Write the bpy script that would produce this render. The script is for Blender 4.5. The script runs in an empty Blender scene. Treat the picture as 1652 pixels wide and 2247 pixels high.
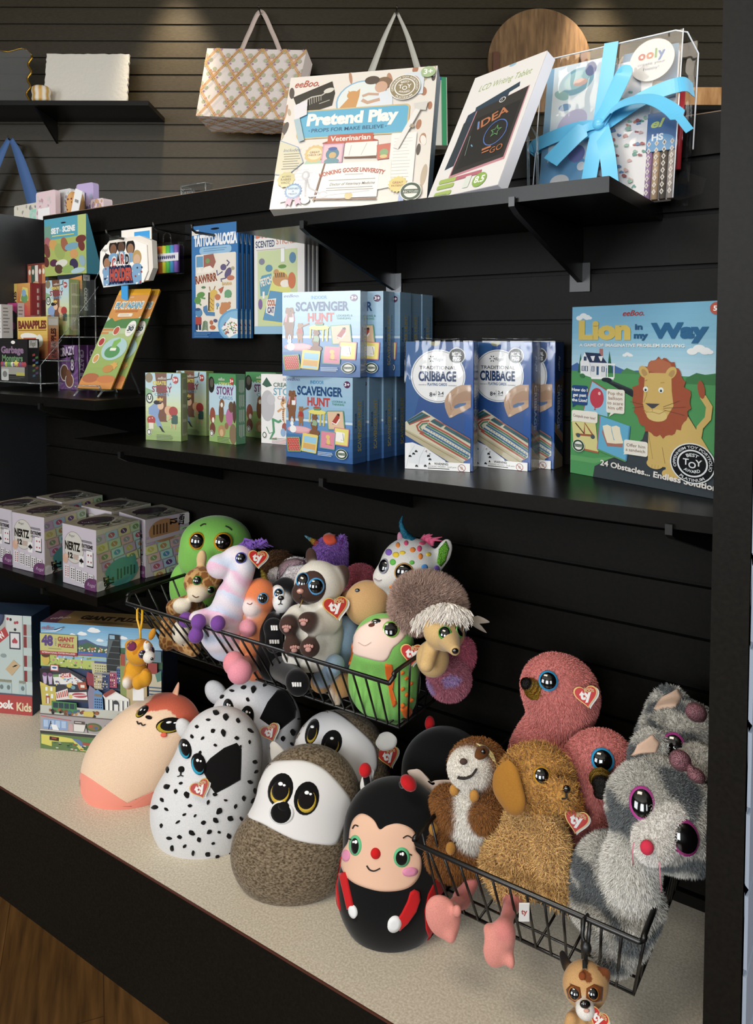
import bpy, math, random
import numpy as np
from mathutils import Vector, Matrix, Euler
random.seed(4); RNG = np.random.default_rng(4)
SC = bpy.context.scene; COL = SC.collection; PI = math.pi

# ------------------------------------------------------------------ camera
F, CY, YAW, PIT, ROL = 1660.1, 813.7, -0.59587, -0.039315, 0.0024658
H = 1.04                                        # eye height above the floor
_d = np.array([math.sin(YAW)*math.cos(PIT), math.cos(YAW)*math.cos(PIT), math.sin(PIT)])
_r = np.array([math.cos(YAW), -math.sin(YAW), 0.]); _u = np.cross(_r, _d)
_c, _s = math.cos(ROL), math.sin(ROL)
CAMR = np.array([_c*_r+_s*_u, -_s*_r+_c*_u, _d])
EYE = np.array([0., 0., H])
cam = bpy.data.cameras.new('camera'); camo = bpy.data.objects.new('camera', cam); COL.objects.link(camo)
R3 = Matrix((CAMR[0], CAMR[1], -CAMR[2])).transposed()
camo.matrix_world = Matrix.Translation(EYE) @ R3.to_4x4()
cam.sensor_fit = 'VERTICAL'; cam.sensor_height = 36; cam.lens = F/2247*36
cam.shift_y = -(1123.5-CY)/2247; cam.clip_start = .02; cam.clip_end = 50
SC.camera = camo

# ------------------------------------------------------------------ light
w = bpy.data.worlds.new('world'); SC.world = w; w.use_nodes = True
w.node_tree.nodes['Background'].inputs[0].default_value = (.80, .90, 1, 1)
w.node_tree.nodes['Background'].inputs[1].default_value = .05
def area(name, loc, aim, sx, sy, power, col):
    l = bpy.data.lights.new(name, 'AREA'); l.shape = 'RECTANGLE'; l.size = sx; l.size_y = sy; l.energy = power; l.color = col
    o = bpy.data.objects.new(name, l); COL.objects.link(o); o.location = loc
    o.rotation_euler = (Vector(aim)-Vector(loc)).to_track_quat('-Z', 'Y').to_euler(); return o
def spot(name, loc, aim, power, col, size, blend=.6, rad=.04):
    l = bpy.data.lights.new(name, 'SPOT'); l.energy = power; l.color = col; l.spot_size = math.radians(size); l.spot_blend = blend; l.shadow_soft_size = rad
    o = bpy.data.objects.new(name, l); COL.objects.link(o); o.location = loc
    o.rotation_euler = (Vector(aim)-Vector(loc)).to_track_quat('-Z', 'Y').to_euler(); return o
DAY = (.95, .98, 1.0); WARM = (1.0, .84, .62)
for x, y, sx, sy, pw in ((-1.9, -3.3, 1.5, 1.7, 78), (.55, -3.5, 1.3, 1.7, 78), (2.2, -2.4, .8, 1.4, 26)):     # shop windows behind the viewer
    area('window_light', (x, y, 1.75), (-.8, 1.0, .75), sx, sy, pw, DAY)
area('window_light', (3.3, 3.0, 1.7), (-1.8, 1.0, 1.2), 3.2, 1.9, 105, DAY)               # side window to the right
area('ceiling_panel_light', (-.75, -.55, 2.85), (-.75, -.1, .6), 1.2, .6, 26, (1, .88, .72))
SC.view_settings.view_transform = 'Standard'; SC.view_settings.look = 'None'
SC.view_settings.exposure = 0.22; SC.view_settings.gamma = 1.0; SC.view_settings.use_curve_mapping = False

# ------------------------------------------------------------------ helpers
def ink(c):                                       # printing ink is duller than a pure screen colour
    c = np.array(lin(c)); g = c @ [.25, .65, .1]; return tuple((g+(c-g)*.80)*.80)
def lin(c):
    if isinstance(c, str):
        c = c.lstrip('#'); c = [int(c[i:i+2], 16)/255 for i in (0, 2, 4)]
        return tuple(v/12.92 if v <= .04045 else ((v+.055)/1.055)**2.4 for v in c)
    return tuple(c[:3])
def ray(px, py):
    return CAMR.T @ np.array([(px-826)/F, -(py-CY)/F, 1.])
def on_y(px, py, Y):                              # the point seen there on the upright plane y = Y
    v = ray(px, py); return EYE+v*(Y/v[1])
def on_z(px, py, Z):                              # ... on the level plane z = Z
    v = ray(px, py); return EYE+v*((Z-H)/v[2])
def dep(p): return float((np.asarray(p)-EYE) @ CAMR[2])
def N(v): v = np.asarray(v, float); return v/np.linalg.norm(v)
AX = N([math.cos(YAW), -math.sin(YAW), 0]); AY = N([math.sin(YAW), math.cos(YAW), 0]); AZ = np.array([0, 0, 1.])

def mat(name, base=(.5, .5, .5), rough=.5, metal=0, attr=False, spec=.5, coat=0, sheen=0, noise=None, bump=None, emit=None, alpha=None, vary=0):
    m = bpy.data.materials.new(name); m.use_nodes = True; nt = m.node_tree; b = nt.nodes['Principled BSDF']
    b.inputs['Base Color'].default_value = (*lin(base), 1); b.inputs['Roughness'].default_value = rough
    b.inputs['Metallic'].default_value = metal; b.inputs['Specular IOR Level'].default_value = spec
    b.inputs['Coat Weight'].default_value = coat; b.inputs['Coat Roughness'].default_value = .08
    if sheen: b.inputs['Sheen Weight'].default_value = sheen; b.inputs['Sheen Roughness'].default_value = .4
    L = nt.links.new; src = None
    tc = nt.nodes.new('ShaderNodeTexCoord')
    if attr:
        a = nt.nodes.new('ShaderNodeAttribute'); a.attribute_name = 'Col'; src = a.outputs['Color']
    if noise:                                     # (scale, dark, light[, stretch])
        n = nt.nodes.new('ShaderNodeTexNoise'); n.inputs['Scale'].default_value = noise[0]; n.inputs['Detail'].default_value = 5
        mp = nt.nodes.new('ShaderNodeMapping'); mp.inputs['Scale'].default_value = noise[3] if len(noise) > 3 else (1, 1, 1)
        L(tc.outputs['Object'], mp.inputs[0]); L(mp.outputs[0], n.inputs['Vector'])
        r = nt.nodes.new('ShaderNodeValToRGB'); r.color_ramp.elements[0].position = .35; r.color_ramp.elements[1].position = .68
        r.color_ramp.elements[0].color = (*lin(noise[1]), 1); r.color_ramp.elements[1].color = (*lin(noise[2]), 1)
        L(n.outputs['Fac'], r.inputs[0])
        if src is None: src = r.outputs[0]
        else:
            mx = nt.nodes.new('ShaderNodeMix'); mx.data_type = 'RGBA'; mx.blend_type = 'MULTIPLY'; mx.inputs[0].default_value = 1
            L(src, mx.inputs[6]); L(r.outputs[0], mx.inputs[7]); src = mx.outputs[2]
    if src is not None: L(src, b.inputs['Base Color'])
    if bump:                                      # (scale, strength, distance)
        n = nt.nodes.new('ShaderNodeTexNoise'); n.inputs['Scale'].default_value = bump[0]; n.inputs['Detail'].default_value = 3
        L(tc.outputs['Object'], n.inputs['Vector'])
        u = nt.nodes.new('ShaderNodeBump'); u.inputs['Strength'].default_value = bump[1]; u.inputs['Distance'].default_value = bump[2]
        L(n.outputs['Fac'], u.inputs['Height']); L(u.outputs[0], b.inputs['Normal'])
        if coat: L(u.outputs[0], b.inputs['Coat Normal'])
    if emit: b.inputs['Emission Color'].default_value = (*lin(emit[0]), 1); b.inputs['Emission Strength'].default_value = emit[1]
    return m
def clear_mat(name, tint, refl, rough=.04, bump=None, milk=.0):
    m = bpy.data.materials.new(name); m.use_nodes = True; nt = m.node_tree; L = nt.links.new
    nt.nodes.remove(nt.nodes['Principled BSDF']); out = nt.nodes['Material Output']
    t = nt.nodes.new('ShaderNodeBsdfTransparent'); t.inputs[0].default_value = (*tint, 1)
    g = nt.nodes.new('ShaderNodeBsdfGlossy'); g.inputs['Roughness'].default_value = rough
    lw = nt.nodes.new('ShaderNodeLayerWeight'); lw.inputs[0].default_value = .25
    mr = nt.nodes.new('ShaderNodeMapRange'); mr.inputs[3].default_value = refl; mr.inputs[4].default_value = min(1, refl*5)
    mx = nt.nodes.new('ShaderNodeMixShader'); L(lw.outputs['Fresnel'], mr.inputs[0]); L(mr.outputs[0], mx.inputs[0])
    L(t.outputs[0], mx.inputs[1]); L(g.outputs[0], mx.inputs[2])
    if bump:
        tc = nt.nodes.new('ShaderNodeTexCoord'); n = nt.nodes.new('ShaderNodeTexNoise'); n.inputs['Scale'].default_value = bump[0]; n.inputs['Detail'].default_value = 2
        mp = nt.nodes.new('ShaderNodeMapping'); mp.inputs['Scale'].default_value = bump[3] if len(bump) > 3 else (1, 1, 1)
        L(tc.outputs['Object'], mp.inputs[0]); L(mp.outputs[0], n.inputs['Vector'])
        u = nt.nodes.new('ShaderNodeBump'); u.inputs['Strength'].default_value = bump[1]; u.inputs['Distance'].default_value = bump[2]
        L(n.outputs['Fac'], u.inputs['Height']); L(u.outputs[0], g.inputs['Normal'])
    last = mx
    if milk:
        df = nt.nodes.new('ShaderNodeBsdfDiffuse'); df.inputs[0].default_value = (.9, .93, .97, 1)
        m2 = nt.nodes.new('ShaderNodeMixShader'); m2.inputs[0].default_value = milk; L(mx.outputs[0], m2.inputs[1]); L(df.outputs[0], m2.inputs[2]); last = m2
    L(last.outputs[0], out.inputs[0]); return m
M = {}
M['card'] = mat('printed_card', rough=.42, attr=True)
M['gloss'] = mat('glossy_print', rough=.22, attr=True, coat=.35)
M['foil'] = mat('pebbled_glossy_print', rough=.28, attr=True, coat=.6, bump=(95, .22, .002))
M['linen'] = mat('laminated_print', rough=.3, attr=True, coat=.45, bump=(160, .08, .001))
M['plush'] = mat('plush_velour', rough=.95, attr=True, spec=.15, sheen=.25, noise=(1100, '#e4e4e4', '#ffffff'), bump=(1100, .2, .001))
M['fur'] = mat('plush_fur', rough=.85, attr=True, spec=.2, sheen=.15)
M['felt'] = mat('felt_patch', rough=.95, attr=True, spec=.15, sheen=.15, bump=(700, .15, .001))
M['heather'] = mat('heathered_velour', rough=.95, attr=True, spec=.1, sheen=.2, noise=(260, '#857c70', '#ffffff', (1, 1, 1.8)), bump=(500, .3, .001))
M['eye'] = mat('glossy_eye_plastic', rough=.08, attr=True, coat=1)
M['glitter'] = mat('glitter_fabric', rough=.3, metal=.55, attr=True, noise=(900, '#777777', '#ffffff'), bump=(900, .8, .002))
M['thread'] = mat('stitched_thread', rough=.8, attr=True)
M['laminate'] = mat('black_laminate', rough=.3, spec=.22, noise=(240, '#080706', '#0d0c0a'), bump=(260, .08, .0006))
M['slat'] = mat('black_slatwall', rough=.5, spec=.12, noise=(200, '#0b0a08', '#110f0c'), bump=(260, .1, .0006))
M['panel'] = mat('black_side_panel', rough=.4, spec=.14, noise=(240, '#0f0d0a', '#15130f'), bump=(300, .1, .0006))
M['slatfar'] = mat('dark_brown_slatwall', rough=.42, spec=.3, noise=(60, '#2b2518', '#362f20', (1, 1, 6)), bump=(180, .1, .001))
M['edge'] = mat('raw_board_edge', '#7a6552', rough=.8)
M['deck'] = mat('speckled_cream_laminate', rough=.5, noise=(330, '#b9ae9a', '#d8cfbd'))
M['wire'] = mat('black_coated_wire', '#0b0b0b', rough=.35, spec=.6)
M['steel'] = mat('chrome_plate', '#b9bcc0', rough=.22, metal=1)
M['wood'] = mat('board_wood', rough=.5, noise=(9, '#5c4124', '#80613c', (7, 7, 1)))
M['woodlt'] = mat('pale_board_wood', rough=.5, noise=(8, '#a9743f', '#d0a068', (6, 1, 1)))
M['wooddk'] = mat('dark_wood_handle', '#5a3420', rough=.5)
M['ribbon'] = mat('blue_satin_ribbon', '#66c2ea', rough=.32, sheen=.4)
M['clear'] = clear_mat('clear_plastic_film', (.98, .985, .99), .04, .07, bump=(26, .5, .01, (1, 1, .35)))
M['bag'] = clear_mat('clear_vinyl_bag', (.98, .985, .99), .025, .06, bump=(22, .5, .01, (1, 1, .4)))
M['acrylic'] = clear_mat('clear_acrylic', (.97, .98, .98), .06, .02)
M['acedge'] = clear_mat('clear_acrylic_edge', (.78, .82, .80), .10, .1, milk=.07)
M['glass'] = clear_mat('smoky_glass', (.8, .8, .78), .10, .05, milk=.05)
M['white'] = mat('white_glaze', '#d8d2c6', rough=.45, bump=(70, .5, .004))
M['gold'] = mat('gold_trim', '#c79a3a', rough=.28, metal=1)
M['plain'] = mat('coloured_plastic', rough=.4, attr=True)
M['cloth'] = mat('woven_cotton', rough=.9, attr=True, bump=(500, .2, .001))
M['panel2'] = mat('satin_black_panel', rough=.5, spec=.9, noise=(240, '#15171a', '#1c1e22'), bump=(300, .1, .0006))
M['sideslat'] = mat('pale_grey_slats', '#8d97a6', rough=.35)
M['wall'] = mat('painted_wall', '#b8b4aa', rough=.8)

def addm(o, mats):
    for m in (mats if isinstance(mats, (list, tuple)) else [mats]): o.data.materials.append(M[m] if isinstance(m, str) else m)
class MB:
    """collects shapes and links them as ONE mesh object; every vertex carries the current colour"""
    def __init__(s, col='#808080'): s.V = []; s.F = []; s.C = []; s.MI = []; s.SM = []; s.col = col; s.m = 0; s.smooth = False
    def add(s, V, Fs, cols=None, smooth=None):
        n = len(s.V); s.V += [tuple(map(float, v)) for v in V]
        if cols is None: s.C += [lin(s.col)]*len(V)
        else: s.C += [lin(c) for c in cols]
        sm = s.smooth if smooth is None else smooth
        for f in Fs: s.F.append(tuple(int(i)+n for i in f)); s.MI.append(s.m); s.SM.append(sm)
        return s
    def box(s, x0, y0, z0, x1, y1, z1, ch=0):
        V = [(x, y, z) for x in (x0, x1) for y in (y0, y1) for z in (z0, z1)]
        return s.add(V, [(0, 1, 3, 2), (4, 6, 7, 5), (0, 4, 5, 1), (2, 3, 7, 6), (0, 2, 6, 4), (1, 5, 7, 3)])
    def obox(s, c, ex, ey, ez, hx, hy, hz):
        c, ex, ey, ez = map(np.asarray, (c, ex, ey, ez))
        V = [c+ex*a*hx+ey*b*hy+ez*d*hz for a in (-1, 1) for b in (-1, 1) for d in (-1, 1)]
        return s.add(V, [(0, 1, 3, 2), (4, 6, 7, 5), (0, 4, 5, 1), (2, 3, 7, 6), (0, 2, 6, 4), (1, 5, 7, 3)])
    def tube(s, pts, r, n=8, closed=False, cap=True, flat=1.0):
        P = [np.asarray(p, float) for p in pts]; m = len(P); rs = r if isinstance(r, (list, tuple)) else [r]*m
        V = []; up = None
        for i in range(m):
            a = P[(i-1) % m] if (closed or i > 0) else P[i]; b = P[(i+1) % m] if (closed or i < m-1) else P[i]
            t = N(b-a)
            if up is None: up = N(np.cross(t, [0.31, .2, .93]) if abs(t[2]) < .9 else np.cross(t, [1, 0.1, 0]))
            up = up-t*(up@t); up = N(up); q = np.cross(t, up)
            V += [P[i]+rs[i]*(math.cos(2*PI*k/n)*up+flat*math.sin(2*PI*k/n)*q) for k in range(n)]
        Fs = []
        for i in range(m if closed else m-1):
            j = (i+1) % m
            Fs += [(i*n+k, i*n+(k+1) % n, j*n+(k+1) % n, j*n+k) for k in range(n)]
        if cap and not closed: Fs += [tuple(range(n-1, -1, -1)), tuple(range((m-1)*n, m*n))]
        return s.add(V, Fs, smooth=True)
    def lathe(s, prof, c=(0, 0, 0), n=32, B=None, cols=None, sx=1, sy=1):
        B = np.eye(3) if B is None else np.asarray(B); c = np.asarray(c, float); V = []; Cc = []
        for i, (r, z) in enumerate(prof):
            for k in range(n):
                a = 2*PI*k/n; V.append(c+B[0]*r*math.cos(a)*sx+B[1]*r*math.sin(a)*sy+B[2]*z); Cc.append(cols[i] if cols else s.col)
        Fs = [(i*n+k, i*n+(k+1) % n, (i+1)*n+(k+1) % n, (i+1)*n+k) for i in range(len(prof)-1) for k in range(n)]
        if prof[0][0] > 1e-6: Fs.append(tuple(range(n-1, -1, -1)))
        if prof[-1][0] > 1e-6: Fs.append(tuple(range((len(prof)-1)*n, len(prof)*n)))
        return s.add(V, Fs, Cc, smooth=True)
    def ell(s, c, r, B=None, n=20, m=12):
        pr = [(math.sin(PI*i/m), -math.cos(PI*i/m)) for i in range(m+1)]
        B = np.eye(3) if B is None else np.asarray(B)
        r = (r, r, r) if not hasattr(r, '__len__') else r
        B2 = [B[0]*r[0], B[1]*r[1], B[2]*r[2]]
        return s.lathe([(max(a, 1e-5), b) for a, b in pr], c, n, B2)
    def prism(s, poly, O, ex, ey, h0, h1, smooth=False):
        O, ex, ey = map(lambda v: np.asarray(v, float), (O, ex, ey)); n = np.cross(ex, ey); k = len(poly)
        V = [O+ex*p[0]+ey*p[1]+n*h0 for p in poly]+[O+ex*p[0]+ey*p[1]+n*h1 for p in poly]
        Fs = [tuple(range(k-1, -1, -1)), tuple(range(k, 2*k))]+[(i, (i+1) % k, k+(i+1) % k, k+i) for i in range(k)]
        return s.add(V, Fs)
    def art(s, A, O, ex, ey, eps=.000022, lift=.00012):
        O, ex, ey = map(lambda v: np.asarray(v, float), (O, ex, ey)); n = N(np.cross(ex, ey))
        for i, (P, Fs, c) in enumerate(A.items):
            s.add([O+ex*p[0]+ey*p[1]+n*(lift+eps*i) for p in P], Fs, [ink(c)]*len(P), smooth=False)
        return s
    def arr(s, V, Fs, Cc, smooth=True):
        n = len(s.V); s.V += list(map(tuple, np.asarray(V).tolist())); s.C += list(map(tuple, np.asarray(Cc).tolist()))
        Fs = (np.asarray(Fs)+n).tolist(); s.F += list(map(tuple, Fs)); s.MI += [s.m]*len(Fs); s.SM += [smooth]*len(Fs); return s
    def mesh(s, name):
        me = bpy.data.meshes.new(name); me.from_pydata(s.V, [], s.F)
        me.polygons.foreach_set('material_index', s.MI); me.polygons.foreach_set('use_smooth', s.SM)
        a = me.color_attributes.new('Col', 'FLOAT_COLOR', 'POINT')
        c = np.ones((len(s.V), 4), np.float32); c[:, :3] = np.asarray(s.C, np.float32).reshape(-1, 3); a.data.foreach_set('color', c.ravel()); me.update(); return me
    def build(s, name, mats, parent=None, label=None, loc=None):
        o = bpy.data.objects.new(name, s.mesh(name)); COL.objects.link(o); addm(o, mats)
        if parent is not None: o.parent = parent
        if label: o['label'] = label
        if loc is not None: o.location = loc
        return o
def tag(o, label, cat, group=None):
    o['label'] = label; o['category'] = cat
    if group: o['group'] = group
    return o
def struct(o): o['kind'] = 'structure'; return o
def thing(name, label, cat, loc=(0, 0, 0), rz=0, rx=0, ry=0, group=None):
    o = bpy.data.objects.new(name, None); COL.objects.link(o); o.empty_display_size = .02
    o.location = tuple(map(float, loc)); o.rotation_euler = (rx, ry, rz); return tag(o, label, cat, group)
def dup(root, loc, rz=None, label=None, group=None, rx=None):
    r = root.copy(); COL.objects.link(r); r.location = tuple(map(float, loc))
    e = list(root.rotation_euler); 
    if rz is not None: e[2] = rz
    if rx is not None: e[0] = rx
    r.rotation_euler = e
    if label: r['label'] = label
    if group: r['group'] = group
    for ch in list(root.children):
        c = ch.copy(); COL.objects.link(c); c.parent = r
        for g in ch.children:
            d = g.copy(); COL.objects.link(d); d.parent = c
    return r

# ------------------------------------------------------------------ flat print: shapes and lettering that become faces on a box
_TX = {}
def glyphs(s, bold=0, shear=0):
    k = (s, bold, shear)
    if k not in _TX:
        cu = bpy.data.curves.new('t', 'FONT'); cu.body = s; cu.resolution_u = 3; cu.offset = bold; cu.shear = shear; cu.fill_mode = 'FRONT'
        o = bpy.data.objects.new('t', cu); COL.objects.link(o)
        dg = bpy.context.evaluated_depsgraph_get(); me = bpy.data.meshes.new_from_object(o.evaluated_get(dg))
        me.calc_loop_triangles()
        V = np.zeros(len(me.vertices)*3); me.vertices.foreach_get('co', V); V = V.reshape(-1, 3)[:, :2]
        T = [tuple(t.vertices) for t in me.loop_triangles]
        # keep all triangles facing up
        T = [t if np.cross(V[t[1]]-V[t[0]], V[t[2]]-V[t[0]]) >= 0 else t[::-1] for t in T]
        bpy.data.objects.remove(o); bpy.data.curves.remove(cu); bpy.data.meshes.remove(me)
        if len(V): V = V-np.array([V[:, 0].min(), 0])
        _TX[k] = (V, T)
    return _TX[k]
def ellpts(cx, cy, rx, ry=None, rot=0, n=28, a0=0, a1=2*PI):
    ry = rx if ry is None else ry; c, s = math.cos(rot), math.sin(rot); full = abs(a1-a0-2*PI) < 1e-6
    A = [a0+(a1-a0)*i/(n if full else n-1) for i in range(n)]
    return [(cx+rx*math.cos(a)*c-ry*math.sin(a)*s, cy+rx*math.cos(a)*s+ry*math.sin(a)*c) for a in A]
class Art:
    """a printed face w x h (cm); items are painted in order"""
    def __init__(s, w, h, bg=None, clip=True, u=.01): s.w, s.h, s.items, s.clip, s.u = w, h, [], clip, u; (bg and s.rect(0, 0, w, h, bg))
    def _clip(s, P):
        for ax, lim, sg in ((0, 0, 1), (0, s.w, -1), (1, 0, 1), (1, s.h, -1)):
            Q = []
            for i in range(len(P)):
                a, b = P[i-1], P[i]; da, db = sg*(a[ax]-lim), sg*(b[ax]-lim)
                if (da >= 0) != (db >= 0): t = da/(da-db); Q.append((a[0]+t*(b[0]-a[0]), a[1]+t*(b[1]-a[1])))
                if db >= 0: Q.append(b)
            P = Q
            if not P: break
        return P
    def poly(s, P, c):
        P = [tuple(p) for p in P]
        if s.clip and any(p[0] < 0 or p[0] > s.w or p[1] < 0 or p[1] > s.h for p in P): P = s._clip(P)
        if len(P) < 3: return s
        ar = sum(P[i-1][0]*P[i][1]-P[i][0]*P[i-1][1] for i in range(len(P)))
        if ar < 0: P = P[::-1]
        s.items.append(([(x*s.u, y*s.u) for x, y in P], [tuple(range(len(P)))], c)); return s
    def rect(s, x, y, w, h, c, rot=0):
        P = [(0, 0), (w, 0), (w, h), (0, h)]; a, b = math.cos(rot), math.sin(rot)
        return s.poly([(x+p*a-q*b, y+p*b+q*a) for p, q in P], c)
    def rrect(s, x, y, w, h, c, r=.3, rot=0):
        P = []
        for cx, cy, a0 in ((w-r, r, -PI/2), (w-r, h-r, 0), (r, h-r, PI/2), (r, r, PI)):
            P += [(cx+r*math.cos(a0+PI/2*i/4), cy+r*math.sin(a0+PI/2*i/4)) for i in range(5)]
        a, b = math.cos(rot), math.sin(rot); return s.poly([(x+p*a-q*b, y+p*b+q*a) for p, q in P], c)
    def ell(s, cx, cy, rx, ry, c, rot=0, n=24): return s.poly(ellpts(cx, cy, rx, ry, rot, n), c)
    def circ(s, cx, cy, r, c, n=28): return s.ell(cx, cy, r, r, c, 0, n)
    def star(s, cx, cy, r1, r2, n, c, rot=0):
        return s.poly([(cx+(r1 if i % 2 == 0 else r2)*math.cos(rot+PI*i/n), cy+(r1 if i % 2 == 0 else r2)*math.sin(rot+PI*i/n)) for i in range(2*n)], c)
    def line(s, P, wd, c):
        L, R = [], []
        for i, p in enumerate(P):
            a = P[max(i-1, 0)]; b = P[min(i+1, len(P)-1)]; d = math.hypot(b[0]-a[0], b[1]-a[1]) or 1
            nx, ny = -(b[1]-a[1])/d*wd/2, (b[0]-a[0])/d*wd/2; L.append((p[0]+nx, p[1]+ny)); R.append((p[0]-nx, p[1]-ny))
        for i in range(len(P)-1): s.poly([L[i], L[i+1], R[i+1], R[i]], c)
        return s
    def text(s, t, x, y, h, c, w=None, al='l', rot=0, bold=0, shear=0, arc=None):
        V, T = glyphs(t, bold, shear)
        if not len(V): return s
        k = h/.70; kx = k; wd = V[:, 0].max()
        if w: kx = w/wd
        W = wd*kx; X = V[:, 0]*kx-(W/2 if al == 'c' else W if al == 'r' else 0); Y = V[:, 1]*k
        if arc:                                   # bend the line round a circle of that radius (negative: bowl)
            a = X/arc; X, Y = (arc+Y)*np.sin(a), (arc+Y)*np.cos(a)-arc
        ca, sa = math.cos(rot), math.sin(rot); P = np.stack([x+X*ca-Y*sa, y+X*sa+Y*ca], 1)
        if s.clip and (P[:, 0].min() < 0 or P[:, 0].max() > s.w or P[:, 1].min() < 0 or P[:, 1].max() > s.h):
            T = [q for q in T if all(0 <= P[i][0] <= s.w and 0 <= P[i][1] <= s.h for i in q)]
        if T: s.items.append(((P*s.u).tolist(), T, c))
        return s
    def lines(s, x, y, w, n, dy, c, wd=.05, jit=.3):
        for i in range(n): s.rect(x, y-i*dy, w*(1-jit*random.random()), wd, c)
        return s
def game_box(w, d, h, cols, arts, mats='gloss', name='game_box'):
    """box mesh: front-left-bottom corner at the origin, front facing -y; sizes in m; cols: body colour; arts: face -> Art"""
    b = MB(cols); e = .0008
    X, Y, Z = [0, e, w-e, w], [0, e, d-e, d], [0, e, h-e, h]
    b.add([(X[i], Y[j], Z[k]) for i, j, k in ((1, 0, 1), (2, 0, 1), (2, 0, 2), (1, 0, 2), (1, 3, 1), (2, 3, 1), (2, 3, 2), (1, 3, 2),
        (0, 1, 1), (0, 2, 1), (0, 2, 2), (0, 1, 2), (3, 1, 1), (3, 2, 1), (3, 2, 2), (3, 1, 2), (1, 1, 0), (2, 1, 0), (2, 2, 0), (1, 2, 0), (1, 1, 3), (2, 1, 3), (2, 2, 3), (1, 2, 3))],
        [(0, 1, 2, 3), (5, 4, 7, 6), (9, 8, 11, 10), (12, 13, 14, 15), (19, 18, 17, 16), (20, 21, 22, 23),
         (1, 12, 15, 2), (8, 0, 3, 11), (13, 5, 6, 14), (4, 9, 10, 7), (3, 2, 21, 20), (6, 7, 23, 22), (15, 14, 22, 21), (10, 11, 20, 23),
         (16, 17, 1, 0), (18, 19, 4, 5), (17, 18, 13, 12), (19, 16, 8, 9),
         (2, 15, 21), (3, 20, 11), (14, 6, 22), (7, 10, 23), (1, 17, 12), (0, 8, 16), (13, 18, 5), (4, 19, 9)])
    FR = {'front': ((0, 0, 0), (1, 0, 0), (0, 0, 1)), 'right': ((w, 0, 0), (0, 1, 0), (0, 0, 1)), 'left': ((0, d, 0), (0, -1, 0), (0, 0, 1)), 'top': ((0, 0, h), (1, 0, 0), (0, 1, 0)), 'back': ((w, d, 0), (-1, 0, 0), (0, 0, 1))}
    for k, A in arts.items(): b.art(A, *FR[k])
    return b
# ================================================================== the room
XL, XR, YW, YF = -1.828, -.131, 1.151, .745      # display unit: inside left, inside right, slat face, deck front
ZB, ZM, ZT, ZL, ZN = .212, .846, 1.235, .924, .541   # deck and shelf tops
def planks():
    m = mat('wood_plank_floor', rough=.42); nt = m.node_tree; L = nt.links.new; b = nt.nodes['Principled BSDF']
    tc = nt.nodes.new('ShaderNodeTexCoord'); mp = nt.nodes.new('ShaderNodeMapping'); mp.inputs['Rotation'].default_value = (0, 0, .62)
    br = nt.nodes.new('ShaderNodeTexBrick'); br.inputs['Scale'].default_value = 1; br.inputs['Brick Width'].default_value = 1.2; br.inputs['Row Height'].default_value = .16
    br.inputs['Mortar Size'].default_value = .0008; br.inputs['Color1'].default_value = (*lin('#5f411e'), 1); br.inputs['Color2'].default_value = (*lin('#6a4a26'), 1); br.inputs['Mortar'].default_value = (*lin('#442d15'), 1)
    n = nt.nodes.new('ShaderNodeTexNoise'); n.inputs['Scale'].default_value = 6; n.inputs['Detail'].default_value = 6
    m2 = nt.nodes.new('ShaderNodeMapping'); m2.inputs['Scale'].default_value = (1.2, 14, 1)
    r = nt.nodes.new('ShaderNodeValToRGB'); r.color_ramp.elements[0].position = .3; r.color_ramp.elements[1].position = .75
    r.color_ramp.elements[0].color = (.32, .3, .26, 1); r.color_ramp.elements[1].color = (1, 1, 1, 1)
    mx = nt.nodes.new('ShaderNodeMix'); mx.data_type = 'RGBA'; mx.blend_type = 'MULTIPLY'; mx.inputs[0].default_value = 1
    L(tc.outputs['Object'], mp.inputs[0]); L(mp.outputs[0], br.inputs[0]); L(mp.outputs[0], m2.inputs[0]); L(m2.outputs[0], n.inputs['Vector'])
    L(n.outputs['Fac'], r.inputs[0]); L(br.outputs['Color'], mx.inputs[6]); L(r.outputs[0], mx.inputs[7]); L(mx.outputs[2], b.inputs['Base Color']); return m
M['planks'] = planks()
struct(MB().box(-5, -4, -.05, 5, 5, 0).build('floor', 'planks'))
def slat_profile(z0, z1, first, pitch, gap, depth):
    """outline (offset from the face, z) of a slatwall with horizontal grooves"""
    P = [(0, z0)]; g = first
    while g-pitch > z0+.02: g -= pitch
    while g < z1-.015:
        if g > z0+.015: P += [(0, g-gap/2), (.002, g-gap/2+.0006), (depth, g-gap/2+.0006), (depth, g+gap/2+.004), (.004, g+gap/2+.004), (.004, g+gap/2), (0, g+gap/2-.0004)]
        g += pitch
    return P+[(0, z1)]
def slat_wall(b, x0, x1, y, thick, prof, O=(0, 0, 0), ex=(1, 0, 0), ey=(0, 1, 0)):
    O, ex, ey = map(np.asarray, (O, ex, ey)); P = prof+[(thick, prof[-1][1]), (thick, prof[0][1])]; k = len(P)
    V = [O+ex*x+ey*(y+o)+AZ*z for x in (x0, x1) for o, z in P]
    b.add(V, [(i, (i+1) % k, k+(i+1) % k, k+i) for i in range(k)]+[tuple(range(k-1, -1, -1)), tuple(range(k, 2*k))])
b = MB(); FD = 3.553
slat_wall(b, -3.4, 3.4, FD, .03, slat_profile(0, 2.95, 2.573, .0762, .009, .012), ex=AX, ey=AY)
struct(b.build('wall_back', 'slatfar'))
b = MB(); b.obox(AX*0+AZ*3.0, AX, AY, AZ, 3.9, 4.2, .05); struct(b.build('ceiling', 'wall'))
for i, x in enumerate((-.93, 1.0, -2.2)):                            # recessed spotlights that wash the far wall
    p = AX*x+AY*(FD-.22)+AZ*2.9
    spot('recessed_spot', p, AX*(x+.02)+AY*(FD-.02)+AZ*2.1, 130, WARM, 46, 1.0)
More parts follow.
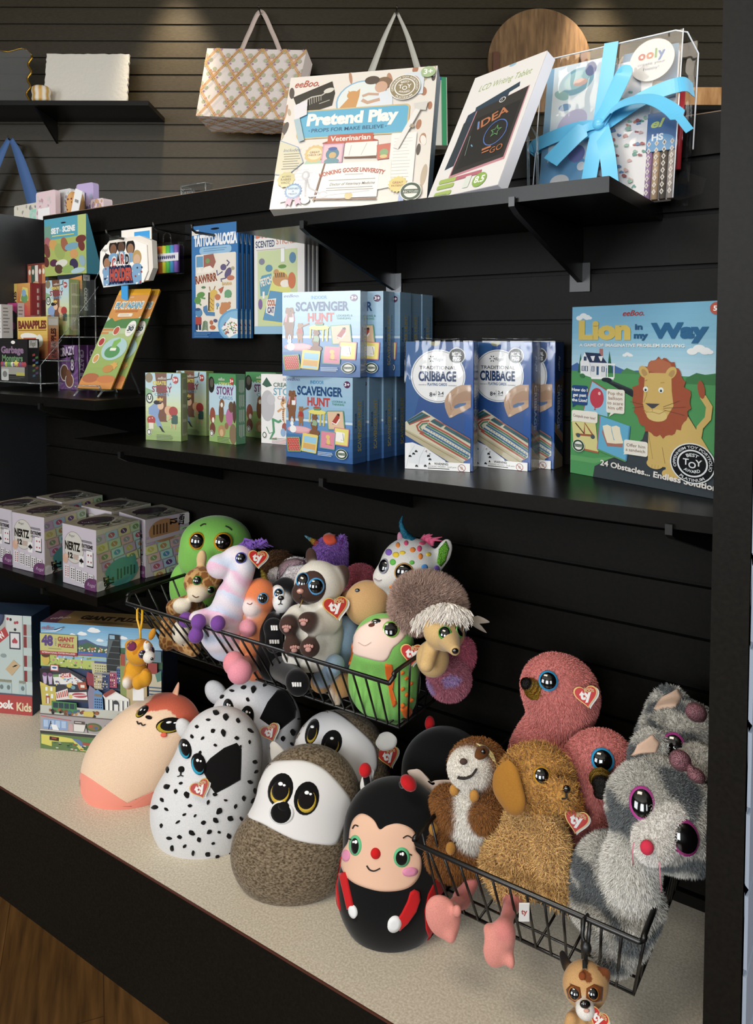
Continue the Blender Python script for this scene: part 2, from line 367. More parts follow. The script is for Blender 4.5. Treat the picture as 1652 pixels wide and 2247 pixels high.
# ------------------------------------------------------------------ the slatwall display unit
unit = thing('display_unit', 'black slatwall display unit with a cream speckled deck and side panels', 'shelving unit', (-.98, .95, 0))
U = (-.98, .95, 0)
def part(b, name, m, parent, org, label=None):
    o = b.build(name, m, parent, label); o.location = (-org[0], -org[1], -org[2]); return o
b = MB(); slat_wall(b, XL, XR, YW, .02, slat_profile(.205, 1.361, 1.300, .0762, .008, .010)); part(b, 'slatwall_back', 'slat', unit, U)
part(MB().box(XL, YW+.0005, 1.3612, XR, YW+.07, 1.3625), 'top_edge', 'edge', unit, U, 'raw tan board edge along the top')
part(MB().box(XL-.02, YW+.03, 0, XR+.03, YW+.07, 1.361), 'rear_panel', 'panel', unit, U)
part(MB().box(XL-.022, YF, 0, XL, YW+.03, 1.352), 'side_panel', 'panel2', unit, U)
b = MB(); b.box(XR, YF, 0, XR+.032, YW+.03, 1.347)
part(b, 'side_panel', 'panel', unit, U)
b = MB(); slat_wall(b, -(YW+.03), -YF, .0, .004, slat_profile(.1, 1.33, 1.30, .0762, .008, .003), O=(XR+.0365, 0, 0), ex=(0, -1, 0), ey=(-1, 0, 0))
part(b, 'side_slats', 'sideslat', unit, U, 'pale grey slats on the outer side')
part(MB().box(XL, YF+.002, ZB-.018, XR, YW, ZB), 'deck', 'deck', unit, U, 'cream speckled deck')
part(MB().box(XL, YF, ZB-.003, XR, YF+.002, ZB-.0002), 'deck_edging', mat('brown_edge_band', '#4a2417', rough=.5), unit, U)
part(MB().box(XL, YF, 0, XR, YF+.0018, ZB-.0032), 'kick_panel', 'panel', unit, U)
# ------------------------------------------------------------------ shelves on knife brackets
def shelf(label, x0, x1, zt, xs, D=.254, th=.019, drop=.085):
    yf = YW-D; org = (x0, yf, zt-th)
    t = thing('display_shelf', label, 'shelf', org, group=None)
    part(MB().box(x0, yf, zt-th, x1, YW-.001, zt), 'shelf_board', 'laminate', t, org)
    for x in xs:
        b = MB(); w = .004
        side = [(yf+.0, zt-th-.001), (yf-.004, zt-th+.006), (yf-.007, zt-th+.006), (yf-.007, zt-th-.006), (yf+.01, zt-th-.014), (YW-.003, zt-th-drop), (YW-.003, zt-th-.001)]
        b.prism([(p[0], p[1]) for p in side], (x-w, 0, 0), (0, 1, 0), (0, 0, 1), 0, 2*w)
        br = part(b, 'shelf_bracket', 'wire', t, org)
        if zt < 1.2: continue
        b2 = MB(); b2.box(x-.016, YW-.004, zt-th-drop-.014, x+.016, YW-.0012, zt-th-drop+.03); b2.build('wall_plate', 'steel' if x < -.6 else 'panel2', br)
    return t
def xat(px, py, y): return float(on_y(px, py, y)[0])
yf = YW-.254
shelf('short black wooden shelf highest on the slatwall, carrying the boxed gifts', -.884, -.278, ZT, [xat(668, 495, yf), xat(1127, 440, yf)])
shelf('long black wooden shelf carrying the boxed card and board games', -1.333, -.1315, ZM, [xat(268, 1000, yf), xat(710, 1060, yf), xat(1470, 1160, yf)])
shelf('black wooden shelf at left holding the acrylic card game rack', XL+.001, -1.262, ZL, [xat(92, 890, yf)])
shelf('black wooden shelf at lower left carrying the pastel cube game boxes', XL+.001, -1.262, ZN, [xat(98, 1300, yf)])
# ================================================================== printed faces
class ArtP(Art):
    """a printed face measured on a grid (x to the right, y DOWN) that is W x Hh metres in size"""
    def __init__(s, box, W, Hh, bg=None):
        s.x0, s.y0, s.x1, s.y1 = box; Art.__init__(s, s.x1-s.x0, s.y1-s.y0, None, True, 1.); s.sx, s.sy = W/s.w, Hh/s.h
        if bg: Art.rect(s, 0, 0, s.w, s.h, bg)
    def cv(s, x, y): return (x-s.x0, s.y1-y)
    def poly(s, P, c): return Art.poly(s, [s.cv(*p) for p in P], c)
    def _raw(s, P, c): return Art.poly(s, P, c)
    def rect(s, x, y, w, h, c, rot=0):
        a, b = math.cos(rot), math.sin(rot); X, Y = s.cv(x, y)
        return Art.poly(s, [(X+p*a-q*b, Y+p*b+q*a) for p, q in ((0, -h), (w, -h), (w, 0), (0, 0))], c)
    def rrect(s, x, y, w, h, c, r=8, rot=0):
        P = []
        for cx, cy, a0 in ((w-r, r-h, -PI/2), (w-r, -r, 0), (r, -r, PI/2), (r, r-h, PI)):
            P += [(cx+r*math.cos(a0+PI/2*i/4), cy+r*math.sin(a0+PI/2*i/4)) for i in range(5)]
        a, b = math.cos(rot), math.sin(rot); X, Y = s.cv(x, y); return Art.poly(s, [(X+p*a-q*b, Y+p*b+q*a) for p, q in P], c)
    def ell(s, cx, cy, rx, ry, c, rot=0, n=24): X, Y = s.cv(cx, cy); return Art.poly(s, ellpts(X, Y, rx, ry, rot, n), c)
    def star(s, cx, cy, r1, r2, n, c, rot=0):
        X, Y = s.cv(cx, cy); return Art.poly(s, [(X+(r1 if i % 2 == 0 else r2)*math.cos(rot+PI*i/n), Y+(r1 if i % 2 == 0 else r2)*math.sin(rot+PI*i/n)) for i in range(2*n)], c)
    def line(s, P, wd, c):
        sv = s.poly; s.poly = s._raw
        try: Art.line(s, [s.cv(*p) for p in P], wd, c)
        finally: s.poly = sv
        return s
    def text(s, t, x, y, h, c, **k): X, Y = s.cv(x, y); return Art.text(s, t, X, Y, h, c, **k)
    def lines(s, x, y, w, n, dy, c, wd=3, jit=.3):
        for i in range(n): s.rect(x, y+i*dy, w*(1-jit*random.random()), wd, c)
        return s
    def bands(s, cols, y0=None, y1=None):         # printed colour wash from top to bottom
        y0 = s.y0 if y0 is None else y0; y1 = s.y1 if y1 is None else y1; n = 14
        c = [np.array(lin(k)) for k in cols]
        for i in range(n):
            f = i/(n-1)*(len(c)-1); k = min(int(f), len(c)-2); v = c[k]+(c[k+1]-c[k])*(f-k)
            s.rect(s.x0, y0+(y1-y0)*i/n, s.w, (y1-y0)/n+1, tuple(v))
        return s
    def seal(s, x, y, r):
        s.ell(x, y, r*1.08, r*1.08, '#e8e6dc'); s.ell(x, y, r, r, '#1f4a35'); s.ell(x, y, r*.72, r*.72, '#e8e6dc'); s.rect(x-r*.98, y-r*.24, r*1.96, r*.48, '#1f4a35')
        return s.text('RECYCLED', x, y+r*.15, r*.26, '#e8e6dc', w=r*1.5, al='c')
    def badge(s, x, y, r, dark, light):           # round award seal with lettering on a ring
        s.ell(x, y, r*1.06, r*1.06, light, n=40); s.ell(x, y, r, r, dark, n=40); s.ell(x, y, r*.72, r*.72, light, n=36); s.ell(x, y, r*.64, r*.64, dark, n=36)
        s.text('OPPENHEIM TOY PORTFOLIO', x, y-r*.78, r*.14, light, al='c', w=r*3.0, arc=r*.78, bold=.01); s.text('PLATINUM', x, y+r*.95, r*.15, light, al='c', w=r*1.3, arc=-r*.95, bold=.01)
        s.text('BEST', x, y-r*.36, r*.17, light, al='c', arc=r*.5, bold=.02); s.text('AWARD', x, y+r*.5, r*.16, light, al='c', arc=-r*.75, bold=.02)
        s.text('T', x-r*.3, y+r*.1, r*.32, light, al='c', bold=.02); s.text('O', x, y+r*.24, r*.32, light, al='c', bold=.02); return s.text('Y', x+r*.3, y+r*.1, r*.32, light, al='c', bold=.02)
_ac = lambda s: None
def _scaled(items, sx, sy): return [([(p[0]*sx, p[1]*sy) for p in P], Fs, c) for P, Fs, c in items]
_old_art = MB.art
def _art(b, A, O, ex, ey, eps=.000022, lift=.00012):
    if isinstance(A, ArtP):
        class Q: pass
        q = Q(); q.items = _scaled(A.items, A.sx, A.sy); return _old_art(b, q, O, ex, ey, eps, lift)
    return _old_art(b, A, O, ex, ey, eps, lift)
MB.art = _art
BEAR, BEAR2 = '#8a5a36', '#a56f3e'
def bear(a, x, y, k, col, shirt=None, face=1):
    a.ell(x-16*k, y-150*k, 14*k, 14*k, col); a.ell(x+22*k, y-152*k, 14*k, 14*k, col)
    a.rrect(x-34*k, y+60*k, 26*k, 120*k, col, 10*k); a.rrect(x+10*k, y+60*k, 26*k, 120*k, col, 10*k)
    a.ell(x, y+10*k, 44*k, 118*k, col); a.ell(x+4*k, y-118*k, 38*k, 42*k, col); a.ell(x+30*k*face, y-108*k, 20*k, 14*k, col)
    if shirt: a.ell(x, y-20*k, 42*k, 55*k, shirt)
    a.line([(x-30*k, y-40*k), (x-44*k, y+20*k), (x+16*k*face, y+30*k)], 22*k, col); a.ell(x+44*k*face, y-110*k, 5*k, 5*k, '#2a1a12'); a.ell(x+14*k*face, y-126*k, 3.5*k, 3.5*k, '#1b120c')
def art_scav():
    a = ArtP((120, 965, 775, 1880), .140, .136); a.bands(['#9dc3dc', '#93bfdd', '#86b6da', '#3f7ab8', '#2d63a4'])
    a.rect(120, 1440, 655, 30, '#c7dcea'); a.rect(120, 1466, 655, 90, '#5f95cf')
    a.text('eeBoo.', 135, 1020, 34, '#5a4a8c', shear=.35); a.text('INDOOR', 370, 1045, 36, '#2e9ad0', w=132, bold=.02)
    a.ell(723, 1040, 31, 37, '#5b2a5c'); a.text('3+', 723, 1055, 34, '#ffffff', al='c', bold=.02)
    a.text('SCAVENGER', 237, 1170, 94, '#184a80', w=445, bold=.035); a.text('HUNT', 340, 1284, 88, '#c8362c', w=222, bold=.035)
    a.text('LOOKING &', 582, 1236, 21, '#3f8f8a', w=130, bold=.01); a.text('THINKING', 582, 1266, 21, '#3c9c6a', w=115, bold=.01)
    bear(a, 180, 1295, 1.0, BEAR); a.line([(160, 1200), (150, 1290)], 16, '#e08a96'); a.line([(214, 1200), (222, 1280)], 14, '#e08a96'); a.rect(182, 1240, 36, 52, '#e8eef2')
    bear(a, 275, 1405, .62, BEAR2, '#b8352c'); a.line([(280, 1340), (352, 1310)], 16, BEAR2)
    a.ell(262, 1562, 125, 40, '#e29aa6'); a.ell(262, 1557, 100, 28, '#eab0b8'); a.ell(195, 1560, 34, 42, '#f1f1ee'); a.ell(185, 1500, 18, 24, '#f1f1ee'); a.ell(178, 1462, 6, 22, '#f1f1ee'); a.ell(196, 1462, 6, 22, '#f1f1ee')
    for x in (368, 420, 475, 510): a.line([(x, 1350), (x-6, 1470+30*(x > 450))], 14, '#d9c93e')
    a.ell(440, 1352, 86, 26, '#e6d84b'); a.poly([(400, 1305), (478, 1305), (468, 1335), (412, 1335)], '#4f9a77'); a.ell(438, 1303, 34, 12, '#c24b39')
    bear(a, 412, 1490, .68, BEAR, '#8fb28a'); a.ell(415, 1580, 50, 36, BEAR)
    def cardp(x, y, w, h, rot, b1, b2): a.rrect(x, y, w, h, b1, 10, rot); a.rrect(x+9, y+9, w-18, h-18, b2, 6, rot)
    cardp(532, 1330, 165, 205, .08, '#5fa07a', '#e3bd96'); a.poly([(585, 1450), (640, 1352), (662, 1365), (655, 1410), (625, 1465), (590, 1470)], '#b03a2c'); a.line([(586, 1452), (628, 1468), (660, 1410)], 12, '#f3efe8'); a.poly([(632, 1356), (655, 1350), (662, 1366), (648, 1380)], '#3d2a22')
    cardp(608, 1500, 145, 190, -.06, '#d97a8c', '#e9dc55'); a.rrect(626, 1545, 82, 105, '#f4f2ec', 6, -.1); a.line([(690, 1560), (700, 1640), (672, 1630)], 4, '#555555')
    cardp(478, 1545, 148, 195, -.06, '#6aa59a', '#e5889f'); a.ell(548, 1612, 20, 22, '#e6c45a'); a.ell(552, 1665, 17, 36, '#e6c45a'); a.line([(525, 1690), (590, 1700)], 5, '#9a6c2a')
    cardp(300, 1590, 155, 205, -.1, '#e2cf45', '#ecd04e'); a.rect(316, 1622, 124, 70, '#8ecbe8', -.1); a.rect(307, 1700, 124, 62, '#e0a94a', -.1); a.rect(300, 1760, 122, 24, '#9fd2ea', -.1)
    cardp(128, 1655, 140, 165, .1, '#6fae4e', '#cf4636')
    for i in range(7):
        for j in range(8): a.ell(150+i*18+j*2+(j % 2)*9, 1665+j*19-i*2, 3.2, 3.2, '#f4e3d8')
    a.lines(455, 1780, 150, 3, 16, '#c5d8ee', 7); a.seal(683, 1782, 52); return a
def art_scav_spine(w=.034, h=.136):
    a = ArtP((0, 0, 100, 400), w, h); a.bands(['#7fa9c4', '#76a3c2', '#6d9cc0', '#3d74ac', '#2a5c98'])
    a.text('SCAVENGER HUNT', 64, 345, 26, '#c2b24a', rot=PI/2, w=235, bold=.02); a.text('INDOOR', 30, 235, 15, '#1c4f86', rot=PI/2, w=70, bold=.02)
    return a.text('LOOKING & THINKING', 82, 260, 9, '#1c4f86', rot=PI/2, w=150)
def art_crib():
    a = ArtP((55, 80, 685, 1345), .100, .193, '#1d5298'); a.poly([(55, 80), (320, 80), (120, 900), (55, 950)], '#24609f')
    a.ell(370, 420, 262, 262, '#e9ebec', n=44); a.ell(370, 420, 250, 250, '#3f4a5c', n=44); a.ell(370, 420, 246, 246, '#f1f1f0', n=44)
    a.ell(340, 84, 52, 40, '#8d8a5a')
    a.ell(550, 218, 80, 80, '#d8d8d4', n=32); a.ell(550, 218, 72, 72, '#40403e', n=32); a.text('METAL', 550, 216, 36, '#f0efea', al='c', w=92, bold=.03); a.text('PEGS', 550, 264, 36, '#f0efea', al='c', w=76, bold=.03)
    for k in range(6): a.ell(310+22*math.cos(k*1.05), 250+26*math.sin(k*1.05), 9, 5, '#2d3440', rot=-k*1.05)
    a.text('Regal', 340, 268, 32, '#2d3440', shear=.3, w=88); a.text('TRADITIONAL', 190, 352, 33, '#2b2f38', w=355, bold=.01)
    a.text('CRIBBAGE', 182, 465, 92, '#1c3f70', w=364, bold=.04); a.text('standard', 182, 510, 12, '#555a66', w=78, shear=.3); a.text('PLAYING CARDS', 270, 513, 27, '#27609c', w=188, bold=.02); a.text('included', 472, 514, 12, '#555a66', w=78, shear=.3)
    a.text('8+', 290, 620, 40, '#2a3140', bold=.02); a.rect(353, 562, 3, 72, '#555a66'); a.text('2-4', 372, 602, 32, '#2a3140', w=54, bold=.02); a.text('PLAYERS', 372, 620, 11, '#2a3140', w=54)
    a.poly([(685, 498), (600, 500), (545, 520), (495, 560), (455, 610), (434, 665), (440, 720), (458, 775), (482, 826), (505, 822), (540, 795), (600, 770), (650, 735), (685, 715)], '#bf9670')
    a.poly([(685, 560), (620, 560), (560, 590), (520, 640), (505, 700), (520, 720), (570, 680), (640, 655), (685, 650)], '#b08560'); a.poly([(530, 705), (575, 680), (640, 672), (640, 690), (590, 715), (545, 730), (525, 728)], '#4a6f9e'); a.poly([(685, 690), (640, 690), (580, 722), (530, 745), (500, 780), (505, 822), (560, 788), (620, 760), (685, 716)], '#c8a07a')
    a.line([(470, 640), (490, 690), (500, 750)], 5, '#a0774f'); a.line([(545, 560), (590, 545), (640, 548)], 4, '#b3895f'); a.line([(500, 620), (530, 590)], 4, '#a57c55'); a.ell(500, 808, 15, 12, '#dcbb96', .6)
    a.poly([(55, 880), (230, 760), (685, 1040), (685, 1210), (625, 1245), (55, 960)], '#d8cfae'); a.poly([(55, 950), (625, 1240), (600, 1330), (55, 1010)], '#c2b48c')
    a.poly([(55, 965), (618, 1262), (616, 1270), (55, 975)], '#a09266')
    a.poly([(70, 870), (215, 775), (300, 818), (95, 910)], '#2f5a54'); a.line([(95, 905), (298, 815)], 14, '#b4503c'); a.line([(85, 880), (240, 790)], 8, '#3f7fae')
    for k, c in enumerate(('#b8503a', '#3f7f5a', '#2f6f9f', '#d8d8cc', '#2f6f9f', '#3f7f5a', '#b8503a')):
        d = k*26-78; a.line([(240+d*.55, 935-d*.62), (430+d*.62, 1035-d*.64), (685+d*.4, 1180-d*.66)], 17 if k != 3 else 11, c)
    a.line([(290, 860), (215, 872), (168, 915), (185, 960), (240, 985)], 18, '#b8503a'); a.line([(275, 885), (225, 893), (196, 925), (215, 955)], 14, '#3f7f5a')
    for k in range(15): x = 300+k*26; a.ell(x, 960+k*15, 4, 4, '#1c2f4a'); a.ell(x-20, 985+k*15, 4, 4, '#e2ddc8')
    a.poly([(300, 865), (340, 840), (450, 890), (400, 920)], '#2c5f66'); a.poly([(430, 930), (462, 896), (685, 1020), (685, 1070)], '#2c5f66'); a.line([(345, 842), (685, 1030)], 9, '#b8503a')
    a.poly([(55, 1090), (130, 1080), (210, 1110), (260, 1128), (450, 1250), (450, 1345), (55, 1345)], '#eef0f2'); a.line([(150, 1110), (95, 1200), (70, 1330)], 3, '#b8bcc4'); a.line([(250, 1130), (200, 1230), (190, 1330)], 3, '#b8bcc4')
    for x, y in ((165, 1165), (140, 1190), (105, 1215), (300, 1238), (285, 1205), (170, 1310), (255, 1305)): a.ell(x, y, 11, 9, '#22242a'); a.ell(x-7, y+6, 7, 7, '#22242a'); a.ell(x+8, y+6, 7, 7, '#22242a')
    a.text('5', 285, 1200, 26, '#22242a', rot=-.5); a.text('A', 250, 1165, 22, '#b03a30', rot=-.5)
    a.rect(280, 1262, 405, 90, '#f0f0ee'); a.poly([(285, 1292), (297, 1268), (310, 1292)], '#1a1a1a'); a.text('WARNING:', 342, 1292, 22, '#1f1f1f', w=138, bold=.03); a.text('CHOKING HAZARD - Small parts', 280, 1316, 16, '#2a2a2a', w=275); a.lines(280, 1324, 220, 1, 8, '#444444', 8)
    a.ell(606, 1312, 37, 37, '#a8503c'); a.ell(606, 1312, 31, 31, '#f0f0ee'); a.ell(606, 1312, 14, 17, '#c9b9a9'); a.line([(582, 1290), (630, 1336)], 6, '#a8503c'); return a
def art_crib_side(d=.036):
    a = ArtP((0, 0, 150, 800), d, .193, '#16407c'); a.poly([(0, 500), (150, 590), (150, 800), (0, 800)], '#8a7a58'); a.poly([(0, 560), (150, 650), (150, 740), (0, 650)], '#1e3440'); a.line([(0, 545), (150, 635)], 10, '#a8503c')
    a.poly([(0, 260), (90, 235), (150, 200), (150, 300), (0, 330)], '#5a4230')
    a.text('CRIBBAGE', 48, 270, 40, '#b9c3cf', rot=-PI/2, w=280, bold=.03)
    a.text('TRADITIONAL', 100, 270, 20, '#9fadbf', rot=-PI/2, w=260); return a.text('Regal', 60, 90, 28, '#c9d0d8', rot=-PI/2, w=95, shear=.3)
def art_lion():
    a = ArtP((50, 100, 1610, 2120), .232, .244); a.bands(['#6db8dc', '#79bfdf', '#9fd3ea', '#bfe0ee'], 100, 1000)
    a.poly([(50, 810), (120, 770), (200, 830), (380, 860), (560, 790), (700, 850), (900, 830), (900, 900), (50, 900)], '#3f6cae'); a.poly([(640, 860), (700, 815), (770, 840), (860, 870), (860, 900), (640, 900)], '#3f8a4e')
    a.poly([(50, 870), (300, 880), (800, 880), (1350, 880), (1610, 830), (1610, 2120), (50, 2120)], '#3f9a52'); a.poly([(1300, 900), (1400, 840), (1500, 860), (1610, 830), (1610, 960), (1300, 960)], '#347f45')
    a.poly([(420, 960), (560, 975), (760, 1050), (880, 1200), (940, 1400), (880, 1600), (700, 1760), (350, 1990), (330, 2120), (1610, 2120), (1610, 1800), (1450, 1500), (1330, 1280), (1000, 1150), (790, 1070), (560, 1000)], '#3c464c')
    a.poly([(50, 1900), (330, 1900), (600, 1840), (350, 1960), (50, 1960)], '#54a85a')
    def cloud(x, y, k): [a.ell(x+dx*k, y+dy*k, r*k, r*.7*k, '#eef3f5') for dx, dy, r in ((-50, 10, 40), (0, -15, 45), (45, 5, 42), (80, 14, 25))]
    cloud(190, 225, 1); cloud(705, 665, .6); cloud(1420, 605, 1.25)
    # house
    a.poly([(480, 880), (505, 625), (545, 880)], '#1f6a45'); a.poly([(130, 890), (165, 660), (190, 890)], '#1f6a45'); a.rect(390, 600, 40, 100, '#b9706a')
    a.poly([(160, 760), (215, 645), (275, 770), (290, 940), (165, 905)], '#e9ecee'); a.poly([(215, 645), (395, 655), (480, 765), (275, 765)], '#2c3c5e'); a.poly([(275, 765), (580, 770), (570, 790), (285, 790)], '#e9ecee')
    a.poly([(285, 790), (470, 790), (470, 935), (290, 940)], '#dfe3e6'); a.poly([(290, 935), (560, 925), (560, 955), (300, 960)], '#eef0f1')
    for x in (480, 555, 395): a.rect(x, 785, 12, 150, '#eef0f1')
    for x in (180, 222, 300, 420): a.rect(x, 808, 34, 62, '#2f4a72'); a.rect(x+10, 812, 14, 54, '#dfe6ea')
    a.rect(360, 808, 26, 100, '#2c5a86'); a.rect(205, 695, 34, 50, '#2f4a72')
    for x in (300, 395): a.poly([(x-15, 690), (x+40, 685), (x+25, 745), (x+10, 745)], '#e4e8ea')
    a.ell(480, 960, 60, 26, '#24303a'); a.ell(190, 925, 32, 26, '#2f7a45')
    a.text('eeBoo.', 650, 225, 62, '#c23a3a', w=230, shear=.35, bold=.01)
    a.text('Lion', 140, 480, 205, '#e2c33a', w=600, bold=.06); a.text('in', 785, 380, 62, '#1d5f8e', w=80, bold=.04); a.text('my', 775, 478, 66, '#1d5f8e', w=150, bold=.05); a.text('Way', 950, 470, 150, '#1d6a9c', w=560, bold=.06)
    a.text('A GAME OF IMAGINATIVE PROBLEM SOLVING', 150, 575, 34, '#f0f2ee', w=1140, bold=.03)
    a.ell(1570, 175, 56, 62, '#c8553a'); a.text('5+', 1545, 200, 50, '#ffffff', bold=.03)
    # cards
    a.poly([(310, 980), (480, 1080), (500, 1390), (215, 1340)], '#7fc4e2'); a.line([(310, 980), (480, 1080)], 12, '#b8504a'); a.line([(310, 980), (212, 1340)], 9, '#b8504a'); a.ell(370, 1180, 82, 118, '#c8334a'); a.poly([(320, 1240), (430, 1240), (350, 1312)], '#c8334a'); a.ell(400, 1125, 16, 20, '#f0b0b4'); a.poly([(338, 1325), (350, 1305), (364, 1325)], '#a82438')
    a.poly([(70, 1470), (360, 1480), (400, 1820), (95, 1800)], '#d8d07a'); a.line([(95, 1800), (400, 1822)], 20, '#b8603a')
    a.line([(120, 1640), (345, 1630)], 26, '#a85a34'); a.line([(225, 1640), (230, 1490), (330, 1625)], 20, '#a85a34'); a.line([(115, 1500), (225, 1620)], 13, '#5a3a28'); a.ell(152, 1648, 26, 26, '#4a5a62'); a.ell(330, 1645, 26, 26, '#4a5a62')
    a.poly([(415, 1385), (750, 1470), (715, 1870), (385, 1780)], '#4fb0d8'); a.line([(415, 1385), (385, 1780)], 9, '#b8508a'); a.line([(385, 1785), (712, 1875)], 18, '#4f9a52'); a.line([(750, 1470), (715, 1870)], 16, '#3f88b8')
    for dx in (0, 100): a.poly([(445+dx, 1500), (500+dx, 1480), (540+dx, 1495), (550+dx, 1560), (580+dx, 1670), (500+dx, 1690), (470+dx, 1610)], '#ece2c2')
    a.poly([(445, 1540), (500, 1690), (590, 1680), (680, 1670), (670, 1720), (500, 1730), (440, 1580)], '#b07060'); a.poly([(500, 1660), (590, 1650), (680, 1645), (680, 1675), (590, 1690), (500, 1692)], '#ece2c2')
    def bub(x, y, w, h, c, tail): a.rrect(x, y, w, h, c, 24); a.poly(tail, c)
    bub(68, 1045, 195, 235, '#1d4a86', [(80, 1270), (135, 1270), (75, 1315)]); bub(485, 1065, 205, 275, '#e9e6d8', [(540, 1330), (590, 1330), (515, 1388)]); bub(70, 1345, 315, 135, '#e9e6d8', [(85, 1465), (150, 1470), (60, 1490)]); bub(690, 1625, 255, 165, '#e9e6d8', [(700, 1770), (760, 1780), (685, 1800)])
    for i, t in enumerate(('How do I', 'get past', 'the Lion?')): a.text(t, 165, 1115+i*62, 36, '#eef2f4', al='c', bold=.03)
    for i, t in enumerate(('Pop the', 'balloon', 'to scare', 'him off!')): a.text(t, 586, 1130+i*56, 38, '#8a5a3a', al='c')
    a.text('Catapult over him!', 88, 1425, 34, '#7a4a3a', w=270, rot=-.06); a.text('Offer him', 720, 1700, 36, '#7a4a3a'); a.text('a sandwich', 712, 1752, 36, '#7a4a3a', w=205)
    # lion
    FU, FD2, MA = '#d3b04e', '#a8843a', '#a94f2a'
    a.line([(1490, 1620), (1430, 1560), (1450, 1400), (1520, 1300), (1530, 1180), (1470, 1080)], 60, FU); a.ell(1455, 1010, 32, 95, MA, .15)
    a.poly([(950, 1400), (1340, 1300), (1430, 1450), (1530, 1620), (1560, 1800), (1500, 1960), (1250, 1960), (1130, 1870), (950, 1880)], FU)
    for x0, x1, yb in ((945, 1100, 1850), (1110, 1250, 1940)):
        a.poly([(x0+10, 1500), (x1, 1500), (x1-5, yb), (x0+25, yb)], FU); a.ell((x0+x1)/2, yb, 85, 58, FU)
        for k in range(3): a.line([((x0+x1)/2-30+k*32, yb+52), ((x0+x1)/2-28+k*32, yb+12)], 4, FD2)
    a.line([(1095, 1660), (1125, 1830)], 6, FD2); a.line([(945, 1480), (1000, 1800)], 4, FD2)
    P = []
    for i in range(60):
        t = 2*PI*i/60; rr = 1+.035*((i*7) % 3-1)+.03*(i % 2); P.append((1070+285*rr*math.sin(t)*(1 if math.cos(t) < .3 else .86), 1120-420*rr*math.cos(t)))
    a.poly(P, MA); a.poly([(915, 830), (960, 730), (1060, 700), (1160, 745), (1200, 850), (1060, 870)], '#bb6a40')
    for x, rr in ((895, .5), (1170, -.5)): a.ell(x, 850, 48, 72, FU, rr); a.ell(x+6, 860, 26, 46, '#b8924a', rr)
    a.poly([(905, 900), (960, 858), (1120, 855), (1175, 900), (1180, 1040), (1200, 1200), (1140, 1320), (1060, 1385), (960, 1370), (915, 1300), (890, 1200), (900, 1050)], FU); a.ell(1035, 1320, 105, 66, '#dcc066')
    a.poly([(915, 1195), (1065, 1190), (1010, 1240), (985, 1248)], '#4a4a52'); a.line([(990, 1245), (990, 1285), (930, 1292), (895, 1260)], 6, FD2); a.line([(990, 1285), (1060, 1300), (1130, 1255)], 6, FD2); a.line([(935, 1000), (930, 1100), (900, 1190)], 5, FD2)
    for x in (918, 1075): a.ell(x, 1040, 26, 30, '#e6eee8'); a.ell(x, 1048, 12, 15, '#4a6a6a'); a.ell(x, 1050, 6, 8, '#1a1a1a')
    for p, q in (((900, 1215), (760, 1190)), ((900, 1230), (780, 1260)), ((1100, 1220), (1260, 1140)), ((1100, 1235), (1320, 1200)), ((1100, 1250), (1310, 1290))): a.line([p, q], 4, '#6a4a2a')
    a.line([(905, 950), (935, 935)], 5, FD2); a.line([(1070, 960), (1110, 955)], 5, FD2)
    a.text('24 Obstacles... Endless Solutions!', 430, 1960, 62, '#e6e2da', w=1250, rot=-.06, bold=.03)
    a.seal(165, 1770, 70); a.badge(1390, 1785, 200, '#15181a', '#dfe6ea'); return a
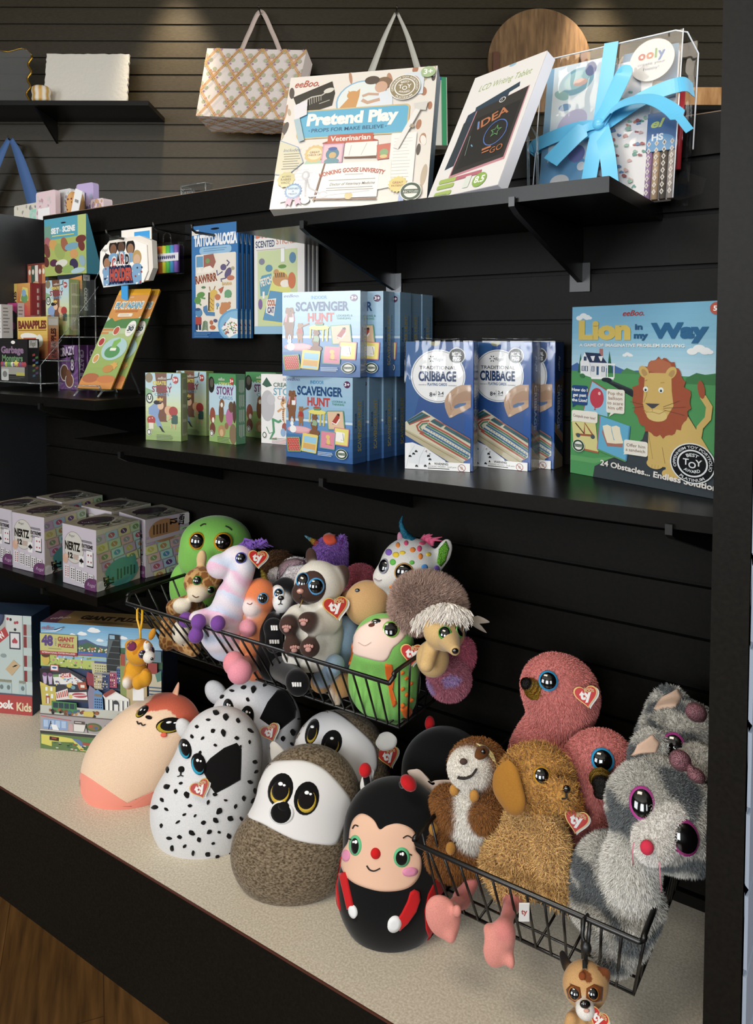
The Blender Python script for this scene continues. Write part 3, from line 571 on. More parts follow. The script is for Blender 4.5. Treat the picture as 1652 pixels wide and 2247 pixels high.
def art_pretend():
    a = ArtP((0, 0, 1000, 1040), .258, .275, '#e9e0d4')
    for i in range(24):
        x, y = random.choice(((random.uniform(0, 1000), random.uniform(0, 90)), (random.uniform(-10, 50), random.uniform(0, 1000)), (random.uniform(880, 1000), random.uniform(0, 1000)))); a.ell(x, y, random.uniform(10, 22), random.uniform(30, 80), random.choice(('#c08a66', '#b87a54', '#5a504a', '#efe7dc', '#c4ae90')), random.uniform(-.3, .3))
    a.text('eeBoo.', 40, 90, 54, '#c65a3c', w=170, shear=.35, bold=.01)
    a.poly([(40, 170), (300, 60), (330, 160), (320, 260), (110, 330)], '#35322a'); a.line([(130, 290), (100, 220), (170, 180), (240, 170), (280, 140)], 9, '#cfcabc'); a.ell(285, 135, 36, 20, '#d8d3c6', .3)
    for k in range(7): a.line([(140+k*16, 190-k*2), (150+k*15, 250-k*6)], 4, '#bdb8a8')
    a.line([(130, 285), (100, 300), (150, 310)], 8, '#cfcabc'); a.line([(230, 240), (300, 215)], 6, '#bdb8a8')
    a.ell(520, 240, 175, 165, '#7fb8dc'); a.ell(520, 240, 164, 155, '#e2e9e4'); a.poly([(350, 330), (380, 280), (430, 210), (420, 150), (440, 170), (475, 165), (500, 140), (500, 200), (480, 330)], '#d89a4a'); a.ell(455, 190, 40, 34, '#d89a4a')
    a.ell(655, 110, 55, 50, '#8a6a4e'); a.ell(640, 140, 42, 46, '#d8a888'); a.poly([(600, 190), (720, 170), (730, 330), (570, 330)], '#dfe6ee'); a.line([(640, 240), (560, 260), (520, 235)], 26, '#cfa486'); a.line([(630, 200), (560, 190), (520, 205)], 20, '#cfa486'); a.ell(575, 80, 50, 34, '#5a4c42')
    a.rrect(790, 40, 130, 180, '#d8e2e8', 6); a.ell(850, 120, 40, 50, '#c89a7a')
    a.rrect(105, 290, 740, 230, '#d9bd7a', 30); a.rrect(115, 300, 720, 210, '#4fb6dc', 26); a.text('Pretend Play', 165, 412, 88, '#f6f3ea', w=610, bold=.05); a.text('PROPS FOR MAKE BELIEVE', 205, 470, 28, '#1c5f88', w=480, bold=.02)
    a.ell(190, 457, 4, 4, '#1c5f88'); a.ell(700, 457, 4, 4, '#1c5f88')
    a.poly([(290, 560), (330, 545), (340, 600), (290, 600), (310, 580)], '#b84a30'); a.poly([(660, 560), (620, 545), (610, 600), (670, 600), (650, 580)], '#b84a30'); a.rrect(325, 500, 300, 68, '#cf5a3a', 6); a.text('Veterinarian', 475, 550, 38, '#f6efe6', al='c', w=265, bold=.02)
    a.poly([(0, 520), (130, 580), (180, 700), (80, 800), (0, 780)], '#ddd6b4'); a.line([(0, 520), (130, 580), (180, 700), (80, 800), (0, 780)], 6, '#8aa8cc'); a.text('Includes:', 95, 612, 24, '#5a7a9a', al='c', shear=.2)
    for i in range(7): a.rect(40+4*(i % 3), 628+i*19, 110-8*(i % 2), 5, '#8a8470')
    a.poly([(200, 690), (300, 690), (330, 740), (250, 725), (180, 745)], '#a8cdb0'); a.star(250, 640, 70, 62, 14, '#e3c070'); a.ell(250, 640, 48, 46, '#f0dcaa'); a.text('GREAT', 250, 636, 15, '#8a5a3a', al='c', bold=.02); a.text('CHECK UP!', 250, 656, 13, '#8a5a3a', al='c', bold=.02)
    a.rrect(300, 570, 140, 150, '#d8a0c0', 4); a.rrect(310, 580, 120, 130, '#f0c0c8', 4); a.ell(370, 650, 44, 46, '#4f8aa0'); a.ell(372, 660, 24, 24, '#d8b06a'); a.ell(368, 610, 30, 14, '#3f62b0'); a.ell(370, 705, 50, 24, '#5f9aa8')
    a.poly([(450, 570), (660, 570), (660, 680), (450, 680)], '#f2eee6'); a.line([(490, 590), (480, 670)], 3, '#b8b0a8'); a.line([(590, 580), (560, 670)], 3, '#b8b0a8'); a.line([(450, 682), (660, 690)], 12, '#7a5038')
    a.rrect(655, 600, 90, 115, '#d8705a', 4, .1); a.ell(706, 660, 28, 26, '#8ab47a'); a.ell(706, 690, 24, 14, '#e0c878')
    a.rrect(745, 520, 160, 400, '#f3efe8', 4); a.lines(765, 560, 120, 14, 24, '#cfc8be', 3); a.poly([(680, 720), (760, 716), (770, 920), (660, 940)], '#efe9e0')
    a.poly([(180, 720), (330, 720), (290, 960), (60, 1000), (100, 870)], '#f0ece8'); a.lines(130, 760, 140, 8, 26, '#cfc2c8', 3); a.line([(330, 720), (285, 1000)], 12, '#7a5038')
    a.poly([(335, 725), (690, 725), (690, 985), (300, 985)], '#f5f1ea'); a.text('HONKING GOOSE UNIVERSITY', 515, 795, 30, '#b8482e', al='c', w=420, arc=700, bold=.04); a.lines(470, 812, 120, 1, 10, '#999999', 4)
    a.lines(370, 850, 300, 1, 10, '#9a948a', 5, 0); a.text('Doctor of Veterinary Medicine', 380, 892, 20, '#6a6056', w=290, shear=.3, bold=.01); a.lines(360, 908, 310, 2, 16, '#9a948a', 5, .1); a.line([(285, 985), (690, 1000)], 12, '#7a5038'); a.ell(510, 970, 26, 26, '#d8c07a')
    a.line([(215, 810), (250, 900), (330, 950)], 12, '#b8b8c0'); a.line([(215, 810), (230, 960)], 12, '#b8b8c0'); a.ell(212, 805, 26, 34, '#c4c4cc'); a.ell(212, 805, 14, 20, '#f0ece8'); a.ell(345, 955, 32, 26, '#c4c4cc'); a.ell(345, 955, 20, 15, '#f3efe8'); a.ell(232, 990, 30, 28, '#c4c4cc'); a.ell(232, 990, 18, 16, '#f0ece8'); a.line([(260, 965), (640, 935)], 12, '#dcdce2')
    a.star(85, 830, 62, 55, 10, '#cfc27a'); a.text('#13951', 85, 815, 14, '#6a6030', al='c', bold=.02); a.text('RABIES', 85, 838, 16, '#6a6030', al='c', bold=.02); a.text('VACC', 85, 862, 16, '#6a6030', al='c', bold=.02)
    a.poly([(110, 970), (150, 970), (140, 1030), (120, 1015), (100, 1030)], '#c48ab0'); a.poly([(160, 970), (190, 960), (210, 1020), (190, 1012), (170, 1030)], '#c48ab0'); a.star(145, 920, 60, 53, 18, '#3f86c0'); a.ell(145, 920, 44, 44, '#a8d0ea')
    for i, t in enumerate(('EARNED', 'A', 'TREAT!')): a.text(t, 145, 908+i*20, 13, '#1c4a80', al='c', bold=.03)
    a.poly([(830, 960), (860, 960), (860, 1030), (825, 1030)], '#9ab0dc'); a.star(815, 905, 62, 52, 16, '#e6cf6a'); a.text('GREAT', 815, 900, 15, '#b06a3a', al='c', bold=.03); a.text('PATIENT!', 815, 922, 13, '#b06a3a', al='c', bold=.03); a.seal(900, 960, 62)
    a.poly([(60, 250), (150, 210), (160, 330), (80, 370)], '#e6e2e6'); a.line([(95, 360), (150, 540)], 40, '#a8c4cc'); a.poly([(870, 300), (960, 290), (950, 360), (880, 350)], '#d8d4cc'); a.line([(900, 350), (780, 640)], 36, '#ece8e2'); a.line([(918, 350), (800, 640)], 4, '#9a948c'); a.line([(858, 470), (885, 480)], 26, '#a89a80')
    a.ell(945, 55, 48, 44, '#a8c48a'); a.text('3+', 945, 72, 40, '#f4f4ee', al='c', bold=.03); a.badge(800, 165, 96, '#9a8a62', '#f4f1ea'); return a
def art_lcd():
    a = ArtP((0, 0, 600, 1000), .142, .232, '#ece8e4'); a.text('LCD Writing Tablet', 90, 150, 50, '#8fae3a', w=440, shear=.25); a.ell(330, 8, 30, 14, '#8fc4dc')
    a.poly([(130, 290), (460, 190), (470, 230), (140, 340)], '#2f4a5a'); a.poly([(80, 340), (400, 230), (370, 700), (60, 780)], '#33465a'); a.poly([(150, 330), (560, 250), (575, 810), (130, 860)], '#d08a94'); a.poly([(158, 325), (552, 255), (560, 790), (140, 840)], '#3a3836'); a.poly([(180, 400), (530, 350), (536, 760), (170, 800)], '#2e2d2b')
    a.rrect(70, 400, 60, 360, '#35424a', 10); a.ell(360, 300, 26, 22, '#d8d8d4'); a.ell(360, 300, 20, 16, '#3a3836'); a.rect(354, 290, 5, 20, '#d8d8d4')
    a.text('IDEA', 230, 500, 66, '#c8743a', w=240, rot=.32, bold=.02); a.text('I', 225, 490, 60, '#5a8ad0', rot=.3, bold=.03)
    a.line(ellpts(410, 570, 88, 96, 0, 22)+[ellpts(410, 570, 88, 96, 0, 22)[0]], 7, '#4f78c8'); a.star(410, 560, 48, 22, 5, '#5fa860', .3); a.star(410, 560, 36, 16, 5, '#2e2d2b', .3); a.line([(350, 690), (420, 680)], 16, '#c8743a'); a.line([(360, 715), (415, 708)], 10, '#c8743a'); a.text('GO', 430, 740, 46, '#c8743a', rot=.2)
    a.line([(230, 620), (250, 640)], 8, '#5fa8d0'); a.line([(190, 540), (210, 700)], 4, '#88a090'); a.line([(130, 880), (420, 868)], 30, '#c86a7a')
    for y in (860, 905, 960): a.rrect(60, y, 150, 34, '#a8c44a', 12)
    a.rrect(300, 880, 50, 90, '#dfe6d8', 8); a.ell(430, 930, 56, 54, '#8fb83a'); a.text('8.5', 430, 950, 48, '#f6f8ee', al='c', bold=.03); a.lines(70, 985, 120, 1, 9, '#888888', 6); return a
def art_story(k):
    a = ArtP((60, 75, 440, 830), .080, .131)
    if k == 0:      # queen and boy
        a.bands(['#a9cfe0', '#b8d6d8', '#cdd8a0', '#a9c070', '#8fae58']); a.poly([(165, 75), (290, 75), (285, 600), (300, 620), (200, 620), (190, 300)], '#7a4a30'); a.ell(100, 130, 40, 55, '#8a7a5a'); a.poly([(60, 240), (130, 270), (130, 330), (60, 340)], '#7fae7a'); a.line([(290, 150), (340, 140), (352, 85)], 12, '#5a3a28')
        a.text('CREATE', 140, 206, 38, '#d8c83a', w=145, bold=.05); a.text('A', 320, 214, 34, '#4a6ab0', w=24); a.text('STORY', 132, 288, 64, '#9a2f4a', w=215, bold=.03); a.text('CARDS', 160, 330, 30, '#4f9ac8', w=155)
        a.ell(105, 360, 38, 58, '#1c2f28'); a.ell(105, 360, 28, 44, '#dfe6da'); a.text('U', 105, 375, 40, '#1c2f28', al='c', bold=.05)
        a.poly([(150, 420), (195, 400), (215, 480), (195, 560), (245, 690), (190, 680), (150, 560), (95, 540), (92, 470)], '#7fa0d0'); a.ell(185, 405, 36, 24, '#1a1614'); a.ell(225, 440, 34, 46, '#e6b890'); a.poly([(185, 385), (185, 345), (205, 365), (220, 345), (240, 365), (252, 345), (250, 385)], '#e0b83a'); a.poly([(160, 410), (250, 395), (230, 420), (180, 430)], '#1a1614')
        a.ell(122, 600, 46, 44, '#b83028'); a.rect(82, 605, 82, 30, '#b83028'); a.rect(98, 635, 50, 70, '#e6dcc8'); a.ell(104, 590, 6, 6, '#f0e6d8'); a.ell(135, 582, 6, 6, '#f0e6d8'); a.poly([(205, 670), (225, 670), (270, 740), (240, 730)], '#1a1a1a')
        a.ell(310, 490, 42, 52, '#e0a878'); a.ell(360, 500, 46, 55, '#b0302a'); a.rrect(340, 540, 66, 100, '#2f5a50', 16); a.rect(330, 640, 14, 50, '#e0a878'); a.rect(370, 640, 14, 56, '#e0a878'); a.line([(330, 540), (310, 600), (345, 560)], 20, '#e0a878')
    elif k == 1:    # woodland animals
        a.rect(60, 75, 380, 755, '#b4d4e4'); a.rect(60, 75, 380, 110, '#3f9450'); a.poly([(60, 185)]+[(60+20*i, 200 if i % 2 else 180) for i in range(20)]+[(440, 185)], '#3f9450'); a.poly([(60, 540), (440, 500), (440, 830), (60, 830)], '#8fb35a'); a.text('CREATE', 200, 190, 22, '#d8d24a', w=180, bold=.03); a.text('A', 395, 212, 26, '#8a4a9a'); a.text('STORY', 170, 300, 84, '#7a3a7a', w=240, bold=.03); a.text('CARDS', 205, 352, 36, '#4f78b0', w=190)
        a.ell(95, 200, 45, 90, '#23221e'); a.ell(100, 180, 26, 50, '#5a5648')
        for x, y, rx, ry, c in ((235, 500, 36, 110, '#7a5230'), (245, 400, 34, 50, '#8a5a34'), (110, 540, 40, 90, '#9a4a34'), (350, 540, 50, 95, '#c06a9a'), (375, 430, 36, 60, '#6a5038'), (240, 700, 52, 66, '#b88a54'), (400, 720, 50, 110, '#8a7050'), (310, 640, 26, 36, '#9a6a4a'), (110, 690, 40, 70, '#7a4030'), (420, 480, 24, 120, '#5a4030')): a.ell(x, y, rx, ry, c)
        a.ell(245, 415, 18, 26, '#ece4d4'); a.ell(240, 720, 26, 40, '#d8b078'); a.ell(120, 590, 18, 30, '#e8e0d0')
    else:           # white pack, tiger
        a.rect(60, 75, 380, 755, '#ece8e6'); a.poly([(70, 190), (120, 110), (180, 200), (120, 220)], '#1f5a44'); a.ell(130, 420, 80, 170, '#b9b6ba'); a.ell(170, 350, 44, 60, '#c2bfc3'); a.text('eeBoo.', 300, 140, 38, '#5a5a8a', shear=.3, w=110)
        a.text('CREATE A', 195, 210, 44, '#2f6a58', w=270, bold=.02); a.text('STORY', 195, 298, 76, '#5fa8c4', w=290, bold=.02); a.text('CARDS', 240, 345, 36, '#c0483a', w=190)
        a.ell(330, 500, 40, 110, '#d89a5a'); a.ell(325, 390, 52, 50, '#dca45c'); a.ell(328, 410, 26, 26, '#f3ece0'); a.ell(330, 520, 20, 80, '#f0e6d6'); a.line([(290, 440), (240, 480)], 22, '#d89a5a'); a.line([(370, 440), (420, 480)], 22, '#d89a5a')
        for j in range(6): a.line([(292, 450+j*22), (310, 455+j*22)], 6, '#4a3a2a'); a.line([(352, 455+j*22), (370, 450+j*22)], 6, '#4a3a2a')
        for x in (300, 352): a.ell(x, 352, 14, 16, '#8a5a34'); a.ell(x, 385, 5, 6, '#1a1a1a')
        a.line([(180, 560), (250, 590), (280, 570)], 26, '#3f9a64'); a.line([(190, 560), (200, 700), (160, 780), (230, 770)], 22, '#3f9a64'); a.line([(200, 700), (150, 720), (120, 650)], 8, '#3f9a64')
        for x, c in ((315, '#a84a3a'), (300, '#8ab0d8'), (395, '#2f4a7a')): a.ell(x, 640+60*(c != '#a84a3a'), 26, 44, c)
        a.ell(400, 640, 34, 40, '#2a1a14'); a.ell(388, 650, 18, 22, '#8a5a3a'); a.line([(385, 740), (370, 790)], 10, '#5a3a28'); a.line([(405, 740), (410, 790)], 10, '#5a3a28')
    if k < 2: a.ell(385, 150, 30, 40, '#c03a34'); a.text('3+', 385, 165, 32, '#ffffff', al='c', bold=.03); a.text('eeBoo.', 200, 148, 32, '#f2eee0', shear=.3, w=90)
    a.ell(98, 740, 26, 38, '#e8e6dc'); a.ell(98, 740, 22, 33, '#2b4438'); a.ell(98, 740, 15, 23, '#e8e6dc'); a.lines(180, 765, 190, 4, 16, '#4a5a34' if k < 2 else '#b86a6a', 5, .2); return a
def art_story_side(k, d=.022):
    a = ArtP((0, 0, 120, 750), d, .131, '#a9c46a' if k == 0 else '#4f9a68' if k == 1 else '#e6e2e0')
    if k == 1:
        for i in range(9): a.rect(i*14, 0, 6, 750, '#3f8a58')
        for i in range(50): a.rect(0, i*15, 120, 6, '#68ae80')
    else: a.rrect(20, 50, 80, 640, '#dcdcae' if k == 0 else '#f0ecea', 10)
    for x in range(34, 96, 12):
        for y in range(60, 660, 160): a.rect(x, y, 5, 120+20*random.random(), '#8a9060' if k == 0 else '#d8e6d8')
    return a
PASTEL = ['#c8a8c8', '#a8c8dc', '#d8d08a', '#b8d8a8', '#e0b0a8', '#a8d8d0']
def art_nertz_front(w=.110, h=.123):
    a = ArtP((510, 335, 800, 935), w, h, '#c6c2d2'); a.ell(610, 555, 85, 160, '#8a8070'); a.ell(610, 555, 82, 155, '#d2cdc2'); a.text('Regal', 570, 450, 24, '#3a3838', shear=.3, w=50)
    a.text('NERTZ', 534, 582, 78, '#17130f', w=132, bold=.05); a.text('12', 560, 665, 52, '#17130f', w=42, bold=.06); a.lines(606, 622, 50, 4, 13, '#b8927a', 8, .2)
    a.text('EXTREME', 680, 530, 34, '#2c2c2a', w=92, bold=.04); a.lines(680, 458, 88, 2, 12, '#4a4a4c', 7, .1); a.lines(682, 545, 80, 2, 12, '#4a4a48', 6)
    a.ell(537, 680, 24, 52, '#d8a88c'); a.ell(550, 650, 14, 24, '#e0b49a')
    a.rrect(655, 620, 42, 110, '#ece8e6', 6); a.star(676, 665, 24, 13, 3, '#141414', PI/2); a.ell(668, 672, 10, 14, '#141414'); a.ell(684, 672, 10, 14, '#141414'); a.rect(673, 680, 6, 20, '#141414')
    a.rrect(722, 560, 54, 150, '#2c2c2a', 6); a.rrect(718, 552, 54, 146, '#e6e2e2', 6)
    for y in (595, 660): a.ell(735, y, 6, 9, '#b03a3a'); a.ell(758, y, 6, 9, '#b03a3a')
    for i in range(5):
        x = 530+i*52; a.rrect(x, 740+i*9, 42, 130, '#ddd8d8', 5)
        for j in range(5): c = '#b04a44' if i in (0,) else '#2a2626'; a.ell(x+11, 762+i*9+j*22, 5, 7, c); a.ell(x+30, 762+i*9+j*22, 5, 7, c)
    a.ell(775, 900, 72, 88, '#6f3a6a'); a.text('Regal', 728, 895, 34, '#b89ab8', w=70, shear=.3); return a
def art_nertz_right(k=0, w=.108, h=.123):
    a = ArtP((0, 0, 360, 600), w, h, '#d8c6b4' if k == 0 else '#c9b6c2')
    ro = .12
    def grid(y0):
        for r in range(5):
            for c in range(4):
                x, y = -20+c*102+r*22-10, y0+r*92-c*14; cc = PASTEL[(r*2+c) % 6]; a.rrect(x, y, 98, 88, '#4a4a48', 4, ro); a.rrect(x+1.5, y+1, 95, 85, cc, 4, ro); a.ell(x+50, y+36, 27, 27, ('#9a9aa0', '#4a90c0', '#c04a6a', '#c8b830', '#6a3a7a', '#c08a4a', '#7a9a5a')[(r*3+c*2) % 7]); a.ell(x+50, y+36, 4, 20, '#cfc8c0', .5)
    if k == 0:
        grid(60); a.poly([(70, 480)]+ellpts(200, 470, 140, 140, 0, 24, PI+.2, 2*PI+.5), '#3f9a94'); a.ell(205, 500, 120, 110, '#3f9a94'); a.rect(120, 380, 200, 60, '#3f9a94', .2)
        a.text('12', 130, 560, 60, '#10201e', rot=PI/2, w=60, bold=.06)
        for i in range(6): a.rect(160+i*28, 430+(i % 2)*10, 14, 110-12*i % 40, '#1f4a48')
        a.ell(22, 560, 48, 56, '#ece6e0'); a.text('NERTZ', 100, 590, 40, '#17130f', rot=PI/2+.1, w=120, bold=.05)
    else:
        grid(190); a.ell(150, 140, 125, 120, '#b9804a'); a.rect(0, 205, 360, 40, '#c9b6c2', .1); a.text('12', 200, 40, 54, '#2a1c10', rot=-PI/2, w=56, bold=.06)
        for i in range(5): a.rect(60+i*26, 70, 12, 100, '#5a3c22')
        a.ell(335, 60, 40, 60, '#e2dcd8'); a.text('NERTZ', 280, 10, 40, '#17130f', rot=-PI/2-.1, w=110, bold=.05)
    return a
def art_nertz_top(w=.110, d=.108):
    a = ArtP((0, 0, 400, 400), w, d, '#b3a98f'); a.ell(140, 200, 110, 150, '#4a2f40'); a.text('NERTZ', 90, 150, 60, '#2f3a34', w=240, bold=.05, rot=-.3)
    for i in range(14): a.line([(random.uniform(180, 390), random.uniform(20, 380)), (random.uniform(180, 390), random.uniform(20, 380))], 14, random.choice(('#5f6a58', '#8a8a74', '#d0c8b4', '#3f463c')))
    return a
def art_puzzle(W=.257, Hh=.256):
    a = ArtP((395, 125, 1600, 1400), W, Hh); a.bands(['#5fa4d0', '#7fbade', '#b4d6e6', '#d2e2e0'], 125, 470)
    def cl(x, y, k): a.ell(x, y, 55*k, 16*k, '#e8ecee'); a.ell(x-10*k, y-10*k, 30*k, 18*k, '#e8ecee'); a.ell(x+20*k, y-6*k, 26*k, 14*k, '#e8ecee')
    cl(930, 180, 1.2); cl(815, 220, .9); cl(990, 275, .7); cl(1220, 235, .8); cl(1350, 255, .6); cl(720, 235, .6)
    a.poly([(760, 290), (850, 270), (960, 320), (1060, 330), (1240, 350), (1600, 330), (1600, 480), (760, 480)], '#4a5f8a'); a.poly([(780, 340), (870, 300), (1000, 350), (1240, 330), (1280, 310), (1600, 380), (1600, 520), (780, 520)], '#3f6a4a')
    for i in range(40): a.rect(random.uniform(770, 1080), random.uniform(340, 390), 14, 16, random.choice(('#d8d8c8', '#c88a4a', '#e8e0d0', '#8ab04a', '#c05a3a')))
    a.rect(770, 395, 480, 55, '#3f6ab0'); a.line([(780, 425), (920, 418)], 10, '#c8506a'); a.rect(395, 440, 680, 130, '#b4c44a'); a.rect(560, 450, 560, 30, '#8ab8d8')
    for i in range(60): a.ell(random.uniform(400, 1080), random.uniform(450, 570), random.uniform(5, 14), random.uniform(5, 12), random.choice(('#6a9a3f', '#d8d86a', '#e8e4d8', '#4a7a3a', '#d88a9a', '#b8d04a')))
    a.ell(450, 500, 40, 55, '#d0b020'); a.ell(450, 455, 40, 24, '#5a3a20')
    a.text('eeBoo.', 412, 190, 40, '#b03040', shear=.35, w=130); a.poly([(400, 215), (560, 195), (640, 155), (600, 185), (560, 205)], '#e8eef2'); a.line([(540, 190), (640, 155)], 8, '#3a4a5a')
    a.rect(395, 230, 375, 185, '#c2bf62'); a.rect(395, 230, 375, 5, '#5a6a4a'); a.text('48', 410, 350, 96, '#5c3f86', w=118, bold=.06); a.text('PIECE', 562, 350, 15, '#5c3f86', rot=PI/2, w=74); a.text('GIANT', 575, 302, 44, '#b0323a', w=165, bold=.05); a.text('PUZZLE', 578, 362, 32, '#b0323a', w=160, bold=.05); a.lines(590, 315, 130, 1, 8, '#7a7a5a', 6); a.lines(480, 380, 185, 1, 8, '#8a845a', 6); a.rect(395, 410, 375, 36, '#a82a34'); a.text('INTERNATIONAL POSTER INCLUDED', 415, 433, 16, '#f0dcd4', w=335, bold=.02)
    # tower and blocks
    a.poly([(1085, 195), (1190, 200), (1195, 740), (1055, 720), (1062, 400)], '#2c3234')
    for i in range(9): a.rect(1060, 255+i*62, 135, 5, '#6a7478')
    a.rect(1092, 205, 52, 40, '#8ab4cc'); a.poly([(1085, 250), (1130, 250), (1070, 440), (1062, 420)], '#5a686c')
    a.poly([(905, 490), (1060, 480), (1065, 720), (935, 720)], '#c6c08a'); a.rect(940, 480, 120, 20, '#4a5a9a')
    for i in range(5):
        for j in range(7): a.rect(948+i*23, 520+j*26, 10, 10, '#4a5a4a')
    a.poly([(870, 590), (930, 610), (935, 740), (850, 720)], '#9a3a4a')
    for x, w2, y, c in ((935, 90, 610, '#b8a888'), (1020, 70, 600, '#3a4a78'), (1095, 70, 580, '#b04a6a'), (1165, 45, 530, '#3f62a0')):
        a.rect(x, y, w2, 150, c); a.poly([(x, y), (x+10, y-20), (x+w2+8, y-20), (x+w2, y)], '#8a8a88')
        for i in range(int(w2/18)):
            for j in range(5): a.rect(x+6+i*18, y+16+j*26, 9, 13, random.choice(('#e8d87a', '#1c2440', '#dfe8ec')))
    a.rect(1200, 400, 60, 560, '#8a9a4a'); a.rect(1205, 380, 45, 120, '#a84a34'); a.rect(1260, 420, 200, 500, '#c8b07a'); a.rect(1470, 450, 90, 140, '#a8403a'); a.rect(1480, 560, 120, 420, '#cfc4a4')
    for i in range(8): a.rect(1475, 690+i*34, 125, 12, '#2f5a88')
    a.poly([(1540, 560), (1600, 520), (1600, 620), (1560, 640)], '#4f8a7a'); a.rect(1250, 330, 350, 110, '#6a8a9a')
    # left: cafe street
    a.poly([(400, 590), (520, 560), (680, 570), (860, 650), (900, 900), (540, 900), (410, 700)], '#3a3a44'); a.poly([(400, 590), (520, 580), (545, 720), (430, 760), (405, 700)], '#2a2226'); a.rrect(505, 540, 85, 66, '#b83a3a', 4); a.rect(513, 548, 68, 48, '#e6ecee'); a.ell(548, 570, 24, 10, '#3f6aa0')
    for x in (450, 505): a.poly([(x-25, 650), (x+22, 640), (x+16, 740), (x-12, 745)], '#c8b4d8'); a.ell(x, 645, 24, 20, '#7a4a7a')
    a.poly([(530, 650), (700, 610), (830, 690), (820, 720), (545, 740)], '#e4e4e0'); a.rect(610, 622, 100, 42, '#c03a3c', .1); a.text('CAFE', 618, 655, 30, '#f4ece4', w=80, rot=.1, bold=.04); a.rect(530, 640, 60, 26, '#6a9a4a', .1)
    for i in range(26): a.rect(random.uniform(550, 830), random.uniform(650, 735), random.uniform(8, 26), random.uniform(8, 18), random.choice(('#c85a4a', '#d8d8d8', '#8ab8d8', '#4a6a9a', '#e8c84a', '#a03a4a')), .2)
    a.poly([(400, 720), (540, 780), (555, 900), (420, 920)], '#d8c23a'); a.poly([(405, 760), (560, 760), (560, 960), (420, 960)], '#cbb934')
    for x in (455, 505): a.rect(x, 770, 22, 40, '#e8f0f0'); a.rect(x+6, 840, 22, 44, '#e8f0f0')
    a.rect(460, 860, 40, 80, '#b04a3a'); a.rect(470, 880, 20, 60, '#e8d8d0')
    a.poly([(770, 700), (860, 690), (875, 760), (800, 775)], '#b0502e'); a.rect(810, 722, 40, 28, '#f0e8d8'); a.ell(700, 740, 30, 22, '#d8c030'); a.ell(735, 755, 24, 20, '#6a9aa8')
    a.poly([(560, 820), (680, 770), (690, 880), (565, 900)], '#e4ddd8')
    for i in range(6): a.poly([(565+i*20, 830-i*8), (575+i*20, 826-i*8), (585+i*20, 876-i*6), (572+i*20, 880-i*6)], '#c85040')
    a.poly([(690, 810), (870, 790), (880, 870), (690, 880)], '#e6e2de'); a.ell(800, 830, 75, 26, '#c04858'); a.line([(735, 838), (870, 820)], 8, '#e8e0e0'); a.ell(710, 850, 18, 22, '#d8c24a')
    a.poly([(900, 720), (960, 760), (940, 960), (890, 960), (880, 800)], '#8a84a0'); a.poly([(940, 780), (980, 755), (1025, 790), (1035, 960), (935, 960)], '#5f94c8')
    for i in range(4):
        for j in range(4): a.rect(950+i*20, 850+j*26, 12, 14, '#22305a')
    a.rect(948, 800, 70, 26, '#8a7a5a')
    a.poly([(1030, 810), (1130, 740), (1160, 760), (1290, 830), (1290, 970), (1055, 970), (1050, 850)], '#dcdcd4'); a.poly([(1030, 800), (1125, 735), (1160, 762), (1060, 830)], '#9a4238'); a.poly([(1060, 840), (1170, 775), (1285, 825), (1280, 845)], '#eeeeea')
    for x in (1065, 1105, 1205, 1250): a.rect(x, 850, 20, 115, '#f2f2ee'); a.rect(x+20, 850, 10, 115, '#3a4048')
    a.ell(1160, 895, 34, 46, '#3a4048'); a.rect(1130, 895, 62, 70, '#3a4048'); a.rect(1142, 890, 40, 75, '#e8e8e4')
    a.rect(405, 955, 1195, 90, '#c2c4b8'); a.poly([(520, 905), (770, 910), (780, 1020), (520, 1025)], '#3f8a48'); a.rect(535, 920, 230, 55, '#24444a')
    for i in range(4): a.rect(585+i*55, 920, 8, 56, '#3f8a48')
    for i in range(24): x = random.uniform(500, 1060); a.ell(x, random.uniform(985, 1030), random.uniform(10, 22), random.uniform(12, 20), random.choice(('#a8622e', '#8a4a2a', '#2a2a2a', '#c88a3a', '#6a4a34', '#3f6a8a')))
    a.rrect(840, 985, 100, 50, '#d8c03a', 12); a.ell(610, 1015, 13, 13, '#1a1a1a'); a.ell(1200, 1010, 30, 34, '#a8703f'); a.ell(1250, 1015, 26, 30, '#a8703f'); a.rect(1280, 965, 110, 40, '#2f4a78'); a.ell(1330, 1060, 46, 34, '#c8a890')
    a.rect(405, 1040, 1195, 12, '#6a5a58'); a.rect(405, 1050, 1195, 160, '#a8a0a0'); a.line([(410, 1066), (720, 1092)], 8, '#c84a4a'); a.rrect(430, 1095, 250, 100, '#7fa4d4', 18)
    for i in range(4): a.rect(440+i*60, 1105, 44, 70, '#aac4e4')
    a.rect(745, 1090, 110, 30, '#5a4a48'); a.lines(755, 1100, 88, 1, 9, '#d8d0c8', 9); a.rect(745, 1125, 110, 70, '#e0dcd6'); a.ell(940, 1140, 82, 44, '#4a6a3a'); a.ell(940, 1140, 60, 30, '#8a6a3a'); a.ell(910, 1130, 18, 14, '#c04a3a'); a.ell(965, 1145, 18, 14, '#3f6a9a')
    for x in (505, 860, 1050): a.line([(x-16, 1200), (x+10, 1110)], 7, '#1a1a1a'); a.line([(x+24, 1200), (x+4, 1110)], 7, '#1a1a1a')
    a.poly([(515, 1145), (570, 1145), (595, 1200), (530, 1200)], '#eef0f2'); a.ell(715, 1165, 24, 46, '#c8a0a0')
    for i in range(8): a.poly([(1075+i*28, 1170-i*14), (1085+i*28, 1166-i*14), (1100+i*28, 1196-i*12), (1088+i*28, 1200-i*12)], '#2a2a2a')
    a.rect(405, 1205, 1195, 10, '#d8d8d0'); a.rect(405, 1215, 1195, 30, '#3a3a3a'); a.rect(405, 1245, 1195, 160, '#5a7a3a')
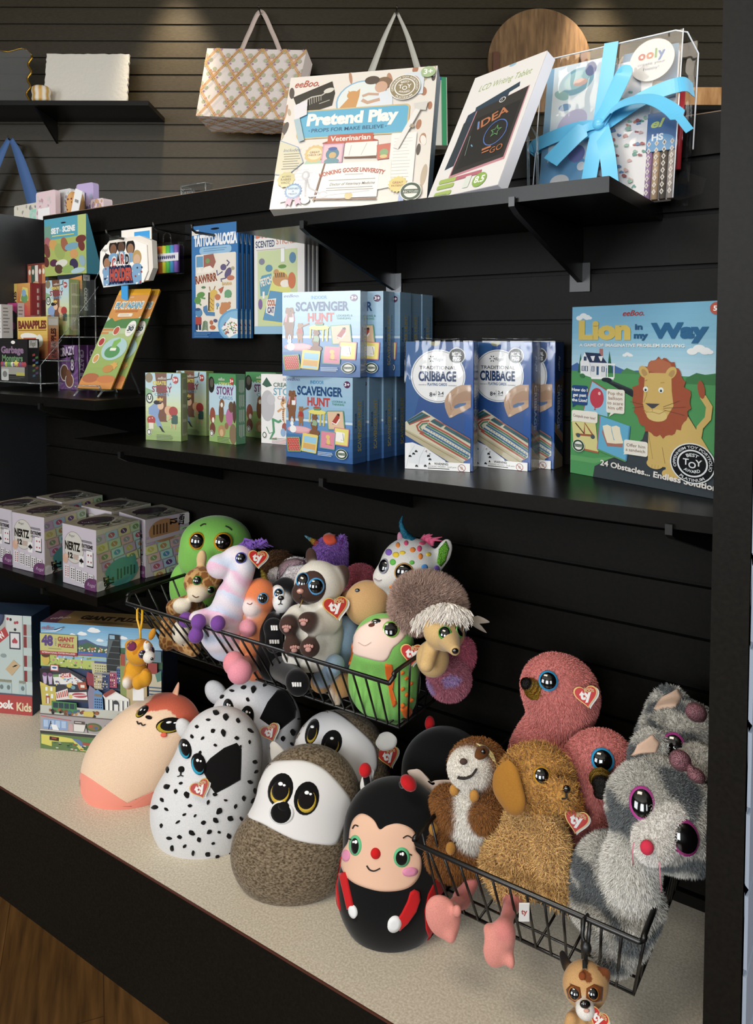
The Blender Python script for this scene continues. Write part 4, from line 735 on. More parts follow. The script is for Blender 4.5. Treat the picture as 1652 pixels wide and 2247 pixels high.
    a.poly([(415, 1255), (620, 1262), (800, 1280), (880, 1390), (810, 1390), (740, 1310), (520, 1320), (520, 1370), (415, 1350)], '#d6cc2e'); a.poly([(720, 1270), (800, 1278), (920, 1395), (880, 1395)], '#5a7ab0'); a.rect(500, 1268, 95, 38, '#3a1c14', -.06); a.rect(520, 1276, 50, 16, '#a83a2a', -.06)
    a.rect(820, 1265, 400, 26, '#3f8a4a', -.05); a.rect(830, 1300, 400, 26, '#a84a30', -.05); a.rect(840, 1340, 400, 40, '#3f6a3a', -.05)
    for i in range(20): a.rect(random.uniform(540, 900), random.uniform(1320, 1380), 26, 12, random.choice(('#3a6a3a', '#b83a30', '#c8c8b8', '#2a3a2a')))
    return a
def art_puzzle_top(W=.257, d=.06):
    a = ArtP((0, 0, 1000, 250), W, d, '#7d5f2a'); a.rect(0, 0, 130, 250, '#5a3448'); a.text('GIANT PUZZLE', 260, 150, 70, '#2a1c14', w=600, bold=.06); a.lines(280, 180, 460, 2, 22, '#3a2a18', 10); a.text('eeBoo.', 40, 190, 40, '#b8a8a8', shear=.3, rot=.3); return a
def art_kids(W=.25, Hh=.222):
    a = ArtP((-640, 95, 410, 1085), W, Hh, '#b4312e'); a.rect(20, 95, 390, 800, '#b9c9c6'); a.rect(20, 95, 130, 180, '#a9aaa6'); a.ell(-30, 110, 170, 150, '#2a3550'); a.ell(-30, 110, 150, 130, '#38466a'); a.lines(-60, 100, 130, 3, 28, '#8a94b0', 7)
    a.poly([(20, 330), (140, 215), (180, 300), (20, 440)], '#b83234'); a.text('NOW', 30, 415, 62, '#f0e8e4', w=160, rot=.75, bold=.03); a.rect(160, 100, 150, 160, '#c8ccc8')
    for x, y, c in ((200, 140, '#2a2a2a'), (245, 170, '#b03a44'), (245, 238, '#2a2a2a'), (170, 135, '#b03a44'), (268, 165, '#b03a44')): a.ell(x, y, 13, 15, c)
    a.rect(185, 262, 112, 172, '#3a3a48'); a.rect(197, 276, 88, 145, '#d8d6d8'); a.star(240, 350, 34, 20, 3, '#b83a48', PI/2); a.ell(228, 356, 16, 20, '#b83a48'); a.ell(252, 356, 16, 20, '#b83a48')
    for y in (180, 300, 490, 640): a.rect(330, y, 32, 110, '#8a2a2c'); a.rect(362, y, 48, 110, '#a8b4b0')
    a.rect(320, 95, 4, 800, '#8a9a98'); a.poly([(140, 640), (225, 540), (292, 595), (205, 700)], '#c8a878'); a.line([(215, 612), (262, 590)], 9, '#2a2420'); a.ell(240, 600, 18, 8, '#2a2420', .5); a.ell(122, 505, 30, 20, '#8a9a9a'); a.ell(60, 435, 26, 34, '#c8c8c0')
    for x in (95, 165, 310): a.rect(x-32, 745, 66, 24, '#8a8a70'); a.rect(x-36, 775, 72, 105, '#a9c2c2'); a.ell(x+5, 820, 18, 24, '#6a7a7a')
    a.rect(-10, 265, 40, 650, '#a82c2c')
    for i in range(5): a.ell(2, 310+i*130, 20, 30, '#5a1c1c')
    a.rect(20, 880, 390, 14, '#4a5a70'); a.rect(-640, 895, 1050, 190, '#b53330'); a.text('gbook', -40, 1030, 78, '#ece8e2', w=262, bold=.05); a.ell(137, 1000, 14, 14, '#b53330'); a.ell(137, 1000, 8, 8, '#ece8e2'); a.text('Kids', 250, 1045, 82, '#dcd2a0', w=152, bold=.03); return a
def art_tattoo():
    a = ArtP((100, 150, 660, 1510), .098, .246); a.bands(['#2b78bc', '#2f7cc0', '#2a74b6', '#2268aa', '#1f5f9e']); a.ell(390, 205, 52, 12, '#141414'); a.poly([(108, 205), (195, 200), (185, 232), (195, 258), (108, 262)], '#ece8d8'); a.text('OOLY', 122, 246, 22, '#c89a6a')
    a.text('TATTOO-PALOOZA', 132, 390, 118, '#eef2f6', w=520, bold=.07); a.rrect(200, 410, 385, 90, '#8fc0e4', 36); a.lines(250, 435, 280, 2, 24, '#5f9ac8', 9, .1)
    a.rrect(150, 500, 488, 930, '#e9e1d2', 18); a.rect(160, 520, 85, 130, '#5f9fc8'); a.poly([(250, 510), (370, 500), (400, 600), (360, 690), (250, 660)], '#a86a58'); a.ell(300, 580, 26, 30, '#7aa05a'); a.poly([(160, 720), (200, 650), (230, 710), (260, 655), (330, 640), (380, 690), (330, 720)], '#f3ecdf')
    a.text('RAWRRR', 150, 850, 90, '#9a4f2f', w=270, bold=.05, rot=.12); a.text('BANANA', 475, 885, 40, '#c8a03a', w=115, bold=.03)
    P = '#6a6088'; a.ell(490, 670, 36, 38, P); a.ell(545, 740, 36, 66, P, -.4); a.line([(480, 720), (420, 760), (410, 700)], 16, P); a.line([(530, 660), (560, 620), (530, 590)], 16, P); a.line([(520, 800), (460, 810), (470, 840)], 16, P); a.ell(600, 690, 22, 22, '#b0a888'); a.ell(575, 800, 44, 30, '#c87a5a')
    a.line([(345, 1190), (350, 1050), (352, 960)], 62, '#e0b83a'); a.ell(370, 970, 48, 40, '#e0b83a', .3); a.ell(420, 1020, 34, 36, '#d07a48'); a.line([(330, 940), (322, 890)], 10, '#a87a2a'); a.line([(375, 930), (392, 888)], 10, '#a87a2a'); a.line([(318, 960), (312, 1180)], 18, '#5a4a30')
    for i in range(10): a.ell(345+(i % 3)*16-14, 1030+i*16, 6, 7, '#a86a2a')
    a.poly([(245, 1130), (290, 1110), (300, 1190), (385, 1200), (385, 1245), (280, 1235), (245, 1180)], '#4f88b8'); G = '#5f9a48'; a.ell(215, 985, 50, 34, G, .3); a.ell(175, 1050, 40, 44, G); a.line([(220, 1020), (270, 1030)], 18, G); a.line([(190, 1080), (220, 1110)], 16, G)
    a.ell(545, 985, 42, 48, '#6aa878'); a.rect(505, 990, 76, 36, '#6aa878'); a.poly([(430, 930), (495, 895), (480, 950), (460, 980)], '#c8684a'); a.ell(515, 1130, 58, 46, '#d08a50'); a.ell(478, 1100, 16, 16, '#d08a50'); a.ell(560, 1095, 16, 16, '#d08a50'); a.rrect(445, 1130, 80, 95, '#d08a50', 24); a.ell(250, 895, 26, 14, '#5f8a58')
    a.ell(190, 1200, 42, 52, '#4f90c0'); a.ell(180, 1160, 34, 18, '#3a5a8a'); a.rrect(148, 1250, 74, 100, '#b8443a', 14); a.rrect(150, 1340, 26, 70, '#2a3a5a', 6); a.rrect(190, 1340, 26, 70, '#2a3a5a', 6); a.ell(420, 1110, 18, 22, '#7aa8cc'); a.line([(418, 1130), (414, 1165)], 6, '#4a7a4a')
    for i in range(8): a.line([(270, 1300+i*14), (270-28-i*2, 1318+i*14)], 7, '#3f7a4a'); a.line([(270, 1300+i*14), (298+i, 1318+i*14)], 7, '#3f7a4a')
    a.ell(345, 1320, 20, 26, '#c86a3a'); a.ell(360, 1380, 34, 26, '#c86a3a'); a.ell(395, 1300, 24, 20, '#5a5a8a'); a.ell(640, 1360, 215, 195, '#5fa8da'); a.ell(640, 1360, 190, 170, '#7fbce2'); a.poly([(470, 1390), (580, 1260), (670, 1440), (560, 1505)], '#f1eeea'); a.poly([(590, 1270), (660, 1290), (660, 1460), (580, 1470)], '#f4f2ee')
    for i in range(40): a.ell(random.uniform(500, 650), random.uniform(1320, 1460), 8, 8, random.choice(('#c86a4a', '#5f9a48', '#6a6088', '#c8a03a')))
    a.lines(140, 1445, 230, 3, 22, '#5f9acc', 7); return a
def art_scented():
    a = ArtP((860, 150, 1480, 1440), .105, .225, '#e2e0e0'); a.rect(860, 150, 620, 200, '#8fbfe0'); a.text('DR. SCENTS', 880, 350, 110, '#d87a58', w=540, bold=.05); a.text('SCENTED', 880, 460, 72, '#3a4a6a', w=240, bold=.02); a.text('STICKERS', 1140, 440, 72, '#d88a6a', w=290, bold=.02); a.lines(890, 485, 480, 1, 20, '#c8b8b0', 10)
    a.rect(905, 500, 490, 850, '#c8d8a0'); a.rect(860, 1350, 620, 90, '#8fbfe0'); a.poly([(930, 830), (960, 780), (1080, 760), (1090, 930), (1060, 1000), (940, 1010)], '#5fa4c0'); a.text('FETCH', 950, 900, 78, '#e8e0d0', w=150, bold=.05, rot=.25)
    a.poly([(1040, 980), (1130, 720), (1260, 740), (1320, 900), (1280, 1350), (960, 1290)], '#dcdc70'); a.ell(1190, 830, 95, 80, '#d09a5c'); a.ell(1140, 750, 34, 34, '#d09a5c'); a.ell(1250, 880, 60, 42, '#f0e8dc'); a.ell(1215, 690, 50, 22, '#6a9a4a')
    for i in range(5): a.line([(1130+i*26, 760), (1140+i*24, 810)], 9, '#5a4a38')
    a.poly([(1060, 950), (1240, 980), (1280, 1320), (970, 1280)], '#5fa0cc'); a.poly([(1020, 1050), (1140, 1040), (1110, 1240), (1010, 1200)], '#eceae2'); a.text('COOL', 1030, 1120, 62, '#c8684a', w=100, bold=.05); a.text('CAT', 1030, 1200, 62, '#6a5a8a', w=84, bold=.05)
    a.ell(1330, 850, 46, 90, '#d8784a'); a.ell(1340, 600, 40, 60, '#5f90b8'); a.ell(1050, 700, 44, 40, '#5f98b8'); a.ell(960, 620, 36, 36, '#8a8aa0'); a.rect(1200, 490, 44, 150, '#f0f4f4'); a.ell(940, 1100, 26, 60, '#8a70a8'); a.rect(970, 960, 26, 80, '#f0f0ea')
    return a
def art_scene():
    a = ArtP((465, 75, 880, 700), .092, .142, '#5f9fb4'); a.rect(800, 75, 80, 625, '#b8cc6a'); a.ell(660, 135, 26, 8, '#141414'); a.rect(465, 150, 70, 200, '#6aa08a')
    a.poly([(465, 310), (880, 290), (880, 700), (465, 700)], '#a9bc4a'); a.text('SET', 535, 240, 56, '#eef2f0', w=82, bold=.06); a.text('the', 612, 225, 30, '#d0e0e0', w=30); a.text('SCENE', 650, 232, 56, '#eef2f0', w=125, bold=.06); a.lines(545, 262, 220, 1, 10, '#d8d04a', 12, 0)
    for x, y, rx, ry, c in ((500, 330, 34, 60, '#b0606a'), (490, 420, 30, 80, '#7a3a30'), (555, 360, 40, 60, '#d8a03a'), (620, 440, 50, 90, '#9ab04a'), (670, 370, 34, 80, '#a8603a'), (740, 400, 70, 40, '#6fa8c0'), (760, 480, 40, 50, '#d89a4a'), (830, 330, 50, 40, '#7a3028'), (835, 400, 30, 60, '#7a3028'), (480, 540, 30, 60, '#6a2a24'), (560, 560, 40, 40, '#5a2a4a'), (640, 570, 60, 40, '#dcdccc'), (760, 590, 40, 60, '#3a3058'), (610, 630, 40, 50, '#5a3a2a'), (700, 640, 60, 40, '#8ab04a'), (840, 560, 30, 60, '#8ab0c0'), (800, 660, 70, 30, '#a8c8d8')): a.ell(x, y, rx, ry, c, .2)
    return a
def art_holder():
    a = ArtP((1015, 430, 1500, 790), .098, .09, '#e8e4de'); a.text('Regal', 1040, 495, 24, '#3a3838', shear=.3, w=60); a.ell(1080, 520, 8, 10, '#1a1a1a')
    for x, y, s, h2 in ((1090, 590, '#b07a50', '#1c1614'), (1160, 480, '#8a5a3a', '#2a1a14'), (1245, 470, '#6a4830', '#17110f'), (1340, 490, '#a87850', '#1c1614'), (1405, 580, '#e0b48a', '#c8a050')):
        a.ell(x, y-10, 46, 62, h2); a.ell(x, y+6, 34, 44, s); a.ell(x, y+75, 52, 40, '#7aaed8')
    a.rect(1050, 680, 400, 105, '#7aaed8'); random.seed(3)
    for i in range(40): a.ell(random.uniform(1050, 1460), random.uniform(640, 780), 8, 8, random.choice(('#2a3a5a', '#b83a3a', '#e8eef4')))
    for t, x, y, c in (('C', 1148, 640, '#c8403a'), ('A', 1196, 608, '#1c1a1a'), ('R', 1242, 612, '#c8403a'), ('D', 1290, 618, '#1c1a1a')): a.text(t, x-4, y, 84, '#f4f0ea', bold=.12, w=50); a.text(t, x, y-3, 76, c, bold=.05, w=40)
    a.text('HOLDER', 1118, 752, 108, '#1f2a5c', w=252, bold=.14); a.text('HOLDER', 1126, 746, 94, '#cf4a34', w=236, bold=.06); return a
def art_again():
    a = ArtP((0, 0, 450, 1250), .090, .232, '#b4cca0'); a.bands(['#bcd8d8', '#c8dcc8', '#a4bc5a', '#98b350', '#8aa84a']); a.ell(225, 130, 290, 270, '#dc9430'); a.rect(0, 0, 450, 120, '#dc9430'); a.text('PLAY AGAIN!', 30, 190, 84, '#e8e6d4', w=390, bold=.12); a.text('PLAY AGAIN!', 40, 184, 72, '#5fa4c0', w=370, bold=.05); a.rect(70, 215, 310, 34, '#c8742c'); a.rrect(125, 262, 200, 44, '#ece4d0', 14); a.lines(150, 280, 150, 1, 9, '#c8a070', 8); a.text('ooly', 190, 45, 24, '#f0e0c0')
    a.poly([(0, 380), (60, 320), (120, 370), (200, 340), (450, 330), (450, 470), (0, 460)], '#4f8a48'); a.ell(380, 470, 62, 105, '#eceae4'); a.text('OVER', 380, 440, 22, '#5a6a6a', al='c'); a.text('30', 380, 500, 56, '#2f4a5a', al='c', bold=.05); a.lines(350, 520, 60, 1, 9, '#7a8a8a', 7); a.rect(0, 470, 150, 30, '#d88a34'); a.rect(0, 515, 100, 26, '#d88a34')
    a.ell(270, 740, 165, 150, '#a8cfd0'); a.ell(260, 780, 100, 80, '#4f9a58'); a.poly([(225, 770), (225, 640), (300, 600), (320, 640), (290, 680), (290, 770)], '#7aba48'); a.rect(220, 730, 80, 34, '#f0f0e6'); a.ell(200, 500, 44, 62, '#f0ece4'); a.ell(200, 500, 36, 52, '#c8583a'); a.ell(60, 650, 44, 60, '#f0ece4'); a.ell(60, 650, 36, 50, '#b83a34'); a.ell(80, 870, 40, 60, '#f0ece4'); a.ell(80, 870, 32, 50, '#d89a3a'); a.star(360, 960, 60, 38, 7, '#dca63a'); a.ell(300, 1000, 70, 50, '#c88a34')
    a.rect(0, 1120, 450, 130, '#d88a2c'); a.ell(120, 1120, 110, 60, '#b8683a'); a.ell(330, 1130, 120, 50, '#cf7a34'); return a
def art_small(kind, w, h):
    a = ArtP((0, 0, 300, 400), w, h)
    if kind == 'garbage':
        a.rect(0, 0, 300, 400, '#191616'); a.ell(150, 30, 22, 16, '#ece8e0'); a.text('Garbage', 20, 130, 60, '#8a6a8a', w=240, bold=.05); a.text('Monsters', 30, 205, 56, '#5f8a5a', w=220, bold=.04)
        for i in range(12): a.ell(30+i*22, 235, 16, 24, random.choice(('#5f9a48', '#c88a3a', '#b83a4a', '#dcdcc8', '#c8c03a', '#7a5a8a')))
        a.star(180, 225, 34, 18, 5, '#d8c83a', .3); a.rect(20, 260, 250, 70, '#b8b4a8'); a.rrect(20, 280, 80, 110, '#e2e0da', 10); a.ell(60, 330, 24, 30, '#8a8a84'); a.rect(180, 310, 90, 30, '#d8cc2a'); a.lines(110, 350, 160, 2, 16, '#5a5450', 7)
    elif kind == 'garbage_side':
        a.rect(0, 0, 300, 400, '#141212'); a.rect(40, 10, 220, 70, '#e8e6e0'); a.text('Regal', 70, 62, 44, '#1c1c1c', w=150, shear=.3)
        for i in range(9): a.rect(120+(i % 2)*80, 140+i*24, 70, 20, ('#c8503a', '#5f9a48', '#8a5aa0', '#4a90c0', '#d8c03a')[i % 5], .1)
    elif kind == 'anapples':
        a.bands(['#e2c01e', '#e0ba22', '#c88028', '#b8622c']); a.text('BANAPPLES', 10, 110, 70, '#7a2a18', w=280, bold=.06); a.rect(10, 125, 280, 8, '#9a3a20'); a.ell(120, 190, 90, 36, '#ece6d8', -.1); a.rect(60, 200, 140, 50, '#b84a2a'); a.ell(220, 230, 34, 60, '#dfe0d0'); a.ell(190, 260, 30, 46, '#8aa04a'); a.lines(30, 340, 220, 3, 18, '#8a3a1c', 7)
    elif kind == 'apples_side':
        a.bands(['#d8d4b8', '#d88a34', '#d2562a', '#c8441f']); a.rect(20, 20, 260, 60, '#ece8de'); a.text('BANAPPLES', 220, 390, 130, '#5a1c10', rot=PI/2, w=280, bold=.05)
    elif kind == 'red':
        a.rect(0, 0, 300, 400, '#a81f22'); a.rect(20, 0, 20, 400, '#c03a34')
        for i in range(4): a.rect(190, 60+i*80, 40, 50, '#e6cfc8')
        a.rect(240, 40, 10, 330, '#c8504a')
    elif kind == 'applered':
        a.bands(['#d8982a', '#c8682a', '#b8302a']); a.rect(0, 0, 70, 400, '#cfae26'); a.text('APPLES', 55, 300, 52, '#3a2018', rot=PI/2, w=210, bold=.05); a.poly([(120, 200), (170, 40), (260, 60), (270, 200)], '#d8cc4a'); a.ell(200, 170, 60, 50, '#5f9a58'); a.ell(190, 110, 40, 40, '#7aa8cc'); a.ell(160, 300, 90, 70, '#c83a34'); a.ell(150, 320, 30, 36, '#f0e0d0')
    elif kind == 'scorzo':
        a.rect(0, 0, 300, 400, '#1d3034'); a.rect(40, 10, 240, 60, '#e2e0da'); a.text('Regal', 70, 58, 38, '#222222', w=150, shear=.3); a.text('SCORZO', 180, 370, 110, '#dfe6e4', rot=PI/2, w=230, bold=.06); a.rect(220, 150, 12, 220, '#8aa0a0')
    elif kind == 'scorzo_front':
        a.rect(0, 0, 300, 400, '#1d2c38'); a.poly([(60, 60), (300, 20), (300, 160)], '#d88a2a'); a.poly([(0, 120), (60, 60), (300, 160), (300, 200), (0, 200)], '#6a5a3a'); a.text('SCORZO', 20, 300, 60, '#e8e0c8', w=240, bold=.05)
    elif kind == 'pink':
        a.rect(0, 0, 300, 400, '#1c1218'); a.poly([(0, 0), (300, 0), (280, 120), (200, 80), (140, 200), (60, 120), (0, 160)], '#b8287a'); a.ell(60, 230, 40, 36, '#c83a34'); a.ell(210, 260, 50, 40, '#7a2a5a'); a.rect(60, 300, 26, 90, '#dcd8d4')
    elif kind == 'cardfan':
        a.rect(0, 0, 300, 400, '#7a2f1f')
        for i, c in enumerate(('#c8683a', '#2f5a4a', '#dcdcd4', '#8a3a2a', '#c8783a', '#2a3a4a')): a.rect(10+i*50, 20, 44, 200, c); a.ell(32+i*50, 90, 16, 30, '#e2d8c8')
        a.ell(120, 260, 60, 70, '#c8a070')
    elif kind == 'crazy':
        a.rect(0, 0, 300, 400, '#6a3f7c')
        for i in range(18): t = 2*PI*i/18; a.poly([(150, 330), (150+420*math.cos(t), 330+420*math.sin(t)), (150+420*math.cos(t+.14), 330+420*math.sin(t+.14))], '#7f5592')
        a.text('CRAZY', 12, 110, 84, '#141014', w=262, bold=.13, rot=.12); a.text('CRAZY', 22, 104, 72, '#c9b9d0', w=242, bold=.04, rot=.12); a.text('8', 180, 230, 110, '#141014', w=70, bold=.14); a.text('8', 192, 222, 92, '#c9b9d0', w=46, bold=.03)
        a.ell(95, 250, 66, 78, '#d8cfc8'); a.ell(98, 250, 56, 68, '#6a432a'); a.ell(170, 320, 66, 66, '#d8cfc8'); a.ell(170, 320, 56, 58, '#7a4a30'); a.ell(160, 260, 40, 40, '#7a4a30'); a.line(ellpts(150, 420, 80, 70, 0, 16, 0, PI), 8, '#d8cfd8')
    elif kind == 'crazy_side':
        a.rect(0, 0, 300, 400, '#4a1f52'); a.text('CRAZY 8', 60, 40, 130, '#9a86a6', rot=-PI/2, w=240, bold=.05)
    elif kind == 'white':
        a.rect(0, 0, 300, 400, '#dcd8d6'); a.lines(40, 40, 180, 8, 40, '#8a8684', 12)
    return a
# ================================================================== boxed games on the long shelf
R = math.radians
def fitart(a, w, h): a.sx, a.sy = w/a.w, h/a.h; return a
def single(b, name, mats, loc, rz, label, cat, group=None, rx=0):
    o = b.build(name, mats); o.location = tuple(map(float, loc)); o.rotation_euler = (rx, 0, rz); return tag(o, label, cat, group)
def copy1(o, loc, rz, label=None, group=None):
    c = o.copy(); COL.objects.link(c); c.location = tuple(map(float, loc)); c.rotation_euler = (o.rotation_euler[0], 0, rz)
    if label: c['label'] = label
    if group: c['group'] = group
    return c
# scavenger hunt: two rows of five, standing one behind the other
W, D, Hh = .140, .034, .136
proto = None; ORD = ('front', 'second', 'third', 'fourth', 'rearmost')
for row in (0, 1):
    for i in range(5):
        if row == 0: x, y, z, a = -.834+.003*i, .961+.0372*i, ZM+.0003, R((-1.5, 0, 0, -1, 0)[i])
        else:
            a = R((11, 3, 1, 0, 0)[i]); y = (.960, .9925, 1.030, 1.067, 1.104)[i]; br = on_y((785, 839, 877, 899, 926)[i], 826, y); x = br[0]-W*math.cos(a); y -= W*math.sin(a)*.75; z = ZM+Hh+.0009
        lab = '%s light blue scavenger hunt game box in the %s row of the stack' % (ORD[i], ('bottom', 'top')[row])
        if proto is None: proto = single(game_box(W, D, Hh, '#5f95c0', {'front': art_scav(), 'right': art_scav_spine(), 'left': Art(3.4, 13.6, '#4f86b8')}), 'game_box', 'gloss', (x, y, z), a, lab, 'game box', 'scavenger hunt game boxes on the long shelf')
        else: copy1(proto, (x, y, z), a, lab)
# cribbage in shrink wrap
def wrap(w, d, h, o=.0016):
    b = MB(); b.smooth = False; nx, nz = 8, 12; rr = random.Random(5)
    def face(O, ex, ey, n, su, sv):
        V = []
        for j in range(nz+1):
            for i in range(nx+1):
                e = 0 if i in (0, nx) or j in (0, nz) else rr.uniform(0, .0018); V.append(np.array(O)+np.array(ex)*su*i/nx+np.array(ey)*sv*j/nz+np.array(n)*e)
        b.add(V, [(j*(nx+1)+i, j*(nx+1)+i+1, (j+1)*(nx+1)+i+1, (j+1)*(nx+1)+i) for j in range(nz) for i in range(nx)], smooth=True)
    face((-o, -o, -.0001), (1, 0, 0), (0, 0, 1), (0, -1, 0), w+2*o, h+o); face((w+o, -o, -.0001), (0, 1, 0), (0, 0, 1), (1, 0, 0), d+2*o, h+o)
    face((-o, d+o, -.0001), (0, -1, 0), (0, 0, 1), (-1, 0, 0), d+2*o, h+o); face((-o, -o, h+o), (1, 0, 0), (0, 1, 0), (0, 0, 1), w+2*o, d+2*o); return b
def wrapped(b, w, d, h, loc, a, label, cat, group, name='game_box'):
    o = single(b, name, 'gloss', loc, a, label, cat, group); wr = wrap(w, d, h).build('shrink_wrap', 'clear', o, 'crinkled clear shrink wrap')
    b2 = MB()
    for k in range(5): b2.tube([(w*random.uniform(.1, .9), random.uniform(0, d), h+.0018), (w*random.uniform(.1, .9), random.uniform(0, d), h+.0035+random.uniform(0, .002)), (w*random.uniform(.2, .9), random.uniform(0, d), h+.0018)], .0006, 5)
    b2.build('wrap_seam', 'clear', o); return o
def copyw(o, loc, a, label):
    return dup(o, loc, a, label)
c1 = wrapped(game_box(.104, .036, .193, '#1c4a8c', {'front': art_crib(), 'right': art_crib_side(), 'left': Art(3.6, 19.3, '#183f7c'), 'top': Art(10.4, 3.6, '#4a4a40')}), .104, .036, .193, (-.607, .974, ZM+.0004), R(16.9), 'front left blue cribbage box in shrink wrap, hand over the board', 'game box', 'cribbage boxes on the long shelf')
copyw(c1, (-.543, 1.056, ZM+.0004), R(1), 'blue cribbage box just right of and behind the front one, spine showing')
copyw(c1, (-.521, 1.0945, ZM+.0004), R(0), 'shaded rear cribbage box, third in the group, mostly hidden')
# lion game
single(game_box(.232, .034, .244, '#5fa8c8', {'front': art_lion(), 'top': Art(23.2, 3.4, '#a8b83a')}), 'board_game_box', 'foil', (-.387, 1.083, ZM+.0004), R(-21.2), 'large game box with a yellow cartoon lion, beside the right side panel', 'game box')
# story cards
SG = 'create a story card boxes on the long shelf'
st = [game_box(.080, .022, .131, ('#9db85a', '#3f8a54', '#dedad6')[k], {'front': art_story(k), 'right': art_story_side(k)}) for k in range(3)]
s0 = single(st[0], 'card_game_box', 'card', (-1.199, .966, ZM+.0004), R(15), 'green story card box with a crowned figure, leftmost at the front', 'card game', SG)
copy1(s0, (-1.225, 1.066, ZM+.0004), R(6), 'green story card box behind the leftmost one, partly hidden')
s1 = single(st[1], 'card_game_box', 'card', (-1.083, 1.023, ZM+.0004), R(-6), 'dark green story card box with woodland animals, gingham spine in view', 'card game', SG)
copy1(s1, (-1.075, 1.115, ZM+.0004), R(0), 'woodland story card box at the back, between the gingham one and the white one')
single(st[2], 'card_game_box', 'card', (-.984, 1.062, ZM+.0004), R(6), 'white story card box with a tiger, tucked beside the blue boxes', 'card game', SG)
# ------------------------------------------------------------------ pastel cube boxes
NW, ND, NH = .110, .106, .123; nf, nr, nr2, ntp = art_nertz_front(NW, NH), art_nertz_right(0, ND, NH), art_nertz_right(1, ND, NH), art_nertz_top(NW, ND); NG = 'cube card game boxes on the lower left shelf'
def nz(k): return game_box(NW, ND, NH, '#b8b0b8', {'front': nf, 'right': (nr, nr2)[k], 'top': ntp})
zn = ZN+.0004
n1 = wrapped(nz(0), NW, ND, NH, (-1.400, .914, zn), R(1), 'cube card game box nearest the shelf corner, teal round label on its side', 'card game', NG)
copyw(n1, (-1.583, .9125, zn), R(4), 'cube card game box at the front, second from the shelf corner')
copyw(n1, (-1.706, .918, zn), R(1), 'cube card game box at the front, cut by the left edge of the photo')
n3 = wrapped(nz(1), NW, ND, NH, (-1.391, 1.046, zn), R(-9), 'cube card game box with an orange round label, at the back near the wire basket', 'card game', NG)
copyw(n1, (-1.513, 1.036, zn), R(0), 'cube card game box at the back, directly left of the orange labelled one')
copyw(n1, (-1.690, 1.036, zn), R(-2), 'cube card game box at the back, farthest left in the rear row')
# ------------------------------------------------------------------ acrylic rack of card games
def boxpx(x0, x1, x2, yt, yb, Y):
    a, b2, c = on_y(x0, yt, Y), on_y(x1, yt, Y), on_y(x0, yb, Y); v = ray(x2, yt); Y2 = b2[0]/(v[0]/v[1]); return a[0], Y, c[2], b2[0]-a[0], min(max(Y2-Y, .012), .028), a[2]-c[2]
rack = thing('acrylic_rack', 'clear acrylic stepped rack full of small card games on the left shelf', 'display rack', (-1.74, 1.03, ZL))
RO = (-1.74, 1.03, ZL)
def rackbox(fk, sk, body, p, label, wadd=0):
    x, y, z, w, d, h = boxpx(*p); A = {'front': art_small(fk, w, h) if isinstance(fk, str) else fk(w, h)}
    if sk: A['right'] = art_small(sk, d, h) if isinstance(sk, str) else sk(d)
    return single(game_box(w, d, h, body, A), 'card_game_box', 'card', (x, y, z), 0, label, 'card game', 'small card games in the acrylic rack')
def story_scaled(w, h): a = art_story(0); a.sx, a.sy = w/a.w, h/a.h; return a
def side_scaled(h):
    def f(d): a = art_story_side(0); a.sx, a.sy = d/a.w, h/a.h; return a
    return f
q = boxpx(100, 151, 173, 616, 735, 1.07)
rackbox('garbage', 'garbage_side', '#171414', (-2, 60, 90, 744, 836, .975), 'black garbage monsters card box in the bottom tier of the rack')
rackbox('white', 'white', '#d8d4d2', (-6, 3, 37, 668, 742, 1.010), 'pale card box at the left edge of the second tier')
rackbox('pink', 'white', '#1c1218', (8, 38, 56, 666, 742, 1.022+.03), 'black and pink card box with a white spine in the rack')
rackbox('anapples', 'apples_side', '#cf8a2a', (38, 104, 129, 696, 786, 1.024), 'yellow banapples card box in the second tier of the rack')
rackbox('applered', 'red', '#b02a22', (29, 66, 99, 623, 700, 1.07), 'apples card box with a red spine in the third tier of the rack')
rackbox(story_scaled, side_scaled(q[5]), '#a8bf66', (100, 151, 173, 616, 735, 1.068), 'pale green story card box inside the acrylic rack')
rackbox('cardfan', 'scorzo_front', '#6a2a1c', (60, 106, 124, 580, 660, 1.104), 'rust coloured card box with fanned cards in the top tier')
rackbox('scorzo_front', 'scorzo', '#1c2f34', (126, 180, 198, 604, 690, 1.098), 'dark teal scorzo card box at the right end of the top tier')
b = MB()
for Y, zt, zb, x1 in ((.972, 775, 840, 92), (1.019, 720, 790, 131), (1.064, 655, 738, 176), (1.094, 560, 692, 212)):
    p, q2 = on_y(x1, zb, Y), on_y(x1, zt, Y); xe = p[0]; zb2, zt2 = p[2]-.002, q2[2]; Y2 = min(Y+.05, 1.147)
    V = [np.array(v)-RO for v in ((XL+.004, Y-.003, zt2*.6+zb2*.4), (xe, Y-.003, zt2*.6+zb2*.4), (xe, Y-.003, zb2), (XL+.004, Y-.003, zb2), (xe, Y2, zb2), (XL+.004, Y2, zb2), (xe, Y2, zt2+.03))]
    b.m = 0; b.add(V, [(0, 1, 2, 3), (3, 2, 4, 5), (1, 6, 4, 2)])
    b.m = 1; b.tube([V[1], V[2]], .0012, 6); b.tube([V[3], V[2], V[4]], .0014, 6); b.tube([V[1], V[6]], .0010, 6)
    b.tube([V[2], (V[2][0], V[2][1], .001)], .0016, 6)
b.build('rack_tiers', ['acrylic', 'acedge'], rack)
cz = single(game_box(.074, .024, .104, '#5f3570', {'front': art_small('crazy', .074, .104), 'right': art_small('crazy_side', .024, .104)}), 'card_game_box', 'card', (-1.636, 1.064, ZL+.0004), R(2), 'purple crazy eights card box with a squirrel, front one beside the rack', 'card game', 'purple crazy eights boxes')
